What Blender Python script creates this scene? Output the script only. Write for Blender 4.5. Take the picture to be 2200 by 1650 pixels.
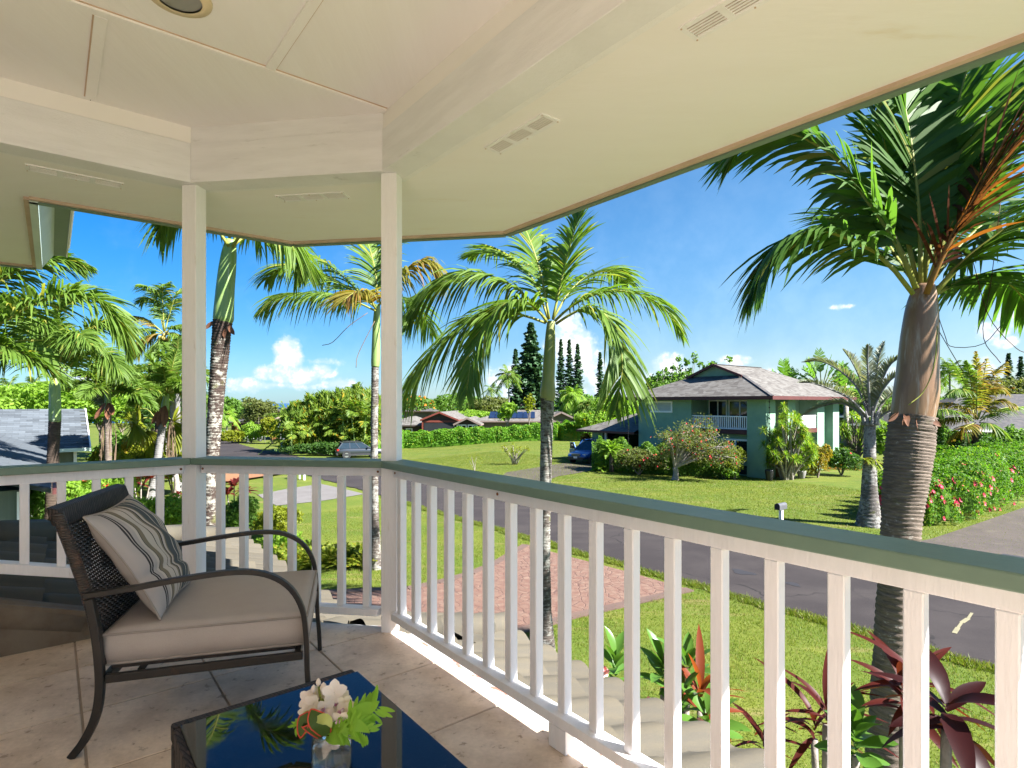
import bpy, math, random
import numpy as np
from mathutils import Vector, Matrix, Quaternion

for _o in list(bpy.data.objects):
    bpy.data.objects.remove(_o)
S = bpy.context.scene
COL = S.collection
rnd = random.Random(11)
rng = np.random.default_rng(11)
R = math.radians
F, CX, HY, CZ = 1238.0, 1100.0, 866.0, 4.6       # focal length and horizon in photo pixels, eye height above the street

# ------------------------------------------------------------------ camera
cam = bpy.data.cameras.new('camera')
cam.sensor_width = 36
cam.lens = 36 * F / 2200
cam.shift_y = (HY - 825) / 2200
cam.clip_start = 0.05
cam.clip_end = 60000
camo = bpy.data.objects.new('camera', cam)
COL.objects.link(camo)
camo.location = (0, 0, CZ)
camo.rotation_euler = (R(90), 0, 0)
S.camera = camo

# ------------------------------------------------------------------ light
SUN_EL = R(41.5)
SUN_XY = Vector((0.906, -0.424)).normalized()
SUN_DIR = Vector((SUN_XY.x * math.cos(SUN_EL), SUN_XY.y * math.cos(SUN_EL), math.sin(SUN_EL)))
sl = bpy.data.lights.new('sun', 'SUN')
sl.energy = 4.3
sl.angle = R(0.55)
sl.color = (1.0, 0.98, 0.955)
so = bpy.data.objects.new('sun', sl)
COL.objects.link(so)
so.rotation_euler = SUN_DIR.to_track_quat('Z', 'Y').to_euler()
so.location = (20, -10, 30)

S.view_settings.view_transform = 'Standard'
S.view_settings.look = 'None'
S.view_settings.exposure = 2.4
S.view_settings.gamma = 1
S.view_settings.use_curve_mapping = False
S.cycles.max_bounces = 12
S.cycles.diffuse_bounces = 6
S.cycles.glossy_bounces = 4
S.cycles.transmission_bounces = 8
S.cycles.transparent_max_bounces = 8
S.cycles.sample_clamp_indirect = 6

def nn(nt, typ, ins=None, **props):
    n = nt.nodes.new(typ)
    for k, v in props.items():
        setattr(n, k, v)
    for k, v in (ins or {}).items():
        if isinstance(v, bpy.types.NodeSocket):
            nt.links.new(v, n.inputs[k])
        else:
            n.inputs[k].default_value = v
    return n

def mth(nt, op, a, b=0.0, c=0.0, clamp=False):
    n = nt.nodes.new('ShaderNodeMath')
    n.operation = op
    n.use_clamp = clamp
    for i, v in enumerate((a, b, c)):
        if isinstance(v, bpy.types.NodeSocket):
            nt.links.new(v, n.inputs[i])
        else:
            n.inputs[i].default_value = v
    return n.outputs[0]

def mixc(nt, fac, a, b, mode='MIX'):
    n = nt.nodes.new('ShaderNodeMix')
    n.data_type = 'RGBA'
    n.blend_type = mode
    for k, v in ((0, fac), (6, a), (7, b)):
        if isinstance(v, bpy.types.NodeSocket):
            nt.links.new(v, n.inputs[k])
        else:
            if k != 0 and len(v) == 3:
                v = tuple(v) + (1,)
            n.inputs[k].default_value = v
    return n.outputs[2]

def smooth(nt, x, lo, hi):
    n = nt.nodes.new('ShaderNodeMapRange')
    n.interpolation_type = 'SMOOTHSTEP'
    nt.links.new(x, n.inputs[0])
    n.inputs[1].default_value = lo
    n.inputs[2].default_value = hi
    return n.outputs[0]

def make_world():
    w = bpy.data.worlds.new('World')
    S.world = w
    w.use_nodes = True
    nt = w.node_tree
    nt.nodes.clear()
    sky = nn(nt, 'ShaderNodeTexSky', sky_type='NISHITA', sun_disc=False)
    sky.sun_elevation = SUN_EL
    sky.sun_rotation = math.atan2(SUN_XY.x, SUN_XY.y)
    sky.altitude = 50
    sky.air_density = 1.0
    sky.dust_density = 0.4
    sky.ozone_density = 3.0
    hs = nn(nt, 'ShaderNodeHueSaturation', {'Saturation': 1.22, 'Value': 1.0, 'Color': sky.outputs[0]})
    tc = nn(nt, 'ShaderNodeTexCoord')
    sep = nn(nt, 'ShaderNodeSeparateXYZ', {0: tc.outputs['Generated']})
    az = mth(nt, 'ARCTAN2', sep.outputs[0], sep.outputs[1])
    el = mth(nt, 'ARCSINE', sep.outputs[2])
    nz = nn(nt, 'ShaderNodeTexNoise', {'Vector': tc.outputs['Generated'], 'Scale': 16.0, 'Detail': 9.0, 'Roughness': 0.60})
    nz2 = nn(nt, 'ShaderNodeTexNoise', {'Vector': tc.outputs['Generated'], 'Scale': 60.0, 'Detail': 5.0, 'Roughness': 0.6})
    def blob(px, py, wx, wy, s=1.0):
        a0 = math.atan((px - CX) / F)
        e0 = math.atan((HY - py) / F * math.cos(a0))
        wa = wx / F * math.cos(a0) ** 2
        we = wy / F * math.cos(a0)
        dx = mth(nt, 'MULTIPLY', mth(nt, 'SUBTRACT', az, a0), 1 / wa)
        dy = mth(nt, 'MULTIPLY', mth(nt, 'SUBTRACT', el, e0), 1 / we)
        d = mth(nt, 'SQRT', mth(nt, 'ADD', mth(nt, 'MULTIPLY', dx, dx), mth(nt, 'MULTIPLY', dy, dy)))
        return mth(nt, 'MULTIPLY', mth(nt, 'SUBTRACT', 1.0, d), s)
    blobs = [blob(618, 768, 40, 44, 1.25), blob(612, 800, 56, 34, 1.0), blob(640, 808, 70, 26, .9), (blob(690, 800, 34, 22, .8)),
             blob(575, 800, 34, 26, .8), blob(525, 826, 60, 16, .55), blob(600, 828, 150, 14, .45), blob(740, 825, 70, 15, .5),
             blob(690, 778, 40, 10, .30),
             blob(1235, 745, 70, 62, .95), blob(1220, 700, 42, 30, .8), blob(1262, 790, 48, 50, .85), blob(1100, 800, 70, 34, .6),
             blob(1070, 820, 60, 30, .6), blob(1440, 790, 52, 34, .95), blob(1430, 815, 75, 30, .8), blob(1585, 776, 48, 16, .9),
             blob(2195, 678, 66, 40, 1.05), blob(2140, 712, 44, 26, .9), blob(2165, 735, 40, 18, .85), blob(2185, 775, 60, 22, .6), blob(2120, 790, 90, 24, .5),
             blob(1815, 658, 26, 6, .35), blob(1640, 800, 80, 22, .4), blob(170, 815, 60, 20, .55), blob(60, 830, 70, 20, .4),
             blob(1900, 800, 120, 40, .45), blob(1250, 840, 300, 40, .35), blob(2600, 700, 300, 120, .9), blob(-500, 760, 300, 80, .8)]
    m = blobs[0]
    for b in blobs[1:]:
        m = mth(nt, 'SMOOTH_MAX', m, b, 0.12)
    n1 = mth(nt, 'SUBTRACT', nz.outputs[0], 0.5)
    n2 = mth(nt, 'SUBTRACT', nz2.outputs[0], 0.5)
    dens = mth(nt, 'ADD', m, mth(nt, 'ADD', mth(nt, 'MULTIPLY', n1, 1.5), mth(nt, 'MULTIPLY', n2, 0.55)))
    fac = mth(nt, 'MULTIPLY', smooth(nt, dens, 0.02, 0.40), 0.95)
    shade = smooth(nt, mth(nt, 'ADD', mth(nt, 'MULTIPLY', dens, .8), mth(nt, 'MULTIPLY', n2, 2.6)), 0.05, .95)
    ccol = mixc(nt, shade, (2.9, 3.7, 4.7), (5.5, 5.5, 5.4))
    veil = mth(nt, 'MULTIPLY', mth(nt, 'MULTIPLY', smooth(nt, mth(nt, 'ADD', n1, mth(nt, 'MULTIPLY', az, .18)), -0.1, 0.32),
               smooth(nt, mth(nt, 'MULTIPLY', el, -1.0), -0.6, 0.0)), 0.09)
    tint = mixc(nt, smooth(nt, az, -.75, .55), (.11, .48, .71), (.71, .80, .79))
    tint = mixc(nt, smooth(nt, mth(nt, 'MULTIPLY', el, -1.0), -.30, .0), tint, mixc(nt, smooth(nt, az, -.5, .5), (.28, .43, .58), (.54, .56, .60)))
    skyc = mixc(nt, 1.0, hs.outputs[0], tint, 'MULTIPLY')
    c0 = mixc(nt, veil, skyc, (5.2, 6.3, 7.4))
    # faint marine haze just above the sea line
    hz = mth(nt, 'MULTIPLY', smooth(nt, mth(nt, 'MULTIPLY', el, -1.0), -0.12, 0.02), 0.35)
    c1 = mixc(nt, mth(nt, 'MULTIPLY', hz, .5), c0, (3.4, 5.0, 6.9))
    c2 = mixc(nt, fac, c1, ccol)
    bg = nn(nt, 'ShaderNodeBackground', {'Color': c2, 'Strength': 0.05})
    out = nn(nt, 'ShaderNodeOutputWorld', {'Surface': bg.outputs[0]})
make_world()

# ------------------------------------------------------------------ placing
def P(px, py, Z):
    return Vector(((px - CX) / F * Z, Z, CZ + (HY - py) / F * Z))
def sst(a, b, x):
    t = min(1.0, max(0.0, (x - a) / (b - a)))
    return t * t * (3 - 2 * t)
def g(x, y):
    lf = sst(4, -14, x)
    return -0.8 * sst(36, 60, y) * lf - 0.018 * max(0.0, y - 60) * lf - 0.008 * max(0.0, y - 110)
def G(px, py):
    Z = F * CZ / (py - HY)
    for _ in range(30):
        Z = F * (CZ - g((px - CX) / F * Z, Z)) / (py - HY)
    return Vector(((px - CX) / F * Z, Z, g((px - CX) / F * Z, Z)))
def ground(px, Z):
    x = (px - CX) / F * Z
    return Vector((x, Z, g(x, Z)))
DV = Vector((0.6245, -0.781, 0)); NV = Vector((0.781, 0.6245, 0)); UZ = Vector((0, 0, 1))   # along the street / towards the street
def TN(t, n, z=0.0):
    return DV * t + NV * n + UZ * z
def AB(a, b, z=0.0):                # a along the ceiling battens, b across them
    return NV * a - DV * b + UZ * z

# ------------------------------------------------------------------ materials
def new_mat(name):
    m = bpy.data.materials.new(name)
    m.use_nodes = True
    m.node_tree.nodes.clear()
    return m, m.node_tree
def mat(name, c1, c2=None, scale=6, detail=5, rough=.6, bump=0, bscale=60, bdist=.01, stretch=None, spec=.4, metallic=0,
        speck=None, speck_scale=20, speck_lo=.6, speck_hi=.68, island=0, coat=0, fine=0, fine_scale=80, wave=None, objrand=0):
    m, nt = new_mat(name)
    tc = nn(nt, 'ShaderNodeTexCoord')
    vec = tc.outputs['Object']
    if stretch:
        vec = nn(nt, 'ShaderNodeMapping', {'Vector': vec, 'Scale': stretch}).outputs[0]
    col = tuple(c1) + (1,)
    c2 = c2 or tuple(x * .82 for x in c1)
    nz = nn(nt, 'ShaderNodeTexNoise', {'Vector': vec, 'Scale': scale, 'Detail': detail, 'Roughness': .6})
    col = mixc(nt, smooth(nt, nz.outputs[0], .32, .68), c1, c2)
    if fine:
        nf = nn(nt, 'ShaderNodeTexNoise', {'Vector': vec, 'Scale': fine_scale, 'Detail': 3})
        col = mixc(nt, 1.0, col, nn(nt, 'ShaderNodeCombineColor', {0: mth(nt, 'ADD', 1 - fine / 2, mth(nt, 'MULTIPLY', nf.outputs[0], fine)),
                   1: mth(nt, 'ADD', 1 - fine / 2, mth(nt, 'MULTIPLY', nf.outputs[0], fine)), 2: mth(nt, 'ADD', 1 - fine / 2, mth(nt, 'MULTIPLY', nf.outputs[0], fine))}).outputs[0], 'MULTIPLY')
    if speck:
        n2 = nn(nt, 'ShaderNodeTexNoise', {'Vector': vec, 'Scale': speck_scale, 'Detail': 6, 'Roughness': .65})
        col = mixc(nt, smooth(nt, n2.outputs[0], speck_lo, speck_hi), col, speck)
    if island or objrand:
        r = nn(nt, 'ShaderNodeNewGeometry').outputs['Random Per Island'] if island else nn(nt, 'ShaderNodeObjectInfo').outputs['Random']
        k = island or objrand
        v = mth(nt, 'ADD', 1 - k / 2, mth(nt, 'MULTIPLY', r, k))
        col = mixc(nt, 1.0, col, nn(nt, 'ShaderNodeCombineColor', {0: v, 1: v, 2: v}).outputs[0], 'MULTIPLY')
    b = nn(nt, 'ShaderNodeBsdfPrincipled', {'Roughness': rough, 'Metallic': metallic, 'Specular IOR Level': spec})
    if coat:
        b.inputs['Coat Weight'].default_value = coat
        b.inputs['Coat Roughness'].default_value = .04
    if isinstance(col, tuple):
        b.inputs['Base Color'].default_value = col
    else:
        nt.links.new(col, b.inputs['Base Color'])
    if bump:
        nb = nn(nt, 'ShaderNodeTexNoise', {'Vector': vec, 'Scale': bscale, 'Detail': 5, 'Roughness': .6})
        h = nb.outputs[0]
        if wave:
            wv = nn(nt, 'ShaderNodeTexWave', {'Vector': vec, 'Scale': wave, 'Distortion': 9.0, 'Detail': 3.0, 'Detail Scale': .8})
            h = mth(nt, 'ADD', h, mth(nt, 'MULTIPLY', wv.outputs['Fac'], .8))
        bp = nn(nt, 'ShaderNodeBump', {'Height': h, 'Strength': bump, 'Distance': bdist})
        nt.links.new(bp.outputs[0], b.inputs['Normal'])
    nn(nt, 'ShaderNodeOutputMaterial', {'Surface': b.outputs[0]})
    return m
def leaf(name, c1, c2, c3=None, p3=.1, trans=.46, rough=.5, spec=.22):
    m, nt = new_mat(name)
    r = nn(nt, 'ShaderNodeNewGeometry').outputs['Random Per Island']
    ob = nn(nt, 'ShaderNodeTexCoord').outputs['Object']
    nz = nn(nt, 'ShaderNodeTexNoise', {'Vector': ob, 'Scale': .9, 'Detail': 3})
    f = mth(nt, 'ADD', mth(nt, 'MULTIPLY', r, .6), mth(nt, 'MULTIPLY', smooth(nt, nz.outputs[0], .35, .65), .4))
    col = mixc(nt, f, c1, c2)
    if c3:
        r2 = mth(nt, 'FRACT', mth(nt, 'MULTIPLY', r, 37.7))
        col = mixc(nt, mth(nt, 'LESS_THAN', r2, p3), col, c3)
    b = nn(nt, 'ShaderNodeBsdfPrincipled', {'Base Color': col, 'Roughness': rough, 'Specular IOR Level': spec})
    tcol = mixc(nt, 1.0, col, (1.5, 1.6, .7), 'MULTIPLY')
    t = nn(nt, 'ShaderNodeBsdfTranslucent', {'Color': tcol})
    mx = nn(nt, 'ShaderNodeMixShader', {0: trans, 1: b.outputs[0], 2: t.outputs[0]})
    nn(nt, 'ShaderNodeOutputMaterial', {'Surface': mx.outputs[0]})
    return m
def glass(name, col=(1, 1, 1), rough=0.0, ior=1.45):
    m, nt = new_mat(name)
    b = nn(nt, 'ShaderNodeBsdfPrincipled', {'Base Color': tuple(col) + (1,), 'Roughness': rough, 'IOR': ior, 'Transmission Weight': 1.0})
    nn(nt, 'ShaderNodeOutputMaterial', {'Surface': b.outputs[0]})
    return m

M = {}
M['white'] = mat('white_paint', (.865, .84, .85), (.82, .79, .79), scale=3, rough=.5, bump=.45, bscale=24, bdist=.005, stretch=(4, 4, .5), speck=(.50, .41, .33), speck_scale=7, speck_lo=.63, speck_hi=.80, fine=.10, fine_scale=40)
M['beam'] = mat('whitewashed_beam', (.82, .80, .815), (.745, .725, .735), scale=2.2, rough=.6, bump=.5, bscale=50, bdist=.004, stretch=(1, 1, 7), speck=(.52, .50, .49), speck_scale=5, speck_lo=.60, speck_hi=.80)
M['cream'] = mat('cream_ceiling_paint', (.885, .85, .85), (.87, .83, .825), scale=1.5, rough=.62, bump=.22, bscale=6, bdist=.008, stretch=(6, .7, 1))
M['frieze'] = mat('cream_frieze', (.88, .835, .82), (.86, .815, .795), scale=2, rough=.6)
M['soffit'] = mat('soffit_paint', (.885, .84, .83), (.87, .82, .805), scale=1.2, rough=.6, bump=.25, bscale=6, bdist=.006, stretch=(1, 4, 1), wave=.9, speck=(.74, .62, .48), speck_scale=1.1, speck_lo=.60, speck_hi=.85)
M['raw'] = mat('raw_trim', (.60, .44, .33), (.52, .37, .27), scale=6, rough=.7)
M['green'] = mat('green_rail_paint', (.145, .215, .158), (.13, .195, .145), scale=2.5, rough=.45, bump=.2, bscale=40, bdist=.003, speck=(.19, .25, .19), speck_scale=6, speck_lo=.60, speck_hi=.75, fine=.2, fine_scale=25)
M['travertine'] = mat('travertine', (.73, .60, .48), (.53, .41, .31), scale=5, detail=8, rough=.55, bump=.5, bscale=45, bdist=.004, speck=(.34, .25, .18), speck_scale=20, speck_lo=.585, speck_hi=.68, fine=.3, fine_scale=60, objrand=.16)
M['grout'] = mat('grout', (.40, .31, .24), (.33, .26, .20), scale=12, rough=.9, bump=.4, bscale=80)
M['rooftile'] = mat('concrete_roof_tile', (.0885, .0740, .0499), (.0693, .0605, .0453), scale=2, detail=7, rough=.85, bump=.4, bscale=60, bdist=.004, stretch=(7, 1, 2), speck=(.1063, .0887, .0611), speck_scale=4, speck_lo=.6, speck_hi=.75, objrand=.3, fine=.3)
M['rooftile_side'] = mat('weathered_roof_tile', (.1280, .0960, .0680), (.1760, .1440, .1080), scale=5, rough=.85, bump=.4, bscale=40, bdist=.004)
M['wood_dark'] = mat('dark_wicker', (.0225, .0180, .0158), (.0360, .0270, .0225), scale=30, rough=.42, bump=.3, bscale=120, bdist=.002, fine=.4)
M['metal_dark'] = mat('dark_chair_metal', (.0192, .0180, .0174), (.0240, .0198, .0168), scale=14, rough=.42, bump=.25, bscale=140, bdist=.001, speck=(.0780, .0372, .0180), speck_scale=18, speck_lo=.63, speck_hi=.72)
M['seat'] = mat('taupe_fabric', (.43, .375, .335), (.40, .345, .305), scale=4, rough=.9, bump=.5, bscale=500, bdist=.001, fine=.25, fine_scale=420)
M['welt'] = mat('taupe_piping', (.33, .285, .25), rough=.9)
def dusty_glass():
    m, nt = new_mat('black_table_glass')
    ob = nn(nt, 'ShaderNodeTexCoord').outputs['Object']
    n = nn(nt, 'ShaderNodeTexNoise', {'Vector': ob, 'Scale': 9, 'Detail': 6, 'Roughness': .65}).outputs[0]
    d = nn(nt, 'ShaderNodeTexNoise', {'Vector': ob, 'Scale': 260, 'Detail': 2}).outputs[0]
    col = mixc(nt, mth(nt, 'MULTIPLY', smooth(nt, d, .66, .74), .35), mixc(nt, smooth(nt, n, .4, .75), (.004, .005, .007), (.012, .012, .012)), (.10, .095, .085))
    p = nn(nt, 'ShaderNodeBsdfPrincipled', {'Base Color': col, 'Roughness': mth(nt, 'ADD', .015, mth(nt, 'MULTIPLY', smooth(nt, n, .45, .8), .09)), 'Specular IOR Level': .55})
    nn(nt, 'ShaderNodeOutputMaterial', {'Surface': p.outputs[0]})
    return m
M['tglass'] = dusty_glass()
M['gutter'] = mat('pale_gutter', (.60, .68, .64), (.52, .60, .56), scale=3, rough=.4)
M['white_metal'] = mat('white_metal', (.80, .80, .78), (.74, .74, .72), scale=4, rough=.4)
M['black'] = mat('black_plastic', (.018, .018, .02), (.022, .022, .024), rough=.4)
M['lens'] = mat('lamp_lens', (.30, .29, .28), (.27, .26, .25), rough=.35)
M['ring'] = mat('lamp_ring', (.78, .63, .42), (.72, .57, .37), rough=.45)
M['vent'] = mat('vent_mesh', (.52, .45, .40), (.40, .33, .28), scale=30, rough=.7)
M['clear'] = glass('vase_glass')
M['water'] = glass('vase_water', (.96, 1, .97), 0, 1.33)
M['wpane'] = mat('window_glass', (.012, .016, .018), (.012, .016, .018), rough=.04, spec=.6)

# ------------------------------------------------------------------ mesh helpers
def origin(o):
    v = Vector((0, 0, 0))
    while o is not None:
        v += o.location
        o = o.parent
    return v
def tag(o, label=None, cat=None, group=None, kind=None):
    if label: o['label'] = label
    if cat: o['category'] = cat
    if group: o['group'] = group
    if kind: o['kind'] = kind
    return o
def thing(name, loc, label, cat, group=None, kind=None, rotz=0):
    o = bpy.data.objects.new(name, None)
    o.empty_display_size = .1
    COL.objects.link(o)
    o.location = loc
    o.rotation_euler = (0, 0, rotz)
    return tag(o, label, cat, group, kind)
def np_mesh(name, V, T, mi=None, mats=(), smooth=False, nper=3):
    me = bpy.data.meshes.new(name)
    V = np.asarray(V, dtype=np.float32).reshape(-1, 3)
    T = np.asarray(T, dtype=np.int32).reshape(-1, nper)
    n = len(T)
    me.vertices.add(len(V)); me.vertices.foreach_set('co', V.ravel())
    me.loops.add(n * nper); me.loops.foreach_set('vertex_index', T.ravel())
    me.polygons.add(n); me.polygons.foreach_set('loop_start', np.arange(0, n * nper, nper, dtype=np.int32))
    for m in mats: me.materials.append(m)
    if mi is not None: me.polygons.foreach_set('material_index', np.asarray(mi, dtype=np.int32))
    me.polygons.foreach_set('use_smooth', np.full(n, smooth))
    me.update(calc_edges=True)
    return me
class MB:
    def __init__(s): s.v = []; s.f = []; s.m = []
    def add(s, vs, fs, mi=0):
        o = len(s.v)
        s.v += [tuple(v) for v in vs]
        s.f += [tuple(i + o for i in f) for f in fs]
        s.m += [mi] * len(fs)
        return s
    def box(s, c, ax, ay, az, mi=0):
        c, ax, ay, az = Vector(c), Vector(ax), Vector(ay), Vector(az)
        vs = [c + ax * i + ay * j + az * k for k in (-1, 1) for j in (-1, 1) for i in (-1, 1)]
        return s.add(vs, [(0, 2, 3, 1), (4, 5, 7, 6), (0, 1, 5, 4), (2, 6, 7, 3), (0, 4, 6, 2), (1, 3, 7, 5)], mi)
    def abox(s, lo, hi, mi=0):
        lo, hi = Vector(lo), Vector(hi); c = (lo + hi) / 2; h = (hi - lo) / 2
        return s.box(c, (h.x, 0, 0), (0, h.y, 0), (0, 0, h.z), mi)
    def bar(s, p0, p1, w, h, up=UZ, mi=0):
        p0, p1 = Vector(p0), Vector(p1); d = p1 - p0; L = d.length; d = d / L
        sd = d.cross(Vector(up)).normalized(); u = sd.cross(d).normalized()
        return s.box((p0 + p1) / 2, d * (L / 2), sd * (w / 2), u * (h / 2), mi)
    def prism(s, poly, vec, mi=0):
        vec = Vector(vec); n = len(poly); a = [Vector(p) for p in poly]; b = [p + vec for p in a]
        fs = [tuple(range(n - 1, -1, -1)), tuple(range(n, 2 * n))] + [(i, (i + 1) % n, n + (i + 1) % n, n + i) for i in range(n)]
        return s.add(a + b, fs, mi)
    def poly(s, pts, mi=0):
        return s.add(pts, [tuple(range(len(pts)))], mi)
    def tube(s, path, radii, seg=8, cap=True, mi=0, flat=1.0, ref=None):
        path = [Vector(p) for p in path]; n = len(path)
        if not hasattr(radii, '__len__'): radii = [radii] * n
        vs = []; prev = None
        for i in range(n):
            t = (path[min(i + 1, n - 1)] - path[max(i - 1, 0)]).normalized()
            if prev is None:
                r = Vector(ref) if ref else (Vector((0, 0, 1)) if abs(t.z) < .9 else Vector((1, 0, 0)))
                u = (r - t * r.dot(t)).normalized()
            else:
                u = (prev - t * prev.dot(t)).normalized()
            prev = u; w = t.cross(u)
            for k in range(seg):
                a = 2 * math.pi * k / seg
                vs.append(path[i] + (u * math.cos(a) + w * math.sin(a) * flat) * radii[i])
        fs = [(i * seg + k, i * seg + (k + 1) % seg, (i + 1) * seg + (k + 1) % seg, (i + 1) * seg + k) for i in range(n - 1) for k in range(seg)]
        if cap: fs += [tuple(range(seg - 1, -1, -1)), tuple((n - 1) * seg + k for k in range(seg))]
        return s.add(vs, fs, mi)
    def lathe(s, c, prof, seg=16, mi=0, axis=None, cap=True):
        c = Vector(c); ax = Vector(axis).normalized() if axis else UZ
        r = Vector((1, 0, 0)) if abs(ax.x) < .9 else Vector((0, 1, 0))
        u = (r - ax * r.dot(ax)).normalized(); w = ax.cross(u)
        vs = [c + ax * z + (u * math.cos(2 * math.pi * k / seg) + w * math.sin(2 * math.pi * k / seg)) * rr for rr, z in prof for k in range(seg)]
        n = len(prof)
        fs = [(i * seg + k, i * seg + (k + 1) % seg, (i + 1) * seg + (k + 1) % seg, (i + 1) * seg + k) for i in range(n - 1) for k in range(seg)]
        if cap: fs += [tuple(range(seg - 1, -1, -1)), tuple((n - 1) * seg + k for k in range(seg))]
        return s.add(vs, fs, mi)
    def mesh(s, name, mats, smooth=False, off=(0, 0, 0)):
        me = bpy.data.meshes.new(name)
        off = Vector(off)
        me.from_pydata([Vector(v) - off for v in s.v], [], s.f)
        for m in mats: me.materials.append(m)
        me.polygons.foreach_set('material_index', s.m)
        me.polygons.foreach_set('use_smooth', [smooth] * len(s.f))
        me.update()
        return me
def bev(o, w, seg=2):
    b = o.modifiers.new('edge', 'BEVEL'); b.width = w; b.segments = seg; b.limit_method = 'ANGLE'; b.angle_limit = R(40)
    return o
def build(mb, name, mats, parent=None, smooth=False, bevel=0, local=False, label=None, cat=None, group=None, kind=None):
    if not isinstance(mats, (list, tuple)): mats = [mats]
    if parent is None and not local:
        vs = np.array(mb.v); off = Vector((float(vs[:, 0].mean()), float(vs[:, 1].mean()), float(vs[:, 2].min())))
    else:
        off = Vector((0, 0, 0)) if local else origin(parent)
    o = bpy.data.objects.new(name, mb.mesh(name, mats, smooth, off))
    COL.objects.link(o)
    if parent is not None: o.parent = parent
    elif not local: o.location = off
    if bevel: bev(o, bevel)
    return tag(o, label, cat, group, kind)
def put(me, name, parent=None, loc=(0, 0, 0), rotz=0, mtx=None, **kw):
    o = bpy.data.objects.new(name, me)
    COL.objects.link(o)
    if parent is not None: o.parent = parent
    if mtx is not None: o.matrix_basis = mtx
    else:
        o.location = loc; o.rotation_euler = (0, 0, rotz)
    return tag(o, **kw)
def clip(poly, a, b):               # keep the part of poly on the left of a->b (2D)
    out = []
    for i in range(len(poly)):
        p, q = poly[i], poly[(i + 1) % len(poly)]
        sp = (b[0] - a[0]) * (p[1] - a[1]) - (b[1] - a[1]) * (p[0] - a[0])
        sq = (b[0] - a[0]) * (q[1] - a[1]) - (b[1] - a[1]) * (q[0] - a[0])
        if sp >= 0: out.append(p)
        if sp * sq < 0:
            t = sp / (sp - sq); out.append((p[0] + (q[0] - p[0]) * t, p[1] + (q[1] - p[1]) * t))
    return out
def clip_poly(poly, conv):
    for i in range(len(conv)):
        poly = clip(poly, conv[i], conv[(i + 1) % len(conv)])
        if len(poly) < 3: return []
    return poly
def spline(pts, n):
    pts = [Vector(p) for p in pts]
    if len(pts) == 2: return [pts[0].lerp(pts[1], i / (n - 1)) for i in range(n)]
    q = [pts[0] * 2 - pts[1]] + pts + [pts[-1] * 2 - pts[-2]]
    out = []
    m = len(pts) - 1
    for i in range(n):
        x = i / (n - 1) * m; k = min(int(x), m - 1); t = x - k
        p0, p1, p2, p3 = q[k:k + 4]
        out.append(.5 * (2 * p1 + (p2 - p0) * t + (2 * p0 - 5 * p1 + 4 * p2 - p3) * t * t + (3 * p1 - p0 - 3 * p2 + p3) * t ** 3))
    return out

# ================================================================== ground, street, driveways
def sheet(name, mats, pts_fn, nu, nv, dz, kind='structure', **kw):
    V = []
    for j in range(nv + 1):
        for i in range(nu + 1):
            x, y = pts_fn(i / nu, j / nv)
            V.append((x, y, g(x, y) + dz))
    Fc = [(j * (nu + 1) + i, j * (nu + 1) + i + 1, (j + 1) * (nu + 1) + i + 1, (j + 1) * (nu + 1) + i) for j in range(nv) for i in range(nu)]
    o = bpy.data.objects.new(name, np_mesh(name, V, Fc, mats=[mats], nper=4, smooth=True))
    COL.objects.link(o)
    return tag(o, kind=kind, **kw)

def grass_mat():
    m, nt = new_mat('lawn')
    ob = nn(nt, 'ShaderNodeTexCoord').outputs['Object']
    a = nn(nt, 'ShaderNodeTexNoise', {'Vector': ob, 'Scale': .35, 'Detail': 6, 'Roughness': .6}).outputs[0]
    b = nn(nt, 'ShaderNodeTexNoise', {'Vector': ob, 'Scale': 3.0, 'Detail': 6, 'Roughness': .7}).outputs[0]
    c = nn(nt, 'ShaderNodeTexNoise', {'Vector': ob, 'Scale': 45.0, 'Detail': 3}).outputs[0]
    mp = nn(nt, 'ShaderNodeMapping', {'Vector': ob, 'Rotation': (0, 0, R(38)), 'Scale': (.25, 2.2, 1)}).outputs[0]
    s = nn(nt, 'ShaderNodeTexNoise', {'Vector': mp, 'Scale': 1.0, 'Detail': 4}).outputs[0]
    col = mixc(nt, smooth(nt, a, .35, .68), (.070, .103, .014), (.106, .122, .018))
    col = mixc(nt, mth(nt, 'MULTIPLY', smooth(nt, b, .45, .75), .6), col, (.060, .097, .011))
    col = mixc(nt, mth(nt, 'MULTIPLY', smooth(nt, s, .56, .70), .65), col, (.175, .135, .055))
    pt = nn(nt, 'ShaderNodeTexNoise', {'Vector': ob, 'Scale': .9, 'Detail': 7, 'Roughness': .7}).outputs[0]
    col = mixc(nt, mth(nt, 'MULTIPLY', smooth(nt, pt, .50, .66), .45), col, (.135, .150, .020))
    v = mth(nt, 'ADD', .72, mth(nt, 'MULTIPLY', c, .56))
    col = mixc(nt, 1.0, col, nn(nt, 'ShaderNodeCombineColor', {0: v, 1: v, 2: v}).outputs[0], 'MULTIPLY')
    bp = nn(nt, 'ShaderNodeBump', {'Height': mth(nt, 'ADD', c, b), 'Strength': .5, 'Distance': .03})
    p = nn(nt, 'ShaderNodeBsdfPrincipled', {'Base Color': col, 'Roughness': .85, 'Specular IOR Level': .15, 'Normal': bp.outputs[0]})
    nn(nt, 'ShaderNodeOutputMaterial', {'Surface': p.outputs[0]})
    return m
M['lawn'] = grass_mat()
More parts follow.
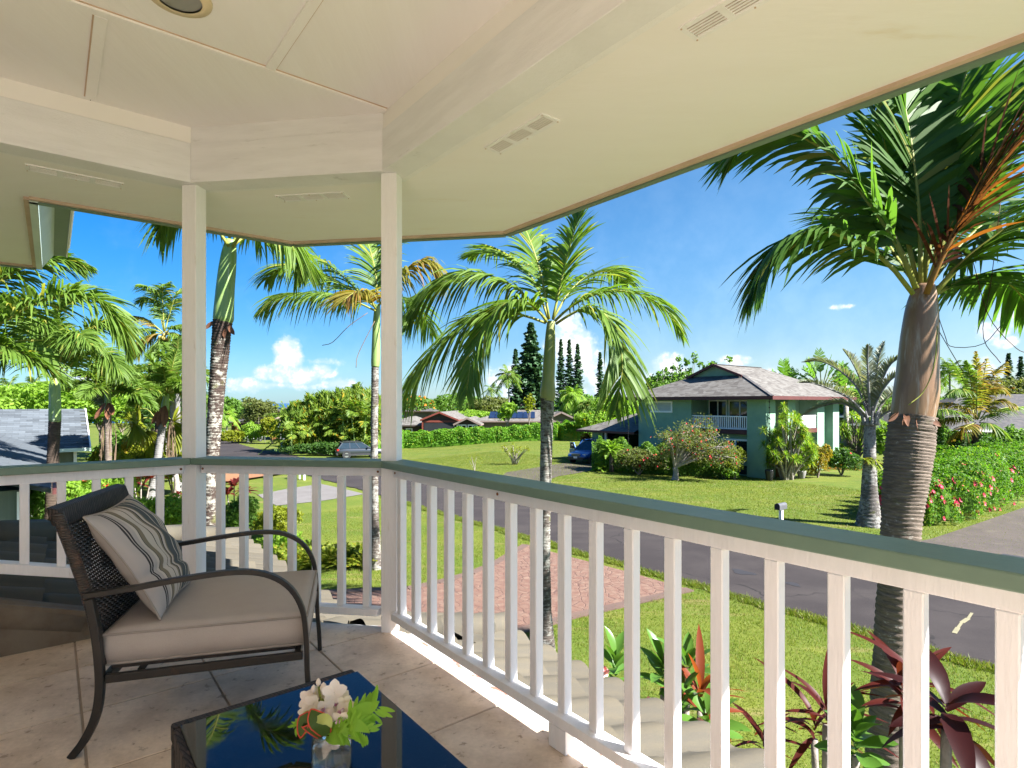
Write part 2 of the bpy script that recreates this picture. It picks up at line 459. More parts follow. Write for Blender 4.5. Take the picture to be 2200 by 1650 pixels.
def asphalt():
    m, nt = new_mat('asphalt')
    ob = nn(nt, 'ShaderNodeTexCoord').outputs['Object']
    n1 = nn(nt, 'ShaderNodeTexNoise', {'Vector': ob, 'Scale': .45, 'Detail': 7, 'Roughness': .65}).outputs[0]
    n2 = nn(nt, 'ShaderNodeTexNoise', {'Vector': ob, 'Scale': 60, 'Detail': 4, 'Roughness': .8}).outputs[0]
    mp = nn(nt, 'ShaderNodeMapping', {'Vector': ob, 'Rotation': (0, 0, R(51.4)), 'Scale': (.06, 1.1, 1)}).outputs[0]
    n3 = nn(nt, 'ShaderNodeTexNoise', {'Vector': mp, 'Scale': 1, 'Detail': 4}).outputs[0]
    w = nn(nt, 'ShaderNodeTexNoise', {'Vector': ob, 'Scale': 1.2, 'Detail': 4}).outputs[1]
    vv = nn(nt, 'ShaderNodeVectorMath', {0: ob, 1: nn(nt, 'ShaderNodeVectorMath', {0: w, 1: (1.2, 1.2, 0)}, operation='MULTIPLY').outputs[0]}, operation='ADD').outputs[0]
    cr = nn(nt, 'ShaderNodeTexVoronoi', {'Vector': vv, 'Scale': .38}, feature='DISTANCE_TO_EDGE').outputs[0]
    col = mixc(nt, smooth(nt, n1, .38, .66), (.0265, .0215, .0212), (.037, .0305, .029))
    col = mixc(nt, mth(nt, 'MULTIPLY', smooth(nt, n3, .52, .7), .5), col, (.048, .040, .036))
    v = mth(nt, 'ADD', .55, mth(nt, 'MULTIPLY', n2, .9))
    col = mixc(nt, 1.0, col, nn(nt, 'ShaderNodeCombineColor', {0: v, 1: v, 2: v}).outputs[0], 'MULTIPLY')
    ck = mth(nt, 'MULTIPLY', smooth(nt, mth(nt, 'MULTIPLY', cr, -1), -.012, -.003), smooth(nt, n1, .45, .55))
    col = mixc(nt, mth(nt, 'MULTIPLY', ck, .75), col, (.010, .009, .009))
    bp = nn(nt, 'ShaderNodeBump', {'Height': n2, 'Strength': .6, 'Distance': .008})
    p = nn(nt, 'ShaderNodeBsdfPrincipled', {'Base Color': col, 'Roughness': .9, 'Specular IOR Level': .2, 'Normal': bp.outputs[0]})
    nn(nt, 'ShaderNodeOutputMaterial', {'Surface': p.outputs[0]})
    return m
M['asphalt'] = asphalt()
M['concrete'] = mat('pale_concrete', (.1362, .1251, .1172), (.1140, .1030, .0950), scale=1.2, rough=.85, bump=.2, bscale=40, fine=.25)
M['apron'] = mat('weathered_driveway', (.0684, .0523, .0421), (.0513, .0396, .0323), scale=.7, rough=.85, bump=.3, bscale=60, fine=.35, speck=(.0923, .0744, .0562), speck_scale=1.5, speck_lo=.55, speck_hi=.75)
M['clay'] = mat('orange_clay', (.2250, .1057, .0450), (.1980, .0900, .0383), scale=1, rough=.9)
def stamped():
    m, nt = new_mat('stamped_concrete')
    ob = nn(nt, 'ShaderNodeTexCoord').outputs['Object']
    w = nn(nt, 'ShaderNodeTexNoise', {'Vector': ob, 'Scale': 1.3, 'Detail': 5}).outputs[1]
    vv = nn(nt, 'ShaderNodeVectorMath', {0: ob, 1: nn(nt, 'ShaderNodeVectorMath', {0: w, 1: (.35, .35, 0)}, operation='MULTIPLY').outputs[0]}, operation='ADD').outputs[0]
    vo = nn(nt, 'ShaderNodeTexVoronoi', {'Vector': vv, 'Scale': 4.2}, feature='DISTANCE_TO_EDGE').outputs[0]
    vc = nn(nt, 'ShaderNodeTexVoronoi', {'Vector': vv, 'Scale': 4.2}).outputs['Color']
    n = nn(nt, 'ShaderNodeTexNoise', {'Vector': ob, 'Scale': 5, 'Detail': 7, 'Roughness': .7}).outputs[0]
    col = mixc(nt, smooth(nt, n, .35, .7), (.125, .060, .040), (.180, .118, .082))
    bw = nn(nt, 'ShaderNodeSeparateColor', {0: vc}).outputs[0]
    col = mixc(nt, mth(nt, 'MULTIPLY', bw, .4), col, (.105, .052, .036))
    col = mixc(nt, smooth(nt, mth(nt, 'MULTIPLY', vo, -1), -.04, -.005), col, (.085, .045, .033))
    h = mth(nt, 'ADD', smooth(nt, vo, 0, .06), mth(nt, 'MULTIPLY', n, .8))
    bp = nn(nt, 'ShaderNodeBump', {'Height': h, 'Strength': .5, 'Distance': .02})
    p = nn(nt, 'ShaderNodeBsdfPrincipled', {'Base Color': col, 'Roughness': .75, 'Normal': bp.outputs[0]})
    nn(nt, 'ShaderNodeOutputMaterial', {'Surface': p.outputs[0]})
    return m
M['stamped'] = stamped()
M['border'] = mat('driveway_border', (.1080, .0675, .0518), (.0855, .0540, .0428), scale=2, rough=.85, fine=.3)
M['sea'] = mat('sea_water', (.010, .060, .160), (.012, .070, .18), scale=.002, rough=.35, spec=.3)

# lawns: one sheet with a finer middle
xs = np.concatenate([np.linspace(-900, -130, 12), np.linspace(-120, 120, 121), np.linspace(130, 1500, 16)])
ys = np.concatenate([np.linspace(-60, -8, 8), np.linspace(-6, 140, 74), np.linspace(150, 420, 12)])
V = [(x, y, g(x, y) - (9 if y > 415 else 0)) for y in ys for x in xs]
nx = len(xs)
Fq = [(j * nx + i, j * nx + i + 1, (j + 1) * nx + i + 1, (j + 1) * nx + i) for j in range(len(ys) - 1) for i in range(nx - 1)]
o = bpy.data.objects.new('ground', np_mesh('ground', V, Fq, mats=[M['lawn']], nper=4, smooth=True)); COL.objects.link(o); tag(o, kind='structure')
b = MB(); b.lathe((0, 0, -24), [(52000, -3), (52000, 0)], 64)
build(b, 'sea', M['sea'], kind='structure')

ROAD_N0, ROAD_N1 = 12.75, 19.3
def road_pt(u, v):
    t = -110 + 128 * u
    w = .10 * math.sin(t * 2.1) + .07 * math.sin(t * 5.3 + 1) + .05 * math.sin(t * 13.7) + .03 * math.sin(t * 29.3)
    n = ROAD_N0 + w * .5 + (ROAD_N1 - ROAD_N0 + w * .4) * v
    far = max(0, -t - 62)
    n += 0.0022 * far * far
    p = TN(t, n)
    return p.x, p.y
sheet('road', M['asphalt'], road_pt, 900, 3, .03)
sheet('side_street', M['asphalt'], lambda u, v: (-62 + 40 * u, 100 + (v - .5) * 7 + 6 * u), 30, 3, .035)
sheet('road', M['asphalt'], lambda u, v: (-34 + 12 * u, 52 + (v - .5) * 6 - 4 * u), 20, 3, .035)

def quad_fn(a, b_, c, d):
    def f(u, v):
        p = (a * (1 - u) + b_ * u) * (1 - v) + (d * (1 - u) + c * u) * v
        return p.x, p.y
    return f
def G2(px, py):
    q = G(px, py); return Vector((q.x, q.y, 0))
def fan(name, material, pts, dz, **kw):
    b_ = MB(); b_.poly([(p.x, p.y, g(p.x, p.y) + dz) for p in pts])
    return build(b_, name, material, kind='structure', **kw)
drv = [G2(1482, 1268), G2(1350, 1230), G2(1235, 1200), G2(1130, 1172), G2(1063, 1212), G2(1012, 1233), G2(940, 1253), G2(876, 1266), G2(690, 1274),
       Vector((-7.5, 12.2, 0)), Vector((-7.0, 8.3, 0)), Vector((-1.0, 8.3, 0)), G2(1108, 1360), G2(1223, 1327)]
fan('driveway', M['stamped'], drv, .02)
bd = [drv[i] for i in (13, 0)]
b = MB()
for p, q in ((drv[12], drv[13]), (drv[13], drv[0]), (drv[3], drv[4]), (drv[4], drv[5]), (drv[5], drv[6]), (drv[6], drv[7]), (drv[7], drv[8])):
    b.bar(p + UZ * .02, q + UZ * .02, .26, .035)
build(b, 'driveway_edging', M['border'], kind='structure')
fan('driveway', M['concrete'], [G2(552, 1064), G2(593, 1087), G2(690, 1077), G2(776, 1063), G2(800, 1066), G2(735, 1050), G2(689, 1040), G2(620, 1050)], .018)
fan('driveway', M['clay'], [G2(440, 1046), G2(487, 1039), G2(545, 1031), G2(600, 1022), G2(648, 1012), G2(560, 1006), G2(440, 1003)], .14)
fan('driveway', M['apron'], [G2(1050, 1050), G2(1088, 1015), G2(1158, 1004), G2(1185, 999), G2(1226, 994), G2(1330, 984), G2(1345, 1000), G2(1275, 1011), G2(1198, 1024), G2(1150, 1043), G2(1130, 1058)], .018)
dk = TN(20.0, 19.2); 
fan('driveway', M['apron'], [TN(-1.2, 19.0), G2(1965, 1166), G2(2000, 1160), G2(2060, 1140), G2(2200, 1092), G2(2200, 1092) + NV * 14, G2(2200, 1092) + NV * 14 + DV * 7, TN(16, 22), TN(18, 19.0)], .034)
fan('driveway', M['concrete'], [G2(1900, 1005), G2(2010, 988), G2(2030, 992), G2(1960, 1010)], .02)
# oil stains and the yellow splash on the street
b = MB()
for px, py, rx, ry in ((1596, 1232, .32, .10), (1700, 1257, .25, .06)):
    c = G(px, py); c.z += .036
    pts = []
    for k in range(14):
        a = 2 * math.pi * k / 14; rr = 1 + .25 * math.sin(3 * a + px)
        q = c + DV * math.cos(a) * rx * rr + NV * math.sin(a) * ry * 2 * rr; pts.append(q)
    b.poly(pts)
build(b, 'oil_stain', mat('oil', (.028, .025, .026), rough=.6), kind='structure')
b = MB()
q = [G(2088, 1320), G(2080, 1332), G(2066, 1341), G(2058, 1352), G(2050, 1364)]
for i in range(4):
    b.bar(q[i] + UZ * .034, q[i + 1] + UZ * .034, .05 + .03 * (i % 2), .008)
build(b, 'paint_splash', mat('yellow_splash', (.20, .18, .105), rough=.8), kind='structure')

# ================================================================== balcony shell
FZ = CZ - 1.235            # balcony floor
BZ = CZ + 1.237            # beam underside
A0 = Vector((-1.824, 3.307, 0)); B0 = Vector((-.655, 3.137, 0))      # post centres
CD = (B0 - A0).normalized(); CN = Vector((-CD.y, CD.x, 0))            # along / out of the middle bay
LD = Vector((-.781, -.6245, 0)); LN = -DV                            # along / out of the left bay
RD = DV; RN = NV
LB = A0.dot(LN); RB = B0.dot(RN)                                     # rail plane distances
def inter(p, d, q, e):
    den = d.x * e.y - d.y * e.x
    t = ((q.x - p.x) * e.y - (q.y - p.y) * e.x) / den
    return p + d * t
def bay_line(off):          # polyline of the bay at a given offset outward of the post line
    l0 = A0 + LN * off; c0 = A0 + CN * off; r0 = B0 + RN * off
    a = inter(l0, LD, c0, CD); b_ = inter(c0, CD, r0, RD)
    return [a + LD * 3.6, a, b_, b_ + RD * (.55 - B0.dot(RD))]
def up(v, z): return Vector((v.x, v.y, z))

# floor: slab with travertine tiles as its pieces
fl = thing('balcony_floor', (0, 1, FZ - .2), None, None, kind='structure')
conv = [(-4.6, -1.0), (2.2, -1.0)]
rp = [TN(.55, RB + .036), ]
b_out = bay_line(.04)
conv = [(-4.6, -3.4), (1.6, -3.4), (TN(2.2, RB - .9).x, TN(2.2, RB - .9).y), (TN(.6, RB + .04).x + .2, TN(.6, RB + .04).y - .25), (b_out[2].x, b_out[2].y), (b_out[1].x, b_out[1].y), (-4.6, b_out[1].y - 2.0)]
conv = [(c[0], c[1]) for c in conv]
b = MB(); b.prism([(x, y, FZ - .2) for x, y in conv], (0, 0, .1955)); build(b, 'slab', M['grout'], fl)
GA, GB = .475, .497
for i in range(-12, 6):
    for j in range(-14, 5):
        a_ = .095 + GA * i; b_ = 2.87 + GB * j; gp = .0045
        q = [AB(a_ + gp, b_ + gp), AB(a_ + GA - gp, b_ + gp), AB(a_ + GA - gp, b_ + GB - gp), AB(a_ + gp, b_ + GB - gp)]
        q = [(p.x, p.y) for p in q]
        if (q[1][0] - q[0][0]) * (q[2][1] - q[0][1]) - (q[1][1] - q[0][1]) * (q[2][0] - q[0][0]) < 0: q.reverse()
        q = clip_poly(q, conv)
        if len(q) < 3: continue
        cx_ = sum(p[0] for p in q) / len(q); cy_ = sum(p[1] for p in q) / len(q)
        t_ = MB(); t_.prism([(x, y, FZ - .015) for x, y in q], (0, 0, .015 + rnd.uniform(-.0008, .0012)))
        build(t_, 'tile', M['travertine'], fl, bevel=.003)

# posts
for nm, c, lab in (('porch_post', A0, 'white square porch post behind the patio chair'), ('porch_post', B0, 'white square porch post at the corner nearest the street')):
    b = MB(); b.box(up(c, (FZ + BZ) / 2), CD * .0445, CN * .0445, UZ * ((BZ - FZ) / 2))
    build(b, nm, M['white'], bevel=.004, label=lab, cat='post')
pc = TN(.55, RB); b = MB(); b.box(up(pc, (FZ + BZ) / 2), RD * .0445, RN * .0445, UZ * ((BZ - FZ) / 2))
build(b, 'porch_post', M['white'], bevel=.004, label='white porch post at the near end of the right railing', cat='post')

# beams: a ring of three, inner face .045 inside the posts' faces
for k, nm in enumerate(('left', 'middle', 'right')):
    i0, i1 = bay_line(-.07), bay_line(.07)
    f0, f1 = bay_line(-.062), bay_line(.06)
    poly = [up(i0[k], BZ), up(i0[k + 1], BZ), up(i1[k + 1], BZ), up(i1[k], BZ)]
    if k == 2:
        for q in (1, 2): poly[q] = poly[q] + RD * .6
    b = MB(); b.prism(poly, (0, 0, .222)); o = build(b, 'beam', M['beam'], kind='structure', bevel=.003)
    poly = [up(f0[k], BZ + .2222), up(f0[k + 1], BZ + .2222), up(f1[k + 1], BZ + .2222), up(f1[k], BZ + .2222)]
    if k == 2:
        for q in (1, 2): poly[q] = poly[q] + RD * .6
    b = MB(); b.prism(poly, (0, 0, .092)); build(b, 'frieze_board', M['beam'] if k == 1 else M['frieze'], kind='structure')
    # thin raw-edged trim board where soffit meets beam
    t0, t1 = bay_line(.0705), bay_line(.105)
    poly = [up(t0[k], BZ + .006), up(t0[k + 1], BZ + .006), up(t1[k + 1], BZ + .006), up(t1[k], BZ + .006)]
    if k == 2:
        for q in (1, 2): poly[q] = poly[q] + RD * .6
    b = MB(); b.prism(poly, (0, 0, .02)); build(b, 'beam_trim', M['white'], kind='structure')

# ceiling panels with battens
ce = thing('ceiling', (0, 1, BZ + .3145), None, None, kind='structure')
CEZ = BZ + .3145
cin = bay_line(-.055)
cpoly = [(-5, -3.4), (-.2, -3.4), (cin[3].x + .375, cin[3].y - .469), (cin[2].x, cin[2].y), (cin[1].x, cin[1].y), (cin[0].x, cin[0].y)]
def panel(a0, a1, b0, b1):
    q = [AB(a0, b0), AB(a1, b0), AB(a1, b1), AB(a0, b1)]
    q = [(p.x, p.y) for p in q]
    if (q[1][0] - q[0][0]) * (q[2][1] - q[0][1]) - (q[1][1] - q[0][1]) * (q[2][0] - q[0][0]) < 0: q.reverse()
    q = clip_poly(q, cpoly)
    if len(q) < 3: return
    b = MB(); b.prism([(x, y, CEZ) for x, y in q], (0, 0, .014)); build(b, 'panel', M['cream'], ce)
for lo, hi in ((-6, .155), (.158, 5)): panel(lo, hi, 2.788, 6)
for lo, hi in ((-6, -.45), (-.447, .77), (.773, 5)): panel(lo, hi, 1.568, 2.785)
for lo, hi in ((-6, .155), (.158, 5)): panel(lo, hi, -3, 1.565)
def batten(p, q, w=.042, groove=None):
    b = MB(); b.bar(up(p, CEZ - .006), up(q, CEZ - .006), w, .012); build(b, 'batten', M['cream'], ce, bevel=.001)
    d = (q - p).normalized(); s = Vector((-d.y, d.x, 0)) * (groove * (w / 2 + .003))
    b = MB(); b.bar(up(p + s, CEZ - .0015), up(q + s, CEZ - .0015), .006, .003); build(b, 'joint', M['raw'], ce)
batten(AB(-4, 2.80), AB(1.38, 2.80), groove=-1)
batten(AB(.155, 2.825), AB(.155, 3.62), groove=1)
batten(AB(.79, 2.775), AB(.79, 1.58), groove=1)
batten(AB(-2, 1.566), AB(1.9, 1.566), groove=-1)

# recessed lamp
c = Vector(((385 - CX) / F * 2.20, 2.20, CEZ))
lt = thing('recessed_light', c, 'round recessed ceiling light with a tan trim ring, unlit', 'ceiling light')
b = MB(); b.lathe(c, [(.078, -.012), (.112, -.008), (.114, 0), (.078, 0), (.074, .0)], 32, cap=False); build(b, 'trim_ring', M['ring'], lt, smooth=True)
b = MB(); b.lathe(c, [(.077, -.006), (.05, -.010), (.0005, -.012)], 32, cap=False); build(b, 'lens', M['lens'], lt, smooth=True)

# soffit, eave trim, fascia and the roof over the balcony
SZ = BZ + .008
E1 = Vector((-1.695, 4.465, 0)); E2 = Vector((-.051, 4.195, 0)); E3 = TN(1.0, 2.58)
E0 = E1 + LD * 1.57; EN = E0 + LN * 2.26; EW = EN + LD * 5
E4 = E3 + (RD - RN).normalized() * 1.05
E5 = E4 - RN * 3.0  # unseen roof cut short here so sun reaches the deck and brightens ceiling
ring_in = bay_line(.071)
sf = thing('soffit', (0, 2, SZ), None, None, kind='structure')
def slab2(pts, z, h, name, m, parent):
    q = [(p.x, p.y, z) for p in pts]
    b = MB(); b.prism(q, (0, 0, h)); return build(b, name, m, parent)
W0 = ring_in[0]; W1 = ring_in[1]; W2 = ring_in[2]; W3 = ring_in[3]
slab2([W0, W1, E1, E0], SZ, .012, 'soffit_panel', M['soffit'], sf)
slab2([W1, W2, E2, E1], SZ, .012, 'soffit_panel', M['soffit'], sf)
slab2([W2, W3 + RD * .6, E3 + RD * .0, E2], SZ, .012, 'soffit_panel', M['soffit'], sf)
slab2([W0, E0, EN, EW, W0 + LD * 3.3], SZ, .012, 'soffit_panel', M['soffit'], sf)
slab2([W3 + RD * .6, E5, E4, E3], SZ, .012, 'soffit_panel', M['soffit'], sf)
edge = [EW, EN, E0, E1, E2, E3, E4, E5]
for i in range(len(edge) - 1):
    p, q = edge[i], edge[i + 1]
    d = (q - p).normalized(); out = Vector((-d.y, d.x, 0))
    if i == 1: out = NV.copy()
    if out.dot((p + q) / 2 - Vector((-1, 0, 0))) < 0: out = -out
    if i == 1: out = NV.copy()
    b = MB(); b.bar(up(p - out * .013, SZ - .009), up(q - out * .013, SZ - .009), .026, .018); build(b, 'drip_trim', M['raw'], sf)
    b = MB(); b.bar(up(p + out * .021, SZ + .068), up(q + out * .021, SZ + .068), .042, .19); build(b, 'fascia', M['gutter'] if i == 1 else M['green'], sf)
# gutter on the stepped eave
gt = thing('gutter', up(E0, SZ), 'pale green roof gutter hanging at the stepped eave corner', 'gutter')
p0 = E0 + NV * .10 + LN * .06; p1 = EN + NV * .10 - LN * .10
b = MB(); b.bar(up(p0 + NV * .055, SZ + .105), up(p1 + NV * .055, SZ + .105), .11, .012); build(b, 'trough', M['green'], gt)
b = MB(); b.bar(up(p0 + NV * .117, SZ + .145), up(p1 + NV * .117, SZ + .145), .012, .10); b.bar(up(p0 + NV * .125, SZ + .19), up(p1 + NV * .125, SZ + .19), .03, .02)
build(b, 'front_lip', M['white_metal'], gt)
b = MB(); q0, q1 = p0 - NV * .055, p1 - NV * .055; b.add([up(q0, SZ - .02), up(q1, SZ - .02), up(q1 + NV * .085, SZ + .11), up(q0 + NV * .085, SZ + .11), up(q0, SZ - .01), up(q1, SZ - .01), up(q1 + NV * .085, SZ + .12), up(q0 + NV * .085, SZ + .12)], [(3, 2, 1, 0), (4, 5, 6, 7), (0, 1, 5, 4), (1, 2, 6, 5), (2, 3, 7, 6), (3, 0, 4, 7)]); b.bar(up(p1 - NV * .004, SZ + .15), up(p1 + NV * .12, SZ + .15), .008, .09); build(b, 'back_plate', M['gutter'], gt)
# roof slabs over everything
rf = thing('balcony_roof', (0, 1, SZ + .16), None, None, kind='structure')
apex = Vector((-.8, -1.2, SZ + 1.9))
ev = [up(p, SZ + .162) for p in (EW, EN, E0, E1, E2, E3, E4, E5)] + [Vector((-1.0, -4, SZ + .162)), Vector((-8, -4, SZ + .162))]
b = MB()
for i in range(len(ev)):
    b.add([ev[i], ev[(i + 1) % len(ev)], apex], [(0, 1, 2)])
build(b, 'roof_deck', M['rooftile'], rf)
b = MB(); b.prism([(x, y, CEZ + .02) for x, y in cpoly], (0, 0, .05)); build(b, 'attic_floor', M['raw'], rf)

# house wall behind the camera
b = MB(); b.abox((-7.0, -3.7, 0), (.6, -3.42, BZ + .3)); build(b, 'house_wall', M['cream'], label='cream painted wall of the house behind the balcony', cat='wall')
b = MB(); b.prism([(x, y, 0) for x, y in ((-4.5, -3.3), (1.4, -3.3), (2.0, -.6), (b_out[2].x - .3, b_out[2].y - .4), (b_out[1].x + .1, b_out[1].y - .5), (-4.5, 1.6))], (0, 0, FZ - .21))
build(b, 'lower_storey_wall', M['soffit'], label='lower storey wall under the balcony', cat='wall')

# soffit vents
def vent(px, py, d, nrm, label):
    Z = F * (SZ - CZ) / (HY - py)
    c = Vector(((px - CX) / F * Z, Z, SZ))
    r = thing('soffit_vent', c, label, 'vent', 'screened vents let into the soffit')
    L, Wd = .43, .105
    b = MB()
    for s in (-1, 1):
        b.box(c + nrm * (s * (Wd / 2 - .008)) - UZ * .003, d * (L / 2), nrm * .008, UZ * .003)
        b.box(c + d * (s * (L / 2 - .008)) - UZ * .003, d * .008, nrm * (Wd / 2 - .0162), UZ * .003)
        b.box(c + d * (s * L / 6) - UZ * .003, d * .012, nrm * (Wd / 2 - .0162), UZ * .003)
    build(b, 'frame', M['white'], r)
    b = MB(); b.box(c - UZ * .0012, d * (L / 2 - .016), nrm * (Wd / 2 - .016), UZ * .001); build(b, 'screen', M['vent'], r)
    for k in range(6):
        b = MB(); b.box(c + nrm * ((k - 2.5) * .0135) - UZ * .003, d * (L / 2 - .017), nrm * .0028, UZ * .0012)
        build(b, 'louvre', M['white'], r)
    for sx in (-1, 0, 1):
        for sy in (-1, 1):
            b = MB(); b.lathe(c + d * (sx * (L / 2 - .008)) + nrm * (sy * (Wd / 2 - .007)) - UZ * .0085, [(.0035, 0), (.0035, .003)], 6)
            build(b, 'screw', M['raw'], r)
vent(1117, 289, RD, RN, 'screened soffit vent under the right eave, seen whole')
vent(672, 422, CD, CN, 'soffit vent between the two posts, over the middle bay')
vent(164, 379, LD, LN, 'soffit vent above the left bay by the stepped eave')
vent(1606, -2, RD, RN, 'soffit vent cut off by the top edge over the right eave')

# railings
CAPT = CZ - .310
bal_me = None
def baluster_mesh(h):
    b = MB(); b.abox((-.019, -.019, 0), (.019, .019, h)); return b.mesh('baluster', [M['white']])
def rail(name, label, p0, d, n, L, ts, botz, capext=(0, 0), cap_top=CAPT, bt=.038):
    root = thing(name, up(p0, FZ), label, 'railing')
    q0, q1 = p0 - d * capext[0], p0 + d * (L + capext[1])
    return root
def add_bars(root, line_in, line_out, k, z0, z1, name, m, ext=0, bevel=.003):
    poly = [up(line_in[k], z0), up(line_in[k + 1], z0), up(line_out[k + 1], z0), up(line_out[k], z0)]
    b = MB(); b.prism(poly, (0, 0, z1 - z0)); return build(b, name, m, root, bevel=bevel)
rails = []
for k, lab in enumerate(('white balcony railing with green cap, left bay behind the chair', 'white balcony railing with green cap between the two posts', 'long white balcony railing with green cap running to the right')):
    cpt = (bay_line(0)[k] + bay_line(0)[k + 1]) / 2
    r = thing('railing', up(cpt, FZ), lab, 'railing', 'railings round the balcony')
    rails.append(r)
    add_bars(r, bay_line(-.075), bay_line(.075), k, CAPT - .036, CAPT, 'cap_rail', M['green'], bevel=.004)
    hi = bay_line(.0185); lo = bay_line(-.0195)
    poly = [lo[k], lo[k + 1], hi[k + 1], hi[k]]
    # stop against the posts
    dvec = (poly[1] - poly[0]).normalized()
    cut0, cut1 = (.0 if k == 0 else .05), (.05 if k < 2 else .05)
    poly = [poly[0] + dvec * cut0, poly[1] - dvec * cut1, poly[2] - dvec * cut1, poly[3] + dvec * cut0]
    b = MB(); b.prism([up(p, CAPT - .088) for p in poly], (0, 0, .0515)); build(b, 'top_rail', M['white'], r, bevel=.002)
    if k > 0:
        lo = bay_line(-.0445); hi = bay_line(.018)
        poly = [lo[k] + dvec * .06, lo[k + 1] - dvec * .05, hi[k + 1] - dvec * .05, hi[k] + dvec * .06]
        z = CZ - 1.150 if k == 2 else CZ - 1.150
        b = MB(); b.prism([up(p, z) for p in poly], (0, 0, .038)); build(b, 'bottom_rail', M['white'], r, bevel=.003)
bal = baluster_mesh((CAPT - .0882) - (CZ - 1.112))
def bal_at(root, p, ang, z, me):
    o = put(me, 'baluster', root, up(p, z) - origin(root), ang); bev(o, .003, 1)
for k in range(7):
    p = A0 + CD * ((474 + 52.5 * k - 416) / (838 - 416) * 1.09 + .02)
for u in (474, 524, 576, 627.5, 680, 734, 789):
    r_ = (u - CX) / F
    # along the middle bay at rail line
    t = (A0.x - r_ * A0.y) / (r_ * CD.y - CD.x)
    bal_at(rails[1], A0 + CD * t, math.atan2(CD.y, CD.x), CZ - 1.112, bal)
t = -2.743
while t < .48:
    bal_at(rails[2], TN(t, RB), math.atan2(RD.y, RD.x), CZ - 1.112, bal); t += .1546
b = MB(); b.box(up(TN(-1.50, RB), (FZ + CZ - 1.15) / 2), RD * .0445, RN * .0445, UZ * ((CZ - 1.151 - FZ) / 2)); build(b, 'support_block', M['white'], rails[2], bevel=.003)
M['rust'] = mat('rusty_screw', (.26, .10, .035), (.18, .07, .025), rough=.9)
for r_i, p_, d_, n_ in ((0, A0 + LD * .07, LD, LN), (1, A0 + CD * .07, CD, CN), (1, B0 - CD * .07, CD, CN), (2, B0 + RD * .08, RD, RN)):
    for s_ in (0, .9 if r_i == 2 else 0):
        b = MB(); b.lathe(up(p_ + d_ * s_ - n_ * .0212, CAPT - .062), [(.0065, 0), (.0065, .0018), (.003, .003)], 10, axis=-n_); build(b, 'screw', M['rust'], rails[r_i])
        if r_i != 2: break
# left bay: its bottom rail climbs with the tile roof
def lz(t): return CZ - .985 + .262 * t
b = MB()
pa, pb = A0 + LD * .05, A0 + LD * 3.3
b.add([up(p + LN * s, z) for p, tt in ((pa, .05), (pb, 3.3)) for s in (-.0445, .0445) for z in (lz(tt) - .05, lz(tt))], [(0, 1, 3, 2), (4, 6, 7, 5), (0, 4, 5, 1), (2, 3, 7, 6), (0, 2, 6, 4), (1, 5, 7, 3)])
build(b, 'bottom_rail', M['white'], rails[0], bevel=.003)
for k in range(16):
    t = .169 + .1437 * k
    z0 = lz(t) - .004; h = CAPT - .0882 - z0
    if h < .06: break
    bal_at(rails[0], A0 + LD * t, math.atan2(LD.y, LD.x), z0, baluster_mesh(h))

# ================================================================== tile roofs under the balcony
M['flash'] = mat('flaking_flashing', (.36, .345, .33), (.27, .27, .27), scale=14, rough=.8, speck=(.30, .10, .065), speck_scale=9, speck_lo=.54, speck_hi=.58)
tile_w, tile_l = .30, .40
def tile_mesh():
    n = 13; top = []; fs = []
    for j, y in enumerate((0, tile_l * .5, tile_l + .05)):
        for i in range(n):
            x = (i / (n - 1) - .5) * (tile_w + .02)
            z = -.026 * math.cos((i / (n - 1)) * 2 * math.pi) + .030 * (1 - j / 2)
            top.append((x, y, z))
    for j in range(2):
        for i in range(n - 1):
            k = j * n + i; fs.append((k, k + 1, k + n + 1, k + n))
    ns = len(fs); m_ = len(top); vs = list(top)
    front = [(v[0], v[1], v[2]) for v in top[:n]] + [(v[0], v[1], v[2] - .024) for v in top[:n]]
    vs += front
    for i in range(n - 1): fs.append((m_ + i, m_ + n + i, m_ + n + i + 1, m_ + i + 1))
    for i in (0, n - 1):
        o_ = len(vs); ed = [top[i], top[n + i], top[2 * n + i]]; vs += ed + [(v[0], v[1], v[2] - .024) for v in ed]
        fs += [(o_, o_ + 1, o_ + 4, o_ + 3), (o_ + 1, o_ + 2, o_ + 5, o_ + 4)]
    b = MB(); b.add(vs, fs); me = b.mesh('roof_tile', [M['rooftile']])
    for q in range(ns): me.polygons[q].use_smooth = True
    return me
TM = tile_mesh()
def tile_roof(name, label, eave0, along, updir, slope, cols, rows, z_e, keep):
    root = thing(name, up(eave0, z_e - .1), label, 'roof')
    d3 = (Vector(updir) + UZ * slope).normalized(); ax = Vector(along).normalized(); nz_ = ax.cross(d3)
    if nz_.z < 0: ax = -ax; nz_ = ax.cross(d3)
    for i in range(cols):
        for j in range(rows):
            c = up(eave0, z_e) + Vector(along) * ((i + .5) * tile_w) + d3 * (j * tile_l)
            if not keep(c + d3 * .2): continue
            Mx = Matrix((ax, d3, nz_)).transposed().to_4x4()
            jit = Vector((rnd.uniform(-.004, .004), rnd.uniform(-.006, .006), rnd.uniform(-.002, .003)))
            Mx.translation = c - origin(root) + jit + nz_ * .03
            put(TM, 'roof_tile', root, mtx=Mx)
    return root, d3
EZ = CZ - 1.70
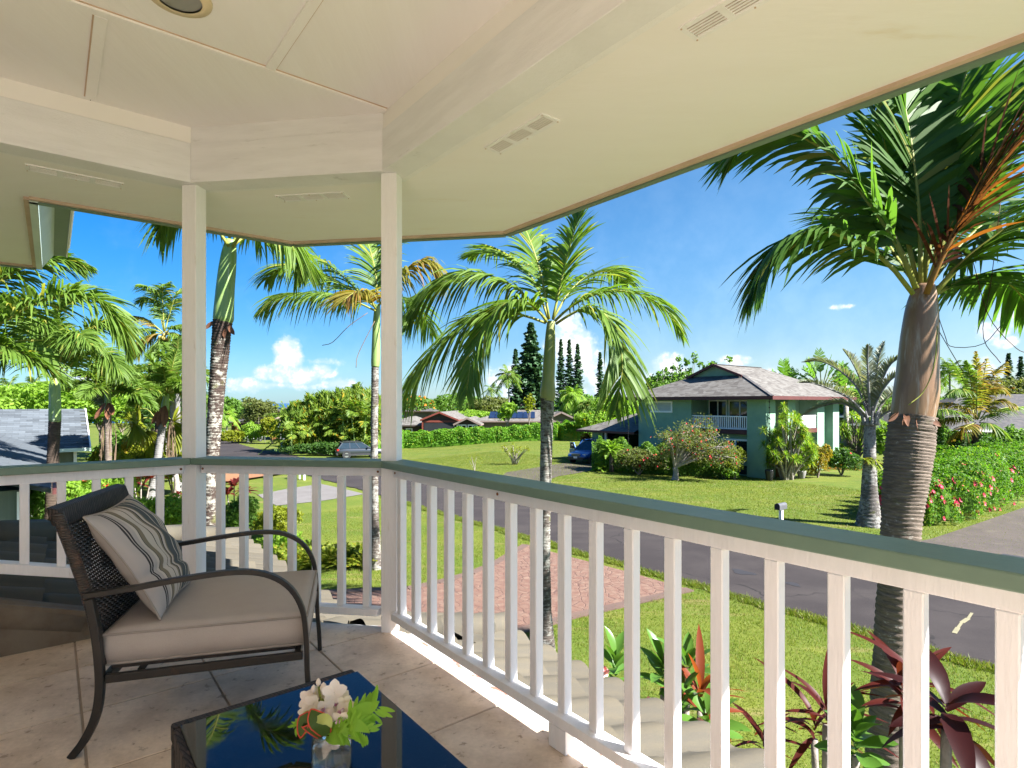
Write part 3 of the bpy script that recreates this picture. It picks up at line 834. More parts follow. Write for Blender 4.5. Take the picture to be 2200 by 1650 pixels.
# right skirt
HIPA = E2
def keep_r(c):
    return c.dot(RN) > RB + .03 and (c - E2).dot((CD - RD).normalized()) > -9 and ((c - E2).dot(RD) > -(2.58 - c.dot(RN)) * .42 - .02)
e0 = TN(E2.dot(RD), 2.58)
skr, d3 = tile_roof('lower_tile_roof', 'grey brown concrete tile roof sloping away under the right railing', e0 - RD * .6, RD, -RN, .33, 17, 3, EZ, keep_r)
b = MB(); b.add([up(E2, EZ), up(E3, EZ), up(TN(1.0, RB + .05), FZ - .12), up(b_out[2], FZ - .12)], [(0, 1, 2, 3)]); build(b, 'underlay', M['grout'], skr)
b = MB(); b.bar(up(E2 + RN * .035, EZ - .045), up(E3 + RN * .035, EZ - .045), .05, .07); build(b, 'gutter', M['white_metal'], skr)
skc, d3 = tile_roof('lower_tile_roof', 'narrow concrete tile roof below the middle railing', E1 - CD * .2, CD, -CN, .33, 7, 3, EZ, lambda c: (c - A0).dot(CN) > .06 and (c - E2).dot(CD) < (c - E2).dot(-CN) * -.4 + .02)
b = MB(); b.add([up(E1 - CD * .2, EZ), up(E2, EZ), up(b_out[2], FZ - .12), up(b_out[1], FZ - .12)], [(0, 1, 2, 3)]); build(b, 'underlay', M['grout'], skc)
for l0, l1, k in ((.046, .17, 1), (.046, .17, 2)):
    i0, i1 = bay_line(l0), bay_line(l1)
    q = [up(i0[k], FZ - .012), up(i0[k + 1], FZ - .012), up(i1[k + 1], FZ - .05), up(i1[k], FZ - .05)]
    build(MB().add([v for v in q] + [v - UZ * .01 for v in q], [(0, 1, 2, 3), (7, 6, 5, 4), (3, 2, 6, 7)]), 'flashing', M['flash'], (skc, skr)[k - 1])
# hip caps between them
h0 = up(E2, EZ + .06); h1 = up(b_out[2], FZ - .04)
for i in range(4):
    p = h0.lerp(h1, i / 4); q = h0.lerp(h1, (i + 1.15) / 4)
    b = MB(); b.tube([p + UZ * .02, q], [.10, .085], 10); build(b, 'ridge_cap', M['rooftile'], skr, smooth=True)
# left roof plane falling to the right, hip at its back
LE = 1.848
def zl(a): return EZ + .33 * (LE - a)
def keep_l(c):
    a_, b2 = c.dot(NV), -c.dot(DV)
    return b2 > 3.80 and b2 < 5.72 + a_ and a_ > -3.0
ltr, d3 = tile_roof('lower_tile_roof', 'dark concrete tile roof with hip caps behind the left railing', AB(LE, 3.82), -DV, -NV, .33, 15, 11, EZ, keep_l)
b = MB(); b.add([AB(LE, 3.8, EZ - .01), AB(LE, 7.6, EZ - .01), AB(-2.6, 3.8, zl(-2.6) - .01)], [(0, 1, 2)]); build(b, 'underlay', M['grout'], ltr)
for i in range(11):
    a1 = LE - i * .38; a0 = a1 - .42
    p = AB(a1, 5.76 + a1, zl(a1) + .07); q = AB(a0, 5.76 + a0, zl(a0) + .05)
    b = MB(); b.tube([p, q], [.11, .095], 10); build(b, 'ridge_cap', M['rooftile'], ltr, smooth=True)
b = MB()
b.add([AB(-2.4, 3.74, FZ - .02), AB(.55, 3.74, FZ - .02), AB(.55, 3.74, zl(.55) + .05), AB(-2.4, 3.74, zl(-2.4) + .05),
       AB(-2.4, 3.84, FZ - .02), AB(.55, 3.84, FZ - .02), AB(.55, 3.84, zl(.55) + .05), AB(-2.4, 3.84, zl(-2.4) + .05)],
      [(0, 1, 2, 3), (3, 2, 6, 7), (0, 3, 7, 4), (1, 5, 6, 2)])
build(b, 'cut_edge', M['rooftile_side'], ltr)
for k in range(6):
    b = MB(); a_ = -2.2 + k * .47
    b.tube([AB(a_, 3.80, zl(a_) - .02), AB(a_ + .45, 3.80, zl(a_ + .45) - .02)], [.085, .075], 10); build(b, 'edge_tile', M['rooftile_side'], ltr, smooth=True)
b = MB(); b.bar(AB(LE + .03, 3.9, EZ - .03), AB(LE + .03, 7.6, EZ - .03), .05, .07); build(b, 'gutter', M['white_metal'], ltr)

# ================================================================== patio chair
CU = Vector((.963, .27, 0)); CW = Vector((-.27, .963, 0)); CO = Vector((-1.463, 2.063, 0))
def C3(a, c, z): return CO + CU * a + CW * c + UZ * (FZ + z)
WD = .62
def wicker_mat():
    m, nt = new_mat('woven_wicker')
    ob = nn(nt, 'ShaderNodeTexCoord').outputs['Object']
    mp = nn(nt, 'ShaderNodeMapping', {'Vector': ob, 'Rotation': (0, 0, math.atan2(-.6245, .781) * -1)}).outputs[0]
    br = nn(nt, 'ShaderNodeTexBrick', {'Vector': mp, 'Scale': 1.0, 'Mortar Size': .0016, 'Brick Width': .026, 'Row Height': .0085, 'Color1': (.060, .043, .037, 1), 'Color2': (.034, .026, .023, 1), 'Mortar': (.006, .005, .005, 1), 'Mortar Smooth': .6, 'Bias': 0.0})
    bp = nn(nt, 'ShaderNodeBump', {'Height': br.outputs['Fac'], 'Strength': 1.0, 'Distance': -.004})
    p = nn(nt, 'ShaderNodeBsdfPrincipled', {'Base Color': br.outputs['Color'], 'Roughness': .55, 'Specular IOR Level': .25, 'Normal': bp.outputs[0]})
    nn(nt, 'ShaderNodeOutputMaterial', {'Surface': p.outputs[0]})
    return m
M['wicker'] = wicker_mat()
def wrapped():
    m, nt = new_mat('wrapped_wicker')
    ob = nn(nt, 'ShaderNodeTexCoord').outputs['Object']
    w = nn(nt, 'ShaderNodeTexWave', {'Vector': ob, 'Scale': 34.0, 'Distortion': 1.2, 'Detail': 2}, bands_direction='Z').outputs['Fac']
    n = nn(nt, 'ShaderNodeTexNoise', {'Vector': ob, 'Scale': 25}).outputs[0]
    col = mixc(nt, smooth(nt, n, .45, .7), (.034, .026, .023), (.085, .048, .032))
    bp = nn(nt, 'ShaderNodeBump', {'Height': w, 'Strength': .9, 'Distance': .003})
    p = nn(nt, 'ShaderNodeBsdfPrincipled', {'Base Color': col, 'Roughness': .42, 'Normal': bp.outputs[0]})
    nn(nt, 'ShaderNodeOutputMaterial', {'Surface': p.outputs[0]})
    return m
M['wrapped'] = wrapped()
ch = thing('patio_chair', C3(.34, .31, 0), 'dark metal and wicker patio chair with a taupe seat cushion', 'chair')
def flatbar(path, w, h, name, m, n=26, up=None):
    """rectangular bar swept along path: w across the chair, h in the bend plane"""
    pts = spline(path, n); b = MB(); vs = []
    for i, p in enumerate(pts):
        t = (pts[min(i + 1, n - 1)] - pts[max(i - 1, 0)]).normalized()
        s_ = CW; k = t.cross(s_).normalized()
        vs += [p + s_ * (w / 2) + k * (h / 2), p - s_ * (w / 2) + k * (h / 2), p - s_ * (w / 2) - k * (h / 2), p + s_ * (w / 2) - k * (h / 2)]
    fs = [(i * 4 + j, i * 4 + (j + 1) % 4, i * 4 + 4 + (j + 1) % 4, i * 4 + 4 + j) for i in range(n - 1) for j in range(4)]
    fs += [(3, 2, 1, 0), (4 * n - 4, 4 * n - 3, 4 * n - 2, 4 * n - 1)]
    b.add(vs, fs); return build(b, name, m, ch, bevel=.003)
for c in (-.034, WD + .034):
    flatbar([C3(-.045, c, .560), C3(.10, c, .574), C3(.28, c, .596), C3(.44, c, .606), C3(.545, c, .588), C3(.625, c, .535), C3(.672, c, .45), C3(.688, c, .34), C3(.692, c, .2), C3(.70, c, .10), C3(.705, c, 0)], .028, .019, 'arm', M['metal_dark'], 44)
    flatbar([C3(-.030, c, .548), C3(-.012, c, .44), C3(.0, c, .32), C3(.002, c, .22), C3(-.012, c, .13), C3(-.045, c, .055), C3(-.085, c, 0)], .028, .027, 'leg', M['metal_dark'], 30)
for c in (-.034, WD + .034):
    b = MB(); b.bar(C3(.02, c, .262), C3(.676, c, .268), .020, .030); build(b, 'seat_rail', M['metal_dark'], ch, bevel=.003)
for a in (.02, .655):
    b = MB(); b.bar(C3(a, -.02, .262), C3(a, WD + .02, .262), .024, .032); build(b, 'seat_rail', M['metal_dark'], ch, bevel=.003)
b = MB(); b.box(C3(.335, WD / 2, .287), CU * .31, CW * (WD / 2 - .0), UZ * .006); build(b, 'seat_deck', M['wood_dark'], ch)
b = MB(); b.box(C3(.30, .02, .297), CU * .10, CW * .012, UZ * .003); build(b, 'cushion_tie', M['welt'], ch)
# wicker back: stiles, top rail, woven panel
def bk(c, s):                       # s: 0 at the seat, 1 at the top
    return C3(-.030 - .112 * s ** 1.15 - .03 * c, c, .47 + .383 * s)
for c in (-.002, WD + .002):
    b = MB(); pts = spline([C3(-.005, c, .30), bk(c, 0), bk(c, .5), bk(c, .985)], 16); b.tube(pts, .019, 10); build(b, 'back_stile', M['wrapped'], ch, smooth=True)
b = MB(); tp = bk(0, .95); b.box((bk(0, .95) + bk(WD, .95)) / 2, CW * (WD / 2 + .012), CU * .019 - UZ * .004, (bk(0, 1) - bk(0, .9)).normalized() * .034)
build(b, 'back_top_rail', M['wicker'], ch, bevel=.006)
def strand_grid():
    b = MB(); nh, nv = 40, 34
    for i in range(nv + 1):
        c = .01 + (WD - .02) * i / nv
        pts = [C3(-.005, c, .315)] + [bk(c, q / 5 * .9) for q in range(6)]
        b.tube(pts, .0028, 4, cap=False)
    for j in range(nh):
        s_ = -.42 + 1.30 * j / nh
        pts = []
        for i in range(nv + 1):
            c = .01 + (WD - .02) * i / nv
            p = bk(c, s_) if s_ >= 0 else bk(c, 0).lerp(C3(-.005, c, .315), -s_ / .42)
            pts.append(p + CU * (.0042 * (1 if (i + j) % 2 else -1)))
        b.tube(pts, .0045, 4, cap=False, flat=.5)
    return b
build(strand_grid(), 'woven_back', M['wood_dark'], ch, kind='stuff')
# seat cushion: boxed cushion with crowned top and piping
def boxed(c0, c1, a0, a1, z0, z1):
    N = 30; V = []; T = []
    def edge(q):                    # 0..1 -> rounding
        return (1 - abs(2 * q - 1) ** 7)
    top = []; bot = []
    for j in range(N + 1):
        for i in range(N + 1):
            x, y = i / N, j / N
            cr = math.sin(math.pi * x) ** .5 * math.sin(math.pi * y) ** .5
            wob = .006 * math.sin(9 * x + 4 * y) * cr
            e = min(x, 1 - x, y, 1 - y)
            top.append(C3(a0 + (a1 - a0) * x, c0 + (c1 - c0) * y, z1 - .010 * (e < .001) + .020 * cr + wob))
            bot.append(C3(a0 + (a1 - a0) * x, c0 + (c1 - c0) * y, z0 - .004 * cr))
    b = MB(); n1 = N + 1; b.add(top + bot, [])
    fs = []
    for j in range(N):
        for i in range(N):
            k = j * n1 + i
            fs.append((k, k + 1, k + n1 + 1, k + n1)); k += n1 * n1
            fs.append((k, k + n1, k + n1 + 1, k + 1))
    ring = [i for i in range(n1)] + [j * n1 + N for j in range(1, n1)] + [N * n1 + i for i in range(N - 1, -1, -1)] + [j * n1 for j in range(N - 1, 0, -1)]
    off = n1 * n1
    # side wall, bulging slightly
    cen = C3((a0 + a1) / 2, (c0 + c1) / 2, 0)
    mid = []
    base = len(b.v)
    for q in ring:
        p = (Vector(b.v[q]) + Vector(b.v[q + off])) / 2; o_ = p - cen; o_.z = 0
        mid.append(p + o_.normalized() * .008)
    b.v += [tuple(p) for p in mid]
    m = len(ring)
    for q in range(m):
        r2 = (q + 1) % m
        fs.append((ring[q], base + q, base + r2, ring[r2])); fs.append((base + q, ring[q] + off, ring[r2] + off, base + r2))
    b.f = fs; b.m = [0] * len(fs)
    return b, [Vector(b.v[q]) for q in ring], [Vector(b.v[q + off]) for q in ring]
cb, rt, rb = boxed(-.005, WD + .005, .0, .69, .30, .415)
cush = build(cb, 'seat_cushion', M['seat'], ch, smooth=True)
for r_ in (rt, rb):
    b = MB(); b.tube(r_ + [r_[0]], .0046, 6, cap=False); build(b, 'piping', M['welt'], cush, smooth=True)

# striped pillow leaning on the back
def stripes():
    m, nt = new_mat('striped_pillow_fabric')
    ob = nn(nt, 'ShaderNodeTexCoord').outputs['Object']
    n = nn(nt, 'ShaderNodeTexNoise', {'Vector': ob, 'Scale': 7, 'Detail': 2}).outputs[0]
    x = mth(nt, 'ADD', nn(nt, 'ShaderNodeSeparateXYZ', {0: ob}).outputs[0], mth(nt, 'MULTIPLY', mth(nt, 'SUBTRACT', n, .5), .010))
    f = mth(nt, 'ADD', mth(nt, 'MULTIPLY', x, 1 / .45), .5)
    rp = nn(nt, 'ShaderNodeValToRGB', {0: f}); cr = rp.color_ramp; cr.interpolation = 'CONSTANT'
    grey, dark, slate, olive, cream = (.37, .335, .315), (.040, .038, .040), (.080, .090, .092), (.19, .16, .115), (.48, .42, .36)
    seq = [(0, grey), (.105, dark), (.120, grey), (.128, dark), (.142, grey), (.185, cream), (.215, dark), (.226, olive), (.275, cream), (.365, dark), (.376, cream), (.44, olive), (.468, dark), (.482, cream), (.515, olive), (.53, slate), (.615, cream), (.632, slate), (.71, cream), (.73, olive), (.75, cream), (.77, dark), (.782, cream), (.82, slate), (.88, cream), (.90, grey), (.94, dark), (.955, grey)]
    while len(cr.elements) < min(len(seq), 32): cr.elements.new(.5)
    for e, (p, c) in zip(cr.elements, seq):
        e.position = p; e.color = c + (1,)
    nb = nn(nt, 'ShaderNodeTexNoise', {'Vector': ob, 'Scale': 600, 'Detail': 2}).outputs[0]
    bp = nn(nt, 'ShaderNodeBump', {'Height': nb, 'Strength': .4, 'Distance': .001})
    p = nn(nt, 'ShaderNodeBsdfPrincipled', {'Base Color': rp.outputs[0], 'Roughness': .92, 'Specular IOR Level': .1, 'Normal': bp.outputs[0]})
    nn(nt, 'ShaderNodeOutputMaterial', {'Surface': p.outputs[0]})
    return m
M['stripe'] = stripes()
pT = C3(-.085, .255, .815); pB = C3(.150, .265, .430)
yv = (pT - pB).normalized(); xv = (CW - yv * CW.dot(yv)).normalized(); zv = xv.cross(yv)
if zv.dot(CU) < 0: zv = -zv
N = 44; V = []; Tq = []
from mathutils import noise as mnoise
for side in (1, -1):
    for j in range(N + 1):
        for i in range(N + 1):
            x, y = 2 * i / N - 1, 2 * j / N - 1
            pin = 1 - .07 * (1 - abs(y) ** 2) * abs(x) ** 3
            pin2 = 1 - .07 * (1 - abs(x) ** 2) * abs(y) ** 3
            th = max(0.0, (1 - abs(x) ** 2.6) * (1 - abs(y) ** 2.6)) ** .55
            w_ = mnoise.noise((x * 2.2, y * 2.2, side * 3)) * .010 * th + .006 * math.sin(6 * x + 10 * y * (1 + .2 * x)) * th * (1 - abs(y)) 
            fold = -.016 * math.exp(-((y + .42 + .16 * x) / .07) ** 2) * th if side == 1 else 0
            V.append((x * .232 * pin, y * .232 * pin2, side * (.072 * th + w_) + fold - .012 * y * y))
n1 = N + 1
for s_ in range(2):
    for j in range(N):
        for i in range(N):
            k = s_ * n1 * n1 + j * n1 + i
            Tq.append((k, k + 1, k + n1 + 1, k + n1) if s_ == 0 else (k, k + n1, k + n1 + 1, k + 1))
me = np_mesh('pillow', V, Tq, mats=[M['stripe']], nper=4, smooth=True)
Mx = Matrix((xv, yv, zv)).transposed().to_4x4(); Mx.translation = (pT + pB) / 2 + zv * .030
pil = put(me, 'pillow', mtx=Mx, label='square striped pillow in grey, olive and cream leaning on the chair back', cat='pillow')
rim = [(-1 + 2 * i / 24, -1) for i in range(25)] + [(1, -1 + 2 * i / 24) for i in range(1, 25)] + [(1 - 2 * i / 24, 1) for i in range(1, 25)] + [(-1, 1 - 2 * i / 24) for i in range(1, 24)]
b = MB(); b.tube([Vector((x * .232 * (1 - .07 * (1 - y * y) * abs(x) ** 3), y * .232 * (1 - .07 * (1 - x * x) * abs(y) ** 3), -.012 * y * y)) for x, y in rim + [rim[0]]], .0038, 6, cap=False)
o = build(b, 'piping', M['welt'], pil, smooth=True, local=True)

# ================================================================== wicker table with black glass
T0 = Vector((-.852, 1.437, 0)); TZ = CZ - .800
TA, TB = .475, .90
def T3(a, b_, z): return T0 + NV * a + DV * b_ + UZ * z
tb = thing('coffee_table', T3(TA / 2, TB / 2, FZ), 'dark wicker coffee table with a black glass top', 'table')
for name, p, q, w in (('rim', (0, .0175), (TA, .0175), .035), ('rim', (.011, .0355), (.011, TB), .022), ('rim', (TA - .02, .0355), (TA - .02, TB), .022)):
    b = MB(); b.bar(T3(p[0], p[1], TZ - .020), T3(q[0], q[1], TZ - .020), w, .045); build(b, name, M['wicker'], tb, bevel=.006)
b = MB(); b.bar(T3(TA / 2 + .007, .040, TZ + .004), T3(TA / 2 + .007, TB, TZ + .004), TA - .026 + .012, .009); build(b, 'glass_top', M['tglass'], tb, bevel=.002)
for p, q in (((.012, .04), (.012, TB)), ((.02, .016), (TA - .03, .016)), ((TA - .018, .04), (TA - .018, TB))):
    b = MB(); b.bar(T3(p[0], p[1], TZ - .085), T3(q[0], q[1], TZ - .085), .016, .08); build(b, 'apron', M['wicker'], tb)
for a_, b_ in ((.022, .022), (TA - .022, .022), (.022, TB - .022), (TA - .022, TB - .022)):
    b = MB(); b.box(T3(a_, b_, (FZ + TZ - .046) / 2), NV * .021, DV * .021, UZ * ((TZ - .046 - FZ) / 2)); build(b, 'leg', M['wicker'], tb, bevel=.006)

# glass vase with an orchid bouquet
VC = T3(.222, .490, TZ + .0088)
vs_ = thing('glass_vase', VC, 'clear glass jar holding water on the black table top', 'vase')
b = MB(); prof = [(.001, 0), (.036, 0), (.040, .004), (.041, .05), (.041, .098), (.038, .108), (.037, .122), (.0395, .126), (.0365, .126), (.0345, .121), (.0355, .108), (.0385, .098), (.0385, .05), (.0375, .008), (.001, .006)]
b.lathe(VC, prof, 40, cap=False); build(b, 'jar', M['clear'], vs_, smooth=True)
b = MB(); b.lathe(VC, [(.001, .0065), (.0370, .0085), (.0380, .05), (.0380, .092), (.001, .092)], 40, cap=False); build(b, 'water', M['water'], vs_, smooth=True)
M['petal'] = leaf('orchid_petal', (.76, .64, .63), (.84, .76, .75), trans=.25, rough=.6)
M['petal2'] = mat('orchid_lip', (.74, .58, .63), (.42, .10, .24), scale=120, rough=.6)
M['stemg'] = leaf('flower_stem', (.24, .30, .06), (.36, .34, .08), trans=.1)
M['bleaf'] = leaf('bright_leaf', (.20, .38, .03), (.26, .45, .05), trans=.4)
M['dleaf'] = leaf('dark_leaf', (.045, .085, .018), (.07, .12, .03), trans=.25)
M['redge'] = mat('red_leaf_edge', (.55, .06, .03), rough=.5)
M['variegated'] = leaf('cream_leaf', (.55, .55, .20), (.36, .45, .12), trans=.35)
bq = thing('orchid_bouquet', VC + UZ * .02, 'small bouquet of white and purple orchids with green leaves in the jar', 'bouquet')
def petal(b, c, d, n, L, w, cup=.2, mi=0):
    d = d.normalized(); s = d.cross(n).normalized(); n2 = s.cross(d)
    rows = [(0, .12), (.25, .75), (.55, 1.0), (.8, .78), (1, .2)]
    vs = []
    for t, k in rows:
        for q in (-1, 0, 1):
            vs.append(c + d * (L * t) + s * (q * w * k / 2) + n2 * (cup * L * (t * t) + (.12 * w * abs(q))))
    fs = [(i * 3 + j, i * 3 + j + 1, i * 3 + j + 4, i * 3 + j + 3) for i in range(4) for j in range(2)]
    b.add(vs, fs, mi)
def bloom(c, face, r, lip=True):
    face = face.normalized(); u = face.cross(UZ).normalized(); w = face.cross(u)
    b = MB(); a0 = rnd.uniform(0, 6)
    for k in range(5):
        a = a0 + k * 2 * math.pi / 5
        petal(b, c, u * math.cos(a) + w * math.sin(a) + face * .25, face, r * rnd.uniform(.9, 1.1), r * .85, -.15)
    if lip:
        for k in range(3):
            petal(b, c + face * .002, face + (u * math.cos(k * 2.1) + w * math.sin(k * 2.1)) * .6, u, r * .6, r * .5, .3, 1)
    o = build(b, 'bloom', [M['petal'], M['petal2']], bq, smooth=True)
def bp(px, py, dz=0): 
    Z = VC.y + dz; return P(px, py, Z)
base = VC + UZ * .10
tv = Vector((0, -1, .35))
for px, py, dz, r, lip in ((664, 1502, .02, .021, 0), (676, 1492, .03, .020, 0), (660, 1528, .0, .018, 0), (692, 1500, .03, .018, 1), (718, 1487, .01, .026, 0), (737, 1502, .02, .020, 0), (744, 1510, 0, .021, 0), (727, 1512, .01, .018, 1), (698, 1524, -.01, .022, 1), (704, 1540, -.02, .018, 1), (742, 1530, -.01, .024, 1), (736, 1547, -.03, .022, 1), (674, 1512, .0, .020, 0)):
    q = bp(px, py, dz)
    f = Vector((rnd.uniform(-.5, .5), -1, rnd.uniform(-.2, .6)))
    bloom(q, f, r, lip)
    b = MB(); b.tube(spline([base + Vector((rnd.uniform(-.01, .01), rnd.uniform(-.01, .01), 0)), base.lerp(q, .6) + UZ * .012, q], 8), .0016, 5); build(b, 'stem', M['stemg'], bq, smooth=True)
q = bp(684, 1466, .03); b = MB(); b.tube(spline([base, bp(689, 1500, .02), bp(685, 1475, .03)], 10), [.0028] * 5 + [.0022] * 5, 6); build(b, 'flower_spike', M['stemg'], bq, smooth=True)
for px, py, r in ((684, 1466, .008), (674, 1482, .010), (695, 1478, .011)):
    b = MB(); c = bp(px, py, .025); b.lathe(c - UZ * r, [(.0005, 0), (r * .6, r * .5), (r * .7, r), (r * .45, r * 1.7), (.0005, r * 2.1)], 8, cap=False); build(b, 'bud', M['petal'], bq, smooth=True)
def bigleaf(pts, w, m, name='leaf', frill=0, edge=None):
    path = spline(pts, 14); b = MB(); vs = []
    for i, p in enumerate(path):
        t = i / 13; d = (path[min(i + 1, 13)] - path[max(i - 1, 0)]).normalized()
        s = d.cross(Vector((0, -1, .5))).normalized()
        ww = w * math.sin(math.pi * min(1, .08 + .92 * t) ** .8) ** .7 * (1 - .9 * frill)
        vs += [p + s * ww / 2 + UZ * .004, p, p - s * ww / 2 + UZ * .004]
    b.add(vs, [(i * 3 + j, i * 3 + j + 1, i * 3 + j + 4, i * 3 + j + 3) for i in range(13) for j in range(2)])
    if frill:
        for i in range(3, 13):
            p = path[i]; d = (path[min(i + 1, 13)] - path[i - 1]).normalized(); s = d.cross(Vector((0, -1, .5))).normalized()
            for sg in (1, -1):
                petal(b, p + s * (sg * w * .10), s * sg + d * .75 + Vector((0, 0, rnd.uniform(-.5, .1))), Vector((0, -1, .4)), w * rnd.uniform(.45, .8), w * .17, -.25)
    o = build(b, name, m, bq, smooth=True)
    if edge:
        b = MB(); b.tube([Vector(v) for v in vs[2::3]], .0014, 5); b.tube([Vector(v) for v in vs[0::3]], .0014, 5); build(b, 'leaf_edge', edge, o, smooth=True)
bigleaf([bp(735, 1570, -.03), bp(757, 1545, -.04), bp(780, 1530, -.03), bp(800, 1522, -.02), bp(815, 1510, -.02)], .050, M['bleaf'], 'leaf', .45)
bigleaf([bp(735, 1572, -.03), bp(755, 1562, -.05), bp(775, 1566, -.05), bp(795, 1578, -.05)], .040, M['bleaf'], 'leaf', .45)
bigleaf([bp(705, 1575, -.03), bp(722, 1567, -.04), bp(735, 1568, -.05), bp(748, 1590, -.05)], .032, M['bleaf'], 'leaf', .3)
bigleaf([bp(690, 1580, -.02), bp(662, 1560, -.03), bp(642, 1555, -.02), bp(630, 1566, -.02)], .024, M['bleaf'], 'leaf', .2)
bigleaf([bp(690, 1585, -.03), bp(668, 1562, -.04), bp(655, 1550, -.04), bp(648, 1572, -.04), bp(645, 1590, -.04)], .028, M['dleaf'], 'leaf', 0, M['redge'])
bigleaf([bp(700, 1582, -.04), bp(688, 1560, -.05), bp(675, 1545, -.05), bp(668, 1528, -.04)], .036, M['dleaf'], 'leaf', 0, M['redge'])
bigleaf([bp(680, 1550, -.05), bp(696, 1549, -.06), bp(706, 1555, -.06), bp(712, 1568, -.06)], .020, M['variegated'], 'leaf')
bigleaf([bp(650, 1545, -.03), bp(660, 1540, -.03), bp(670, 1544, -.03), bp(684, 1570, -.03)], .016, M['variegated'], 'leaf')
bigleaf([bp(700, 1585, -.03), bp(716, 1588, -.045), bp(735, 1592, -.045), bp(752, 1604, -.045)], .026, M['bleaf'], 'leaf')

# ================================================================== palms
def trunk_mat(name, dark, light, lichen=.5, ring=14):
    m, nt = new_mat(name)
    ob = nn(nt, 'ShaderNodeTexCoord').outputs['Object']
    mp = nn(nt, 'ShaderNodeMapping', {'Vector': ob, 'Scale': (1, 1, 6)}).outputs[0]
    n1 = nn(nt, 'ShaderNodeTexNoise', {'Vector': mp, 'Scale': 6, 'Detail': 7, 'Roughness': .7}).outputs[0]
    n2 = nn(nt, 'ShaderNodeTexNoise', {'Vector': ob, 'Scale': 9, 'Detail': 9, 'Roughness': .75}).outputs[0]
    n3 = nn(nt, 'ShaderNodeTexNoise', {'Vector': ob, 'Scale': 1.1, 'Detail': 2}).outputs[0]
    col = mixc(nt, smooth(nt, n1, .35, .68), dark, tuple(x * 1.9 for x in dark))
    a = mth(nt, 'ADD', mth(nt, 'ADD', mth(nt, 'MULTIPLY', n2, .55), mth(nt, 'MULTIPLY', n1, .35)), mth(nt, 'MULTIPLY', n3, .35))
    col = mixc(nt, smooth(nt, a, .78 - lichen * .3, .86 - lichen * .3), col, light)
    n4 = nn(nt, 'ShaderNodeTexNoise', {'Vector': ob, 'Scale': 3.5, 'Detail': 5}).outputs[0]
    col = mixc(nt, mth(nt, 'MULTIPLY', smooth(nt, n4, .60, .72), .55), col, (.12, .13, .035))
    bp = nn(nt, 'ShaderNodeBump', {'Height': n1, 'Strength': .9, 'Distance': .02})
    p = nn(nt, 'ShaderNodeBsdfPrincipled', {'Base Color': col, 'Roughness': .9, 'Specular IOR Level': .15, 'Normal': bp.outputs[0]})
    nn(nt, 'ShaderNodeOutputMaterial', {'Surface': p.outputs[0]})
    return m
M['trunk_lichen'] = trunk_mat('lichen_palm_trunk', (.0414, .0290, .0232), (.3312, .3146, .2650), .55)
M['trunk_grey'] = trunk_mat('grey_palm_trunk', (.1035, .0808, .0642), (.3415, .3105, .2691), .30)
M['trunk_brown'] = trunk_mat('brown_palm_trunk', (.0446, .0324, .0245), (.1872, .1620, .1296), .14)
M['trunk_pale'] = trunk_mat('pale_palm_trunk', (.0608, .0538, .0468), (.2153, .2059, .1966), .8)
M['shaft_green'] = mat('green_crownshaft', (.2282, .3080, .0969), (.1368, .2282, .0628), scale=3, rough=.42, stretch=(3, 3, .5), speck=(.4563, .4791, .3879), speck_scale=3, speck_lo=.55, speck_hi=.75)
M['shaft_yellow'] = mat('yellow_crownshaft', (.2852, .2709, .0963), (.1854, .2282, .0713), scale=2.2, rough=.42, stretch=(3, 3, .4))
M['shaft_brown'] = mat('brown_crownshaft', (.2424, .1462, .0856), (.1711, .0963, .0535), scale=2.5, rough=.35, stretch=(5, 5, .35), bump=.2, bscale=30, speck=(.3351, .2852, .2424), speck_scale=3, speck_lo=.5, speck_hi=.72)
M['frond'] = leaf('palm_leaflet', (.0805, .1495, .0230), (.1380, .2127, .0345), (.2760, .2645, .0517), .04, trans=.42)
M['frond_deep'] = leaf('deep_palm_leaflet', (.0483, .1127, .0207), (.0897, .1725, .0299), (.2300, .2415, .0575), .04, trans=.45)
M['frond_yel'] = leaf('yellowing_palm_leaflet', (.1711, .1711, .0250), (.2282, .1782, .0356), (.2567, .1426, .0428), .25, trans=.45)
M['frond_dead'] = leaf('dead_palm_leaflet', (.062, .020, .011), (.105, .033, .016), (.24, .075, .018), .14, trans=.45)
M['frond_grey'] = leaf('silvery_palm_leaflet', (.1212, .1426, .0963), (.1711, .1782, .1141), (.2139, .1854, .1069), .08, trans=.3)
M['rachis'] = leaf('palm_rachis', (.2139, .2353, .0428), (.2567, .2567, .0535), trans=.1)
M['rachis_dead'] = leaf('dead_rachis', (.2604, .1364, .0310), (.2108, .0992, .0310), trans=.1)
M['boot'] = mat('dry_boot', (.17, .066, .03), (.11, .045, .022), scale=8, rough=.8)
M['fibre'] = mat('dry_skirt', (.1860, .1240, .0775), (.1240, .0806, .0496), scale=14, rough=.9)

M['trunk_silver'] = trunk_mat('silver_palm_trunk', (.07, .062, .056), (.24, .23, .215), .62)
M['trunk_ringed'] = trunk_mat('ringed_palm_trunk', (.0621, .0497, .0414), (.2484, .2401, .2111), .60)

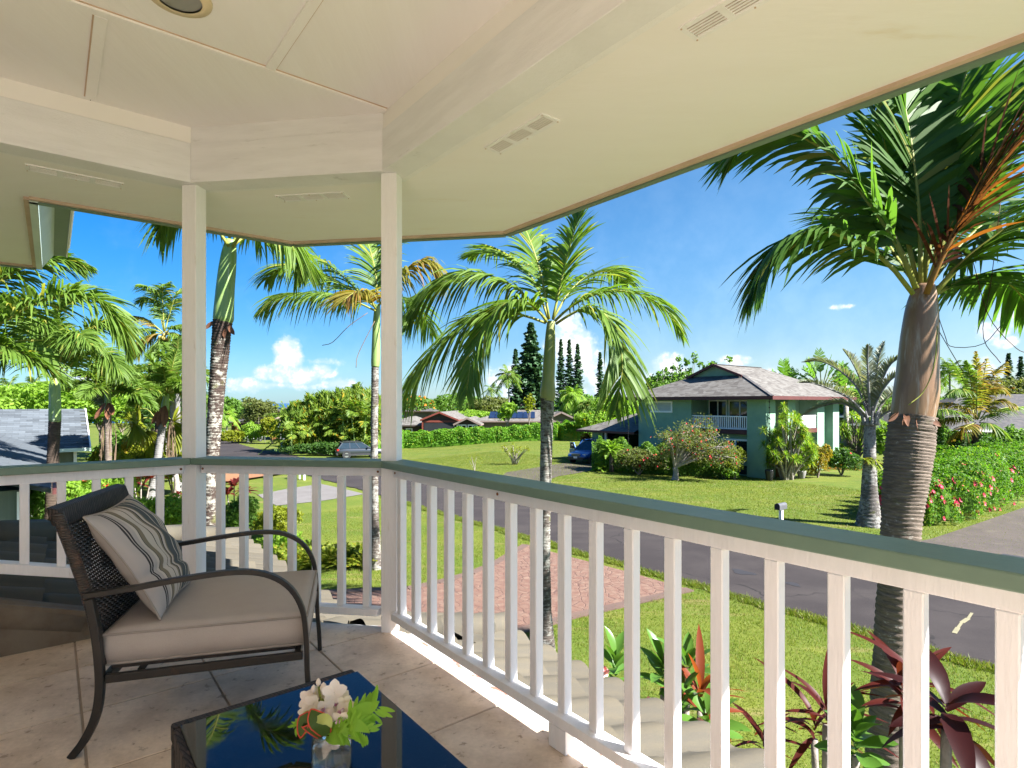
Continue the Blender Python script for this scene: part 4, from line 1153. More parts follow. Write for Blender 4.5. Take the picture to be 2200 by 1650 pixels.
def unit(a):
    return a / np.maximum(np.linalg.norm(a, axis=-1, keepdims=True), 1e-9)
def leaflets(pts, L, n, width, droop=.35, vee=.35, lo=.14, twist=0., plume=0., mix_tip=.35, jit=.12, ref=(0, 0, 1), base_len=.5, back=None, seg=4, flat=.0, qr=.45):
    """leaflets on both sides of a rachis given as dense points -> V, T"""
    Pn = np.array([tuple(p) for p in pts]); m = len(Pn)
    d = np.gradient(Pn, axis=0); d = unit(d)
    u = lo + (1 - lo) * (np.arange(n) + .5) / n
    x = u * (m - 1); k = np.clip(x.astype(int), 0, m - 2); f = (x - k)[:, None]
    p = Pn[k] * (1 - f) + Pn[k + 1] * f
    t = unit(d[k] * (1 - f) + d[k + 1] * f)
    r = np.tile(np.array(ref, float), (n, 1))
    if back is not None:
        r = r + np.array(back)[None]
    s = unit(np.cross(t, r)); up_ = unit(np.cross(s, t))
    if twist:
        a = twist * (u if twist else 0)
        s, up_ = s * np.cos(a)[:, None] + up_ * np.sin(a)[:, None], up_ * np.cos(a)[:, None] - s * np.sin(a)[:, None]
    prof = base_len + (1 - base_len) * np.sin(np.pi * np.clip(u, 0, 1) ** .85)
    prof *= np.where(u > .8, 1 - (u - .8) / .2 * .55, 1)
    VV, TT, o = [], [], 0
    for sd in (1, -1):
        for pl in range(2 if plume else 1):
            ang = R(24) + R(40) * (u ** 1.5) + rng.normal(0, jit * .4, n)
            v = (vee + rng.normal(0, jit, n)) if not plume else (vee + (plume if pl else -plume * .4) + rng.normal(0, jit, n))
            dr = s * (sd * np.cos(ang) * np.cos(v))[:, None] + t * np.sin(ang)[:, None] + up_ * (np.cos(ang) * np.sin(v))[:, None]
            dr = unit(dr)
            LL = L * prof * rng.uniform(.85, 1.12, n)
            w = unit(t - dr * np.sum(t * dr, 1, keepdims=True)); nb = np.cross(dr, w)
            q = rng.normal(0, qr, n)
            w = w * np.cos(q)[:, None] + nb * np.sin(q)[:, None]
            dd = droop * rng.uniform(.6, 1.3, n)
            ss = np.linspace(0, 1, seg + 1); wp = np.array([.55, 1, .95, .65, .0]) if seg == 4 else np.array([.6, 1, .8, 0])
            rows = []
            for si, wi in zip(ss, wp):
                c = p + dr * (LL * si)[:, None]
                c[:, 2] -= dd * LL * si ** 2.2
                c = c - dr * (LL * .12 * dd * si ** 2)[:, None]
                if wi > 0: rows += [c + w * (width * wi * .5), c - w * (width * wi * .5)]
                else: rows += [c]
            V = np.stack(rows, 1); nv = V.shape[1]
            tr = []
            for i in range(seg - 1): tr += [(2 * i, 2 * i + 1, 2 * i + 3), (2 * i, 2 * i + 3, 2 * i + 2)]
            tr.append((2 * seg - 2, 2 * seg - 1, 2 * seg))
            T = np.array(tr)[None] + (np.arange(n) * nv)[:, None, None] + o
            VV.append(V.reshape(-1, 3)); TT.append(T.reshape(-1, 3)); o += n * nv
    return np.concatenate(VV), np.concatenate(TT)
GROW = {}
def frond(root, ctrl, L, n, width, m=None, rm=None, rr=.018, name='frond', label=None, **kw):
    pts = spline(ctrl, 34)
    gl, gw = GROW.get(root.name, (1.12, 1.05))
    if root.name == 'palm_tree': kw['droop'] = kw.get('droop', .35) * .6; kw['qr'] = .28
    V, T = leaflets(pts, L * gl, int(n * 1.45), width * gw, **kw)
    off = np.array(tuple(origin(root)))
    o = put(np_mesh(name, V - off, T, mats=[m or M['frond']]), name, root)
    if label: o['label'] = label
    b = MB(); b.tube(pts[::3] + [pts[-1]], [rr * (1 - .8 * i / 12) for i in range(len(pts[::3]) + 1)], 6)
    build(b, 'rachis', rm or M['rachis'], o, smooth=True)
    return o
def ringed(path, radii, step, dep=.05, seg=28):
    """ringed palm trunk"""
    path = [Vector(p) for p in path]
    L = sum((path[i + 1] - path[i]).length for i in range(len(path) - 1))
    n = max(6, int(L / step)); dense = spline(path, n * 3 + 1)
    b = MB(); rr = []
    for i in range(n * 3 + 1):
        x = i / (n * 3) * (len(radii) - 1); k = min(int(x), len(radii) - 2)
        r = radii[k] + (radii[k + 1] - radii[k]) * (x - k)
        rr.append(r * (1 + dep * (.6, .25, -.75)[i % 3] + rnd.uniform(-.012, .012)))
    b.tube(dense, rr, seg)
    for i, p in enumerate(dense):
        for k in range(seg):
            v = Vector(b.v[i * seg + k]); d = v - p
            f = 1 + dep * (1.1 * mnoise.noise((v.x * 9, v.y * 9, v.z * 3.5)) + .8 * mnoise.noise((v.x * 22 + 5, v.y * 22, v.z * 16)))
            v = p + d * f; v.z += step * .35 * mnoise.noise((v.x * 6 + 3, v.y * 6, v.z * 1.5)); b.v[i * seg + k] = tuple(v)
    return b
def palm(name, label, base, top, mid=None, group=None, trunk='trunk_lichen', r=(.16, .12), step=.08, shaft=None, shaft_m='shaft_green', cat='palm tree', dep=.05):
    root = thing(name, base, label, cat, group)
    path = [base - UZ * .1] + ([mid] if mid is not None else []) + [top]
    build(ringed(path, r, step, dep), 'trunk', M[trunk], root, smooth=True)
    if shaft:
        b = MB(); b.tube(spline([s[0] for s in shaft], 24), list(np.interp(np.linspace(0, 1, 24), np.linspace(0, 1, len(shaft)), [s[1] for s in shaft])), 18)
        build(b, 'crownshaft', M[shaft_m], root, smooth=True)
    return root
def auto_crown(root, c, n, L, ll, nl, w, m=None, el0=(10, 75), sag=1.0, seed=1, skip=None, rm=None, **kw):
    r_ = random.Random(seed)
    for i in range(n):
        az = i * 2.39996 + r_.uniform(-.2, .2)
        el = R(el0[0] + (el0[1] - el0[0]) * ((i + .5) / n))
        l_ = L * r_.uniform(.85, 1.1)
        d = Vector((math.cos(az) * math.cos(el), math.sin(az) * math.cos(el), math.sin(el)))
        pts = []
        for k in range(6):
            s_ = k / 5
            p = c + d * (l_ * s_) - UZ * (sag * l_ * (.15 * s_ + .55 * s_ ** 2.2) * math.cos(el) ** .6)
            pts.append(p)
        frond(root, pts, ll, nl, w, m, rm, **kw)
def pz(c):                         # control points (px, py, depth)
    return [P(*q) for q in c]

# --- the big palm at the right, in front of the eave
Z1 = 6.5
bs = ground(1903, Z1); bs = Vector(((1900 - CX) / F * Z1, Z1, 0))
r1 = palm('palm_tree', 'thick ringed palm close by at the right with a brown crownshaft', bs, P(1962, 893, Z1), P(1932, 1180, Z1), trunk='trunk_grey', r=(.245, .20, .185, .20, .235, .225), step=.062, dep=.045,
          shaft=[(P(1962, 905, Z1), .20), (P(1962, 885, Z1), .215), (P(1968, 845, Z1), .225), (P(1972, 780, Z1), .20), (P(1976, 720, Z1), .185), (P(1980, 665, Z1), .160), (P(1984, 632, Z1), .13), (P(1986, 612, Z1), .10)], shaft_m='shaft_brown')
for px, py, s_ in ((1930, 886, -1), (1952, 893, -.6), (1968, 896, .2), (1990, 898, .8), (1940, 890, .4)):
    c = P(px, py, Z1 - .19)
    b = MB(); petal(b, c, Vector((s_ * .8, -.15, -.75 + .4 * (s_ > .5))), Vector((.2, -1, .1)), rnd.uniform(.10, .19), rnd.uniform(.05, .09), -.15); build(b, 'husk', M['boot'], r1, smooth=True)
GROW[r1.name] = (1.5, 1.2)
def fz(seq, d0=0.0, d1=0.0):
    n = len(seq) - 1
    return [P(x, y, Z1 + d0 + (d1 - d0) * i / n) for i, (x, y) in enumerate(seq)]
kw = dict(n=46, width=.062, jit=.14)
frond(r1, fz([(1962, 632), (1888, 546), (1791, 500), (1742, 495), (1679, 517), (1640, 570), (1602, 650)], -.1, .1), .62, 52, .052, M['frond_deep'], droop=.7, vee=-.15, rr=.03)
frond(r1, fz([(1968, 620), (1922, 512), (1863, 430), (1800, 342), (1708, 287), (1630, 285), (1575, 330)], -.05, .5), .80, 50, .060, M['frond_deep'], droop=.55, vee=-.1, rr=.034)
frond(r1, fz([(1972, 615), (1940, 470), (1905, 330), (1862, 210), (1800, 130), (1730, 100)], .15, 1.0), .85, 50, .066, M['frond_deep'], droop=.5, vee=.15, rr=.03)
frond(r1, fz([(1978, 610), (1975, 470), (1960, 330), (1935, 190), (1900, 60)], .1, .5), .90, 48, .070, M['frond_deep'], droop=.35, vee=.3, rr=.03)
frond(r1, fz([(1984, 610), (2010, 450), (2040, 300), (2075, 160), (2110, 40)], .2, .7), .90, 48, .070, M['frond_deep'], droop=.35, vee=.3, rr=.03)
frond(r1, fz([(1990, 632), (2016, 568), (2062, 480), (2120, 390), (2190, 300), (2270, 225), (2350, 190)], -.15, -.7), .80, 54, .036, M['frond_dead'], M['rachis_dead'], droop=.3, vee=.15, rr=.036, jit=.22, label='dried reddish brown frond')
frond(r1, fz([(2000, 640), (2060, 572), (2130, 515), (2205, 470), (2290, 455), (2370, 500)], -.05, -.4), .75, 46, .060, M['frond_deep'], droop=.7, vee=.1, rr=.032)
frond(r1, fz([(1992, 615), (2060, 430), (2140, 280), (2230, 160), (2320, 90)], .1, .2), .90, 48, .066, M['frond_deep'], droop=.4, vee=.2, rr=.03)
frond(r1, fz([(1990, 620), (2070, 520), (2160, 450), (2260, 420), (2360, 440)], .4, 1.4), .80, 46, .060, M['frond_deep'], droop=.5, vee=.2, rr=.03)
frond(r1, fz([(1975, 620), (1930, 560), (1890, 500), (1850, 470), (1800, 480)], .4, 1.8), .80, 46, .060, M['frond_deep'], droop=.5, vee=.2, rr=.03)
frond(r1, fz([(1984, 612), (1995, 470), (1990, 330), (1985, 200), (1960, 80)], .5, 1.8), .85, 46, .062, M['frond_deep'], droop=.4, vee=.2, rr=.03)
frond(r1, fz([(1998, 640), (2050, 610), (2110, 590), (2170, 610), (2220, 670)], .3, .9), .65, 40, .056, M['frond_deep'], droop=.6, vee=.0, rr=.03)
for pts in ([(2008, 655), (2030, 720), (2045, 745), (2110, 740), (2150, 700)], [(2090, 560), (2125, 680), (2180, 745), (2210, 760)], [(2150, 430), (2130, 600), (2112, 720), (2150, 780)], [(2005, 690), (2040, 750), (2070, 800)]):
    b = MB(); b.tube(spline(fz(pts, -.1, -.2), 14), .004, 5); build(b, 'dry_fibre', M['frond_dead'], r1, smooth=True)
b = MB(); b.tube(spline(fz([(2014, 700), (2008, 780), (1985, 840), (1952, 870)], -.26, -.27), 14), .006, 6); build(b, 'green_strand', M['rachis'], r1, smooth=True)

# --- the palm in the middle of the view
Z2 = 10.7
bs = Vector(((1172 - CX) / F * Z2, Z2, 0))
r2 = palm('palm_tree', 'palm with a yellow green crownshaft standing in the middle by the red driveway', bs, P(1176, 852, Z2), P(1171, 1130, Z2), trunk='trunk_ringed', r=(.19, .115, .10, .10, .105, .115, .125), step=.055,
          shaft=[(P(1176, 861, Z2), .118), (P(1177, 852, Z2), .14), (P(1177, 838, Z2), .145), (P(1178, 815, Z2), .118), (P(1180, 775, Z2), .112), (P(1182, 730, Z2), .098), (P(1183, 708, Z2), .085), (P(1184, 690, Z2), .07)], shaft_m='shaft_yellow')
GROW[r2.name] = (1.42, 1.12)
def f2(seq, d0, d1, Z=Z2):
    n = len(seq) - 1
    return [P(x, y, Z + d0 + (d1 - d0) * i / n) for i, (x, y) in enumerate(seq)]
q = dict(rr=.026)
frond(r2, f2([(1188, 685), (1207, 599), (1226, 524), (1248, 448)], -.1, .2), .72, 46, .044, droop=.25, vee=.15, **q)
frond(r2, f2([(1180, 685), (1164, 599), (1145, 535), (1122, 480), (1090, 440)], .1, .7), .75, 46, .044, droop=.3, vee=.2, **q)
frond(r2, f2([(1174, 688), (1122, 628), (1062, 595), (1011, 588), (955, 607), (906, 640), (876, 693)], .2, .5), .85, 58, .044, droop=.55, vee=.1, **q)
frond(r2, f2([(1173, 694), (1120, 676), (1062, 668), (1008, 689), (944, 738), (895, 798), (866, 860)], 0, .1), .92, 60, .044, droop=.5, vee=.0, **q)
frond(r2, f2([(1175, 692), (1152, 663), (1122, 646), (1085, 652), (1046, 693), (1016, 757), (1002, 845)], -.2, -1.1), .85, 56, .046, droop=.35, vee=.0, **q)
frond(r2, f2([(1192, 690), (1226, 659), (1271, 635), (1320, 625), (1376, 633), (1429, 663), (1466, 720)], .1, .4), .62, 50, .040, droop=.55, vee=.25, **q)
frond(r2, f2([(1194, 696), (1241, 667), (1277, 663), (1307, 685), (1331, 735), (1337, 800), (1322, 880)], -.15, -.9), .80, 56, .044, droop=.4, vee=.0, **q)
frond(r2, f2([(1188, 686), (1225, 625), (1270, 590), (1315, 585), (1350, 610)], .4, 2.2), .70, 44, .042, droop=.4, vee=.2, **q)
frond(r2, f2([(1178, 686), (1150, 610), (1110, 560), (1060, 540), (1010, 550)], .4, 2.2), .75, 44, .042, droop=.4, vee=.2, **q)

# --- behind the corner post
Z3 = 16.0
bs = Vector(((808 - CX) / F * Z3, Z3, 0))
r3 = palm('palm_tree', 'slim spotted palm half hidden by the corner post', bs, P(806, 782, Z3), P(804, 1000, Z3), trunk='trunk_ringed', r=(.17, .11, .10, .10, .10), step=.07,
          shaft=[(P(806, 788, Z3), .11), (P(807, 775, Z3), .125), (P(808, 740, Z3), .12), (P(809, 690, Z3), .10), (P(811, 655, Z3), .075)])
GROW[r3.name] = (1.32, 1.12)
def f3(seq, d0, d1): return f2(seq, d0, d1, Z3)
q = dict(rr=.028)
frond(r3, f3([(807, 661), (764, 628), (709, 595), (655, 574), (604, 574), (572, 600)], .3, 1.0), 1.05, 54, .050, droop=.45, vee=.0, **q)
frond(r3, f3([(807, 668), (764, 648), (709, 632), (655, 630), (604, 635), (556, 668)], -.2, -.4), .85, 54, .046, droop=.6, vee=.0, **q)
frond(r3, f3([(806, 655), (764, 620), (709, 570), (662, 545), (610, 540)], .8, 2.2), .95, 48, .050, droop=.5, vee=.1, **q)
frond(r3, f3([(811, 650), (807, 590), (793, 530), (770, 480)], 0, .5), 1.0, 46, .050, droop=.35, vee=.2, **q)
frond(r3, f3([(815, 655), (850, 600), (890, 570), (917, 562), (938, 590)], -.1, .0), .95, 46, .046, M['frond_yel'], droop=.7, vee=.0, label='yellowing frond', **q)
frond(r3, f3([(808, 665), (788, 634), (764, 628), (738, 645)], -.5, -1.6), .8, 40, .046, M['frond_yel'], droop=.45, vee=.1, label='yellowing frond', **q)
frond(r3, f3([(814, 650), (835, 560), (850, 480), (880, 420)], .2, .7), 1.0, 46, .050, droop=.4, vee=.2, **q)
frond(r3, f3([(812, 655), (850, 640), (900, 660), (930, 720)], .8, 2.2), .9, 44, .046, droop=.5, vee=.0, **q)
for pts in ([(790, 672), (750, 700), (715, 735), (692, 742)], [(805, 690), (770, 760), (765, 790)]):
    b = MB(); b.tube(spline(f3(pts, -.3, -.4), 10), .009, 5); build(b, 'dry_fibre', M['fibre'], r3, smooth=True)

# --- leaning palm right of the left post
Z4 = 10.5
bs = Vector(((447 - CX) / F * Z4, Z4, 0))
r4 = palm('palm_tree', 'leaning lichen spotted palm just right of the left post', bs, P(478, 688, Z4), P(455, 1010, Z4), trunk='trunk_lichen', r=(.19, .135, .125, .12, .14, .165), step=.06,
          shaft=[(P(479, 694, Z4), .15), (P(480, 684, Z4), .178), (P(481, 665, Z4), .172), (P(484, 620, Z4), .158), (P(488, 580, Z4), .15), (P(492, 545, Z4), .13), (P(496, 515, Z4), .09)])
def f4(seq, d0, d1): return f2(seq, d0, d1, Z4)
q = dict(rr=.03)
frond(r4, f4([(492, 530), (450, 470), (405, 440), (365, 455), (340, 500)], -.1, -.2), .75, 46, .050, droop=.6, vee=0, **q)
frond(r4, f4([(500, 530), (535, 480), (575, 468), (610, 490), (632, 540)], -.1, -.3), .85, 46, .050, M['frond'], droop=.75, vee=0, **q)
frond(r4, f4([(500, 530), (525, 430), (570, 350), (640, 320)], .1, .5), .9, 46, .050, droop=.4, vee=.1, **q)
frond(r4, f4([(496, 530), (480, 420), (450, 320), (400, 260)], .2, .8), .9, 46, .050, droop=.4, vee=.1, **q)
frond(r4, f4([(498, 530), (540, 500), (590, 500), (640, 540), (660, 590)], .5, 2.0), .85, 44, .050, droop=.6, vee=0, **q)
for px, py, s_ in ((462, 690, -1), (490, 698, .6), (482, 700, .1)):
    b = MB(); petal(b, P(px, py, Z4 - .1), Vector((s_, -.3, -.8)), Vector((0, -1, .3)), .22, .09, -.2); build(b, 'husk', M['boot'], r4, smooth=True)

# --- foxtail-like palms at the left
Z5 = 18.0
bs = Vector(((108 - CX) / F * Z5, Z5, 0))
r5 = palm('palm_tree', 'feathery palm with a long green crownshaft before the grey shingle roof', bs, P(118, 902, Z5), P(112, 1030, Z5), trunk='trunk_brown', r=(.21, .17, .16, .155, .16), step=.07,
          shaft=[(P(118, 907, Z5), .16), (P(118, 890, Z5), .165), (P(118, 850, Z5), .15), (P(118, 825, Z5), .14), (P(118, 805, Z5), .08)])
GROW[r5.name] = (1.25, 1.1)
def f5(seq, d0, d1): return f2(seq, d0, d1, Z5)
q = dict(rr=.035, plume=.55, jit=.22)
for seq, d0, d1 in (([(112, 816), (67, 773), (29, 752), (-5, 763), (-30, 800)], -.2, -.6), ([(114, 812), (92, 735), (50, 685), (0, 668), (-40, 690)], .2, .8), ([(118, 808), (118, 725), (132, 665), (160, 635)], 0, .4),
                    ([(122, 812), (160, 745), (200, 705), (236, 700), (262, 730)], .2, .8), ([(124, 816), (160, 777), (200, 757), (236, 765), (262, 805)], -.3, -.9), ([(116, 812), (110, 740), (90, 700), (60, 700)], -.6, -2.0), ([(120, 812), (140, 740), (170, 720), (195, 740)], -.8, -2.2), ([(118, 812), (120, 740), (110, 700), (90, 690)], .8, 2.4)):
    frond(r5, f5(seq, d0, d1), .78, 60, .045, M['frond'], droop=.5, vee=.1, **q)
Z6 = 9.0
bs = Vector(((-190 - CX) / F * Z6, Z6, 0))
r6 = palm('palm_tree', 'palm mostly beyond the left edge whose feathery frond reaches in under the eave', bs, P(-165, 830, Z6), None, trunk='trunk_brown', r=(.2, .15, .15), step=.08,
          shaft=[(P(-165, 835, Z6), .15), (P(-163, 810, Z6), .16), (P(-160, 760, Z6), .12), (P(-158, 740, Z6), .08)])
def f6(seq, d0, d1): return f2(seq, d0, d1, Z6)
for seq, d0, d1 in (([(-150, 770), (-60, 730), (10, 690), (75, 652), (150, 633), (215, 650), (258, 700), (275, 760)], 0, .3), ([(-150, 760), (-70, 660), (20, 590), (110, 560), (190, 575)], .2, .9), ([(-150, 760), (-100, 640), (-40, 560), (40, 520)], .3, .6)):
    frond(r6, f6(seq, d0, d1), .66, 74, .038, M['frond'], droop=.45, vee=.2, **q)
auto_crown(r6, P(-158, 745, Z6), 5, 2.2, .6, 50, .04, M['frond'], (20, 70), seed=5, plume=.5, rr=.03)

Z7 = 24.0
bs = ground(234, Z7)
r7 = palm('palm_tree', 'slim palm with an orange boot and hanging dry skirt beside the shingle roof', bs, P(232, 878, Z7), P(233, 1000, Z7), trunk='trunk_grey', r=(.17, .13, .12), step=.08,
          shaft=[(P(232, 885, Z7), .12), (P(232, 865, Z7), .13), (P(231, 840, Z7), .09)])
auto_crown(r7, P(231, 842, Z7), 13, 2.3, .62, 40, .05, M['frond'], (15, 80), .9, seed=3, plume=.5, rr=.03, jit=.2)
for s_, L_ in ((-1, .75), (.3, .7), (.9, .55)):
    b = MB(); petal(b, P(232 + 4 * s_, 866, Z7 - .15), Vector((.5 * s_, -.3, -.9)), Vector((.3 * s_, -1, 0)), L_, .28, -.1); build(b, 'boot', M['boot'], r7, smooth=True)
def skirt(root, c, L, n, r0):
    b = MB()
    for k in range(n):
        a = rnd.uniform(0, 6.28); q0 = c + Vector((math.cos(a), math.sin(a), 0)) * r0; 
        b.tube(spline([q0, q0 + Vector((math.cos(a) * .12, math.sin(a) * .06, -L * .4)), q0 + Vector((math.cos(a) * .12 + rnd.uniform(-.1, .1), rnd.uniform(-.1, .1), -L * rnd.uniform(.8, 1.1)))], 6), .010, 3, cap=False)
    build(b, 'dry_skirt', M['fibre'], root)
skirt(r7, P(224, 905, Z7), 1.7, 16, .04); skirt(r7, P(241, 905, Z7), 1.8, 16, .04)
b = MB()
for k in range(60):
    a = rnd.uniform(0, 6.28); c = P(212, 858, Z7) 
    b.tube([P(228, 868, Z7), c + Vector((rnd.uniform(-.5, .3), rnd.uniform(-.3, .3), rnd.uniform(-.4, .4)))], .008, 3, cap=False)
build(b, 'seed_spray', M['frond_grey'], r7)
Z8 = 26.0
bs = ground(320, Z8)
r8 = palm('palm_tree', 'leaning palm with a brown boot left of the left post', bs, P(352, 890, Z8), P(338, 990, Z8), trunk='trunk_pale', r=(.20, .16, .15), step=.09,
          shaft=[(P(352, 893, Z8), .15), (P(355, 870, Z8), .15), (P(358, 845, Z8), .1)])
auto_crown(r8, P(358, 845, Z8), 14, 2.6, .66, 40, .055, M['frond'], (10, 80), .9, seed=8, plume=.5, rr=.03, jit=.2)
for s_ in (-.7, .2, 1.0):
    b = MB(); petal(b, P(356, 872, Z8 - .2), Vector((.4 * s_ - .3, -.3, -.9)), Vector((.3 * s_, -1, 0)), .95, .32, -.1); build(b, 'boot', M['boot'], r8, smooth=True)
skirt(r8, P(368, 900, Z8), 2.1, 18, .05)
# palms whose trunks cross the left background
for px, top, Z, lab, sd in ((383, 800, 30, 'thin grey palm trunk right against the left post', 21), (372, 860, 34, 'short background palm behind the leaning one', 22)):
    bs = ground(px, Z)
    r_ = palm('palm_tree', lab, bs, P(px - 2, top, Z), None, 'palms in the left garden', trunk='trunk_pale', r=(.17, .13, .12), step=.1)
    auto_crown(r_, P(px - 2, top, Z), 11, 2.4, .62, 30, .06, M['frond'], (5, 80), .9, seed=sd, plume=.5, rr=.03)
# coconut palm high behind
Z9 = 42
bs = ground(352, Z9)
r9 = palm('coconut_palm', 'tall windblown coconut palm rising behind the left garden', bs, P(352, 715, Z9), P(350, 800, Z9), trunk='trunk_pale', r=(.22, .15, .13), step=.14)
for seq in ([(352, 712), (345, 670), (330, 630), (315, 615), (295, 612)], [(353, 710), (350, 660), (350, 620), (365, 605)], [(354, 712), (366, 670), (375, 640), (388, 620)], [(350, 714), (320, 690), (295, 680), (270, 690)], [(350, 716), (320, 706), (290, 712), (265, 735)], [(352, 716), (325, 720), (300, 735), (285, 765)],
            [(354, 716), (375, 700), (395, 700), (410, 720)], [(354, 718), (375, 715), (392, 730), (402, 755)], [(352, 718), (358, 735), (368, 755), (370, 780)], [(351, 718), (338, 735), (325, 760)], [(352, 712), (338, 655), (320, 640), (300, 645)]):
    frond(r9, [P(x, y, Z9 + rnd.uniform(-1, 1) * i * .3) for i, (x, y) in enumerate(seq)], 1.15, 44, .075, M['frond_yel'] if rnd.random() < .18 else M['frond'], droop=.5, vee=-.1, rr=.05)
b = MB()
for k in range(9):
    c = P(352, 720, Z9) + Vector((rnd.uniform(-.5, .5), rnd.uniform(-.5, .1), rnd.uniform(-.35, .15))); b.lathe(c, [(.01, -.16), (.12, -.08), (.14, .02), (.08, .13), (.01, .16)], 8, cap=False)
build(b, 'coconut_cluster', mat('coconut', (.36, .24, .06), (.30, .28, .06), scale=3), r9, smooth=True, kind='stuff')

# ================================================================== houses
def shingle(name, c1, c2, c3, sx=3.2, sz=9.0, axis=None):
    m, nt = new_mat(name)
    ob = nn(nt, 'ShaderNodeTexCoord').outputs['Object']
    mp = nn(nt, 'ShaderNodeMapping', {'Vector': ob, 'Rotation': (0, 0, R(38.6)), 'Scale': (sx, sx, sz)}).outputs[0]
    vo = nn(nt, 'ShaderNodeTexVoronoi', {'Vector': mp, 'Scale': 1.0, 'Randomness': .75}).outputs['Color']
    r = nn(nt, 'ShaderNodeSeparateColor', {0: vo}).outputs
    n = nn(nt, 'ShaderNodeTexNoise', {'Vector': ob, 'Scale': 1.2, 'Detail': 5}).outputs[0]
    z = nn(nt, 'ShaderNodeSeparateXYZ', {0: ob}).outputs[2]
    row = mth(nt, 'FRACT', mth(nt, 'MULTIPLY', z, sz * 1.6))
    col = mixc(nt, r[0], c1, c2)
    col = mixc(nt, mth(nt, 'MULTIPLY', mth(nt, 'GREATER_THAN', r[1], .72), .7), col, c3)
    col = mixc(nt, mth(nt, 'MULTIPLY', smooth(nt, n, .4, .7), .3), col, tuple(x * .7 for x in c1))
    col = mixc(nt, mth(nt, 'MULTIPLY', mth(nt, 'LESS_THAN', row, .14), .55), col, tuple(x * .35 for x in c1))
    bp = nn(nt, 'ShaderNodeBump', {'Height': row, 'Strength': .5, 'Distance': .02})
    p = nn(nt, 'ShaderNodeBsdfPrincipled', {'Base Color': col, 'Roughness': .9, 'Specular IOR Level': .2, 'Normal': bp.outputs[0]})
    nn(nt, 'ShaderNodeOutputMaterial', {'Surface': p.outputs[0]})
    return m
M['sh_brown'] = shingle('brown_grey_shingle', (.1122, .1016, .0888), (.1549, .1455, .1319), (.0749, .0659, .0592))
M['sh_blue'] = shingle('blue_grey_shingle', (.0446, .0524, .0592), (.0570, .0636, .0681), (.0602, .0636, .0502), 2.6, 7.5)
M['sh_dark'] = shingle('dark_grey_shingle', (.0585, .0563, .0585), (.0855, .0810, .0810), (.1080, .0945, .0855))
M['wall_green'] = mat('green_stucco', (.2116, .3386, .2412), (.1818, .2971, .2110), scale=1.5, rough=.85, bump=.2, bscale=30)
M['maroon'] = mat('maroon_trim', (.0828, .0216, .0187), (.0684, .0173, .0158), scale=2, rough=.6)
M['wall_sage'] = mat('sage_siding', (.1485, .1665, .1350), (.1260, .1440, .1170), scale=2, rough=.85, stretch=(6, 6, .3), bump=.3, bscale=8)
M['wall_tan'] = mat('tan_wall', (.1620, .1350, .0945), (.1395, .1170, .0810), scale=2, rough=.85)
M['wall_orange'] = mat('orange_wall', (.2340, .0968, .0383), (.2025, .0810, .0315), scale=2, rough=.85)
M['wall_brown'] = mat('dark_brown_wall', (.055, .038, .030), (.045, .030, .025), scale=2, rough=.8)
M['trim_red'] = mat('red_trim', (.1890, .0450, .0293), (.1620, .0383, .0248), scale=3, rough=.6)
M['trim_pale'] = mat('pinkish_trim', (.2070, .1575, .1350), (.1800, .1350, .1170), scale=3, rough=.6)
M['screen'] = mat('dark_screen', (.020, .022, .026), (.014, .016, .018), scale=.5, rough=.6)
M['solar'] = mat('solar_panel', (.008, .012, .028), (.012, .018, .045), scale=.6, rough=.12, spec=.6)
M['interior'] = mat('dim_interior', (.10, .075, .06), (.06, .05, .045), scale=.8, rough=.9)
M['blind'] = mat('window_blind', (.42, .45, .44), (.36, .40, .39), scale=1, rough=.5, stretch=(1, 1, 12))
M['lattice'] = mat('dark_lattice', (.03, .045, .04), (.018, .026, .022), scale=8, rough=.9)

class Frame:                        # local frame: e0 along, e1 deep, z up
    def __init__(s, c, e0, e1, z0=0.0): s.c = Vector((c[0], c[1], 0)); s.e0 = Vector(e0); s.e1 = Vector(e1); s.z0 = z0
    def p(s, a, b_, z): return s.c + s.e0 * a + s.e1 * b_ + UZ * (s.z0 + z)
    def box(s, mb, a0, a1, b0, b1, z0, z1, mi=0):
        mb.prism([s.p(a0, b0, z0), s.p(a1, b0, z0), s.p(a1, b1, z0), s.p(a0, b1, z0)], (0, 0, z1 - z0), mi); return mb
def part(fr, root, name, m, *boxes, **kw):
    b = MB()
    for x in boxes: fr.box(b, *x)
    return build(b, name, m, root, **kw)
def window(fr, root, face, a0, a1, z0, z1, at, n=1, fm='white_metal', pm='wpane', fw=.07, depth=.10, out=-1, name='window'):
    """framed window; face 'b' lies in the e0-z plane at e1=at, face 'a' in the e1-z plane at e0=at; out = outward sign"""
    fb, pb = MB(), MB()
    def bx(mb, p0, p1, q0, q1, d0, d1):
        lo, hi = sorted((at + out * d0, at + out * d1))
        if face == 'b': fr.box(mb, p0, p1, lo, hi, q0, q1)
        else: fr.box(mb, lo, hi, p0, p1, q0, q1)
    bx(fb, a0, a1, z0, z0 + fw, -.04, .05); bx(fb, a0, a1, z1 - fw, z1, -.04, .05)
    bx(fb, a0, a0 + fw, z0 + fw, z1 - fw, -.04, .045); bx(fb, a1 - fw, a1, z0 + fw, z1 - fw, -.04, .045)
    for k in range(1, n):
        x = a0 + (a1 - a0) * k / n; bx(fb, x - fw / 2, x + fw / 2, z0 + fw, z1 - fw, -.03, .035)
    f = build(fb, name, M[fm], root)
    for k in range(n):
        x0 = a0 + (a1 - a0) * k / n + (fw if k == 0 else fw / 2) ; x1 = a0 + (a1 - a0) * (k + 1) / n - (fw if k == n - 1 else fw / 2)
        pb = MB(); bx(pb, x0, x1, z0 + fw, z1 - fw, -.01, .01); build(pb, 'pane', M[pm], f)
    return f
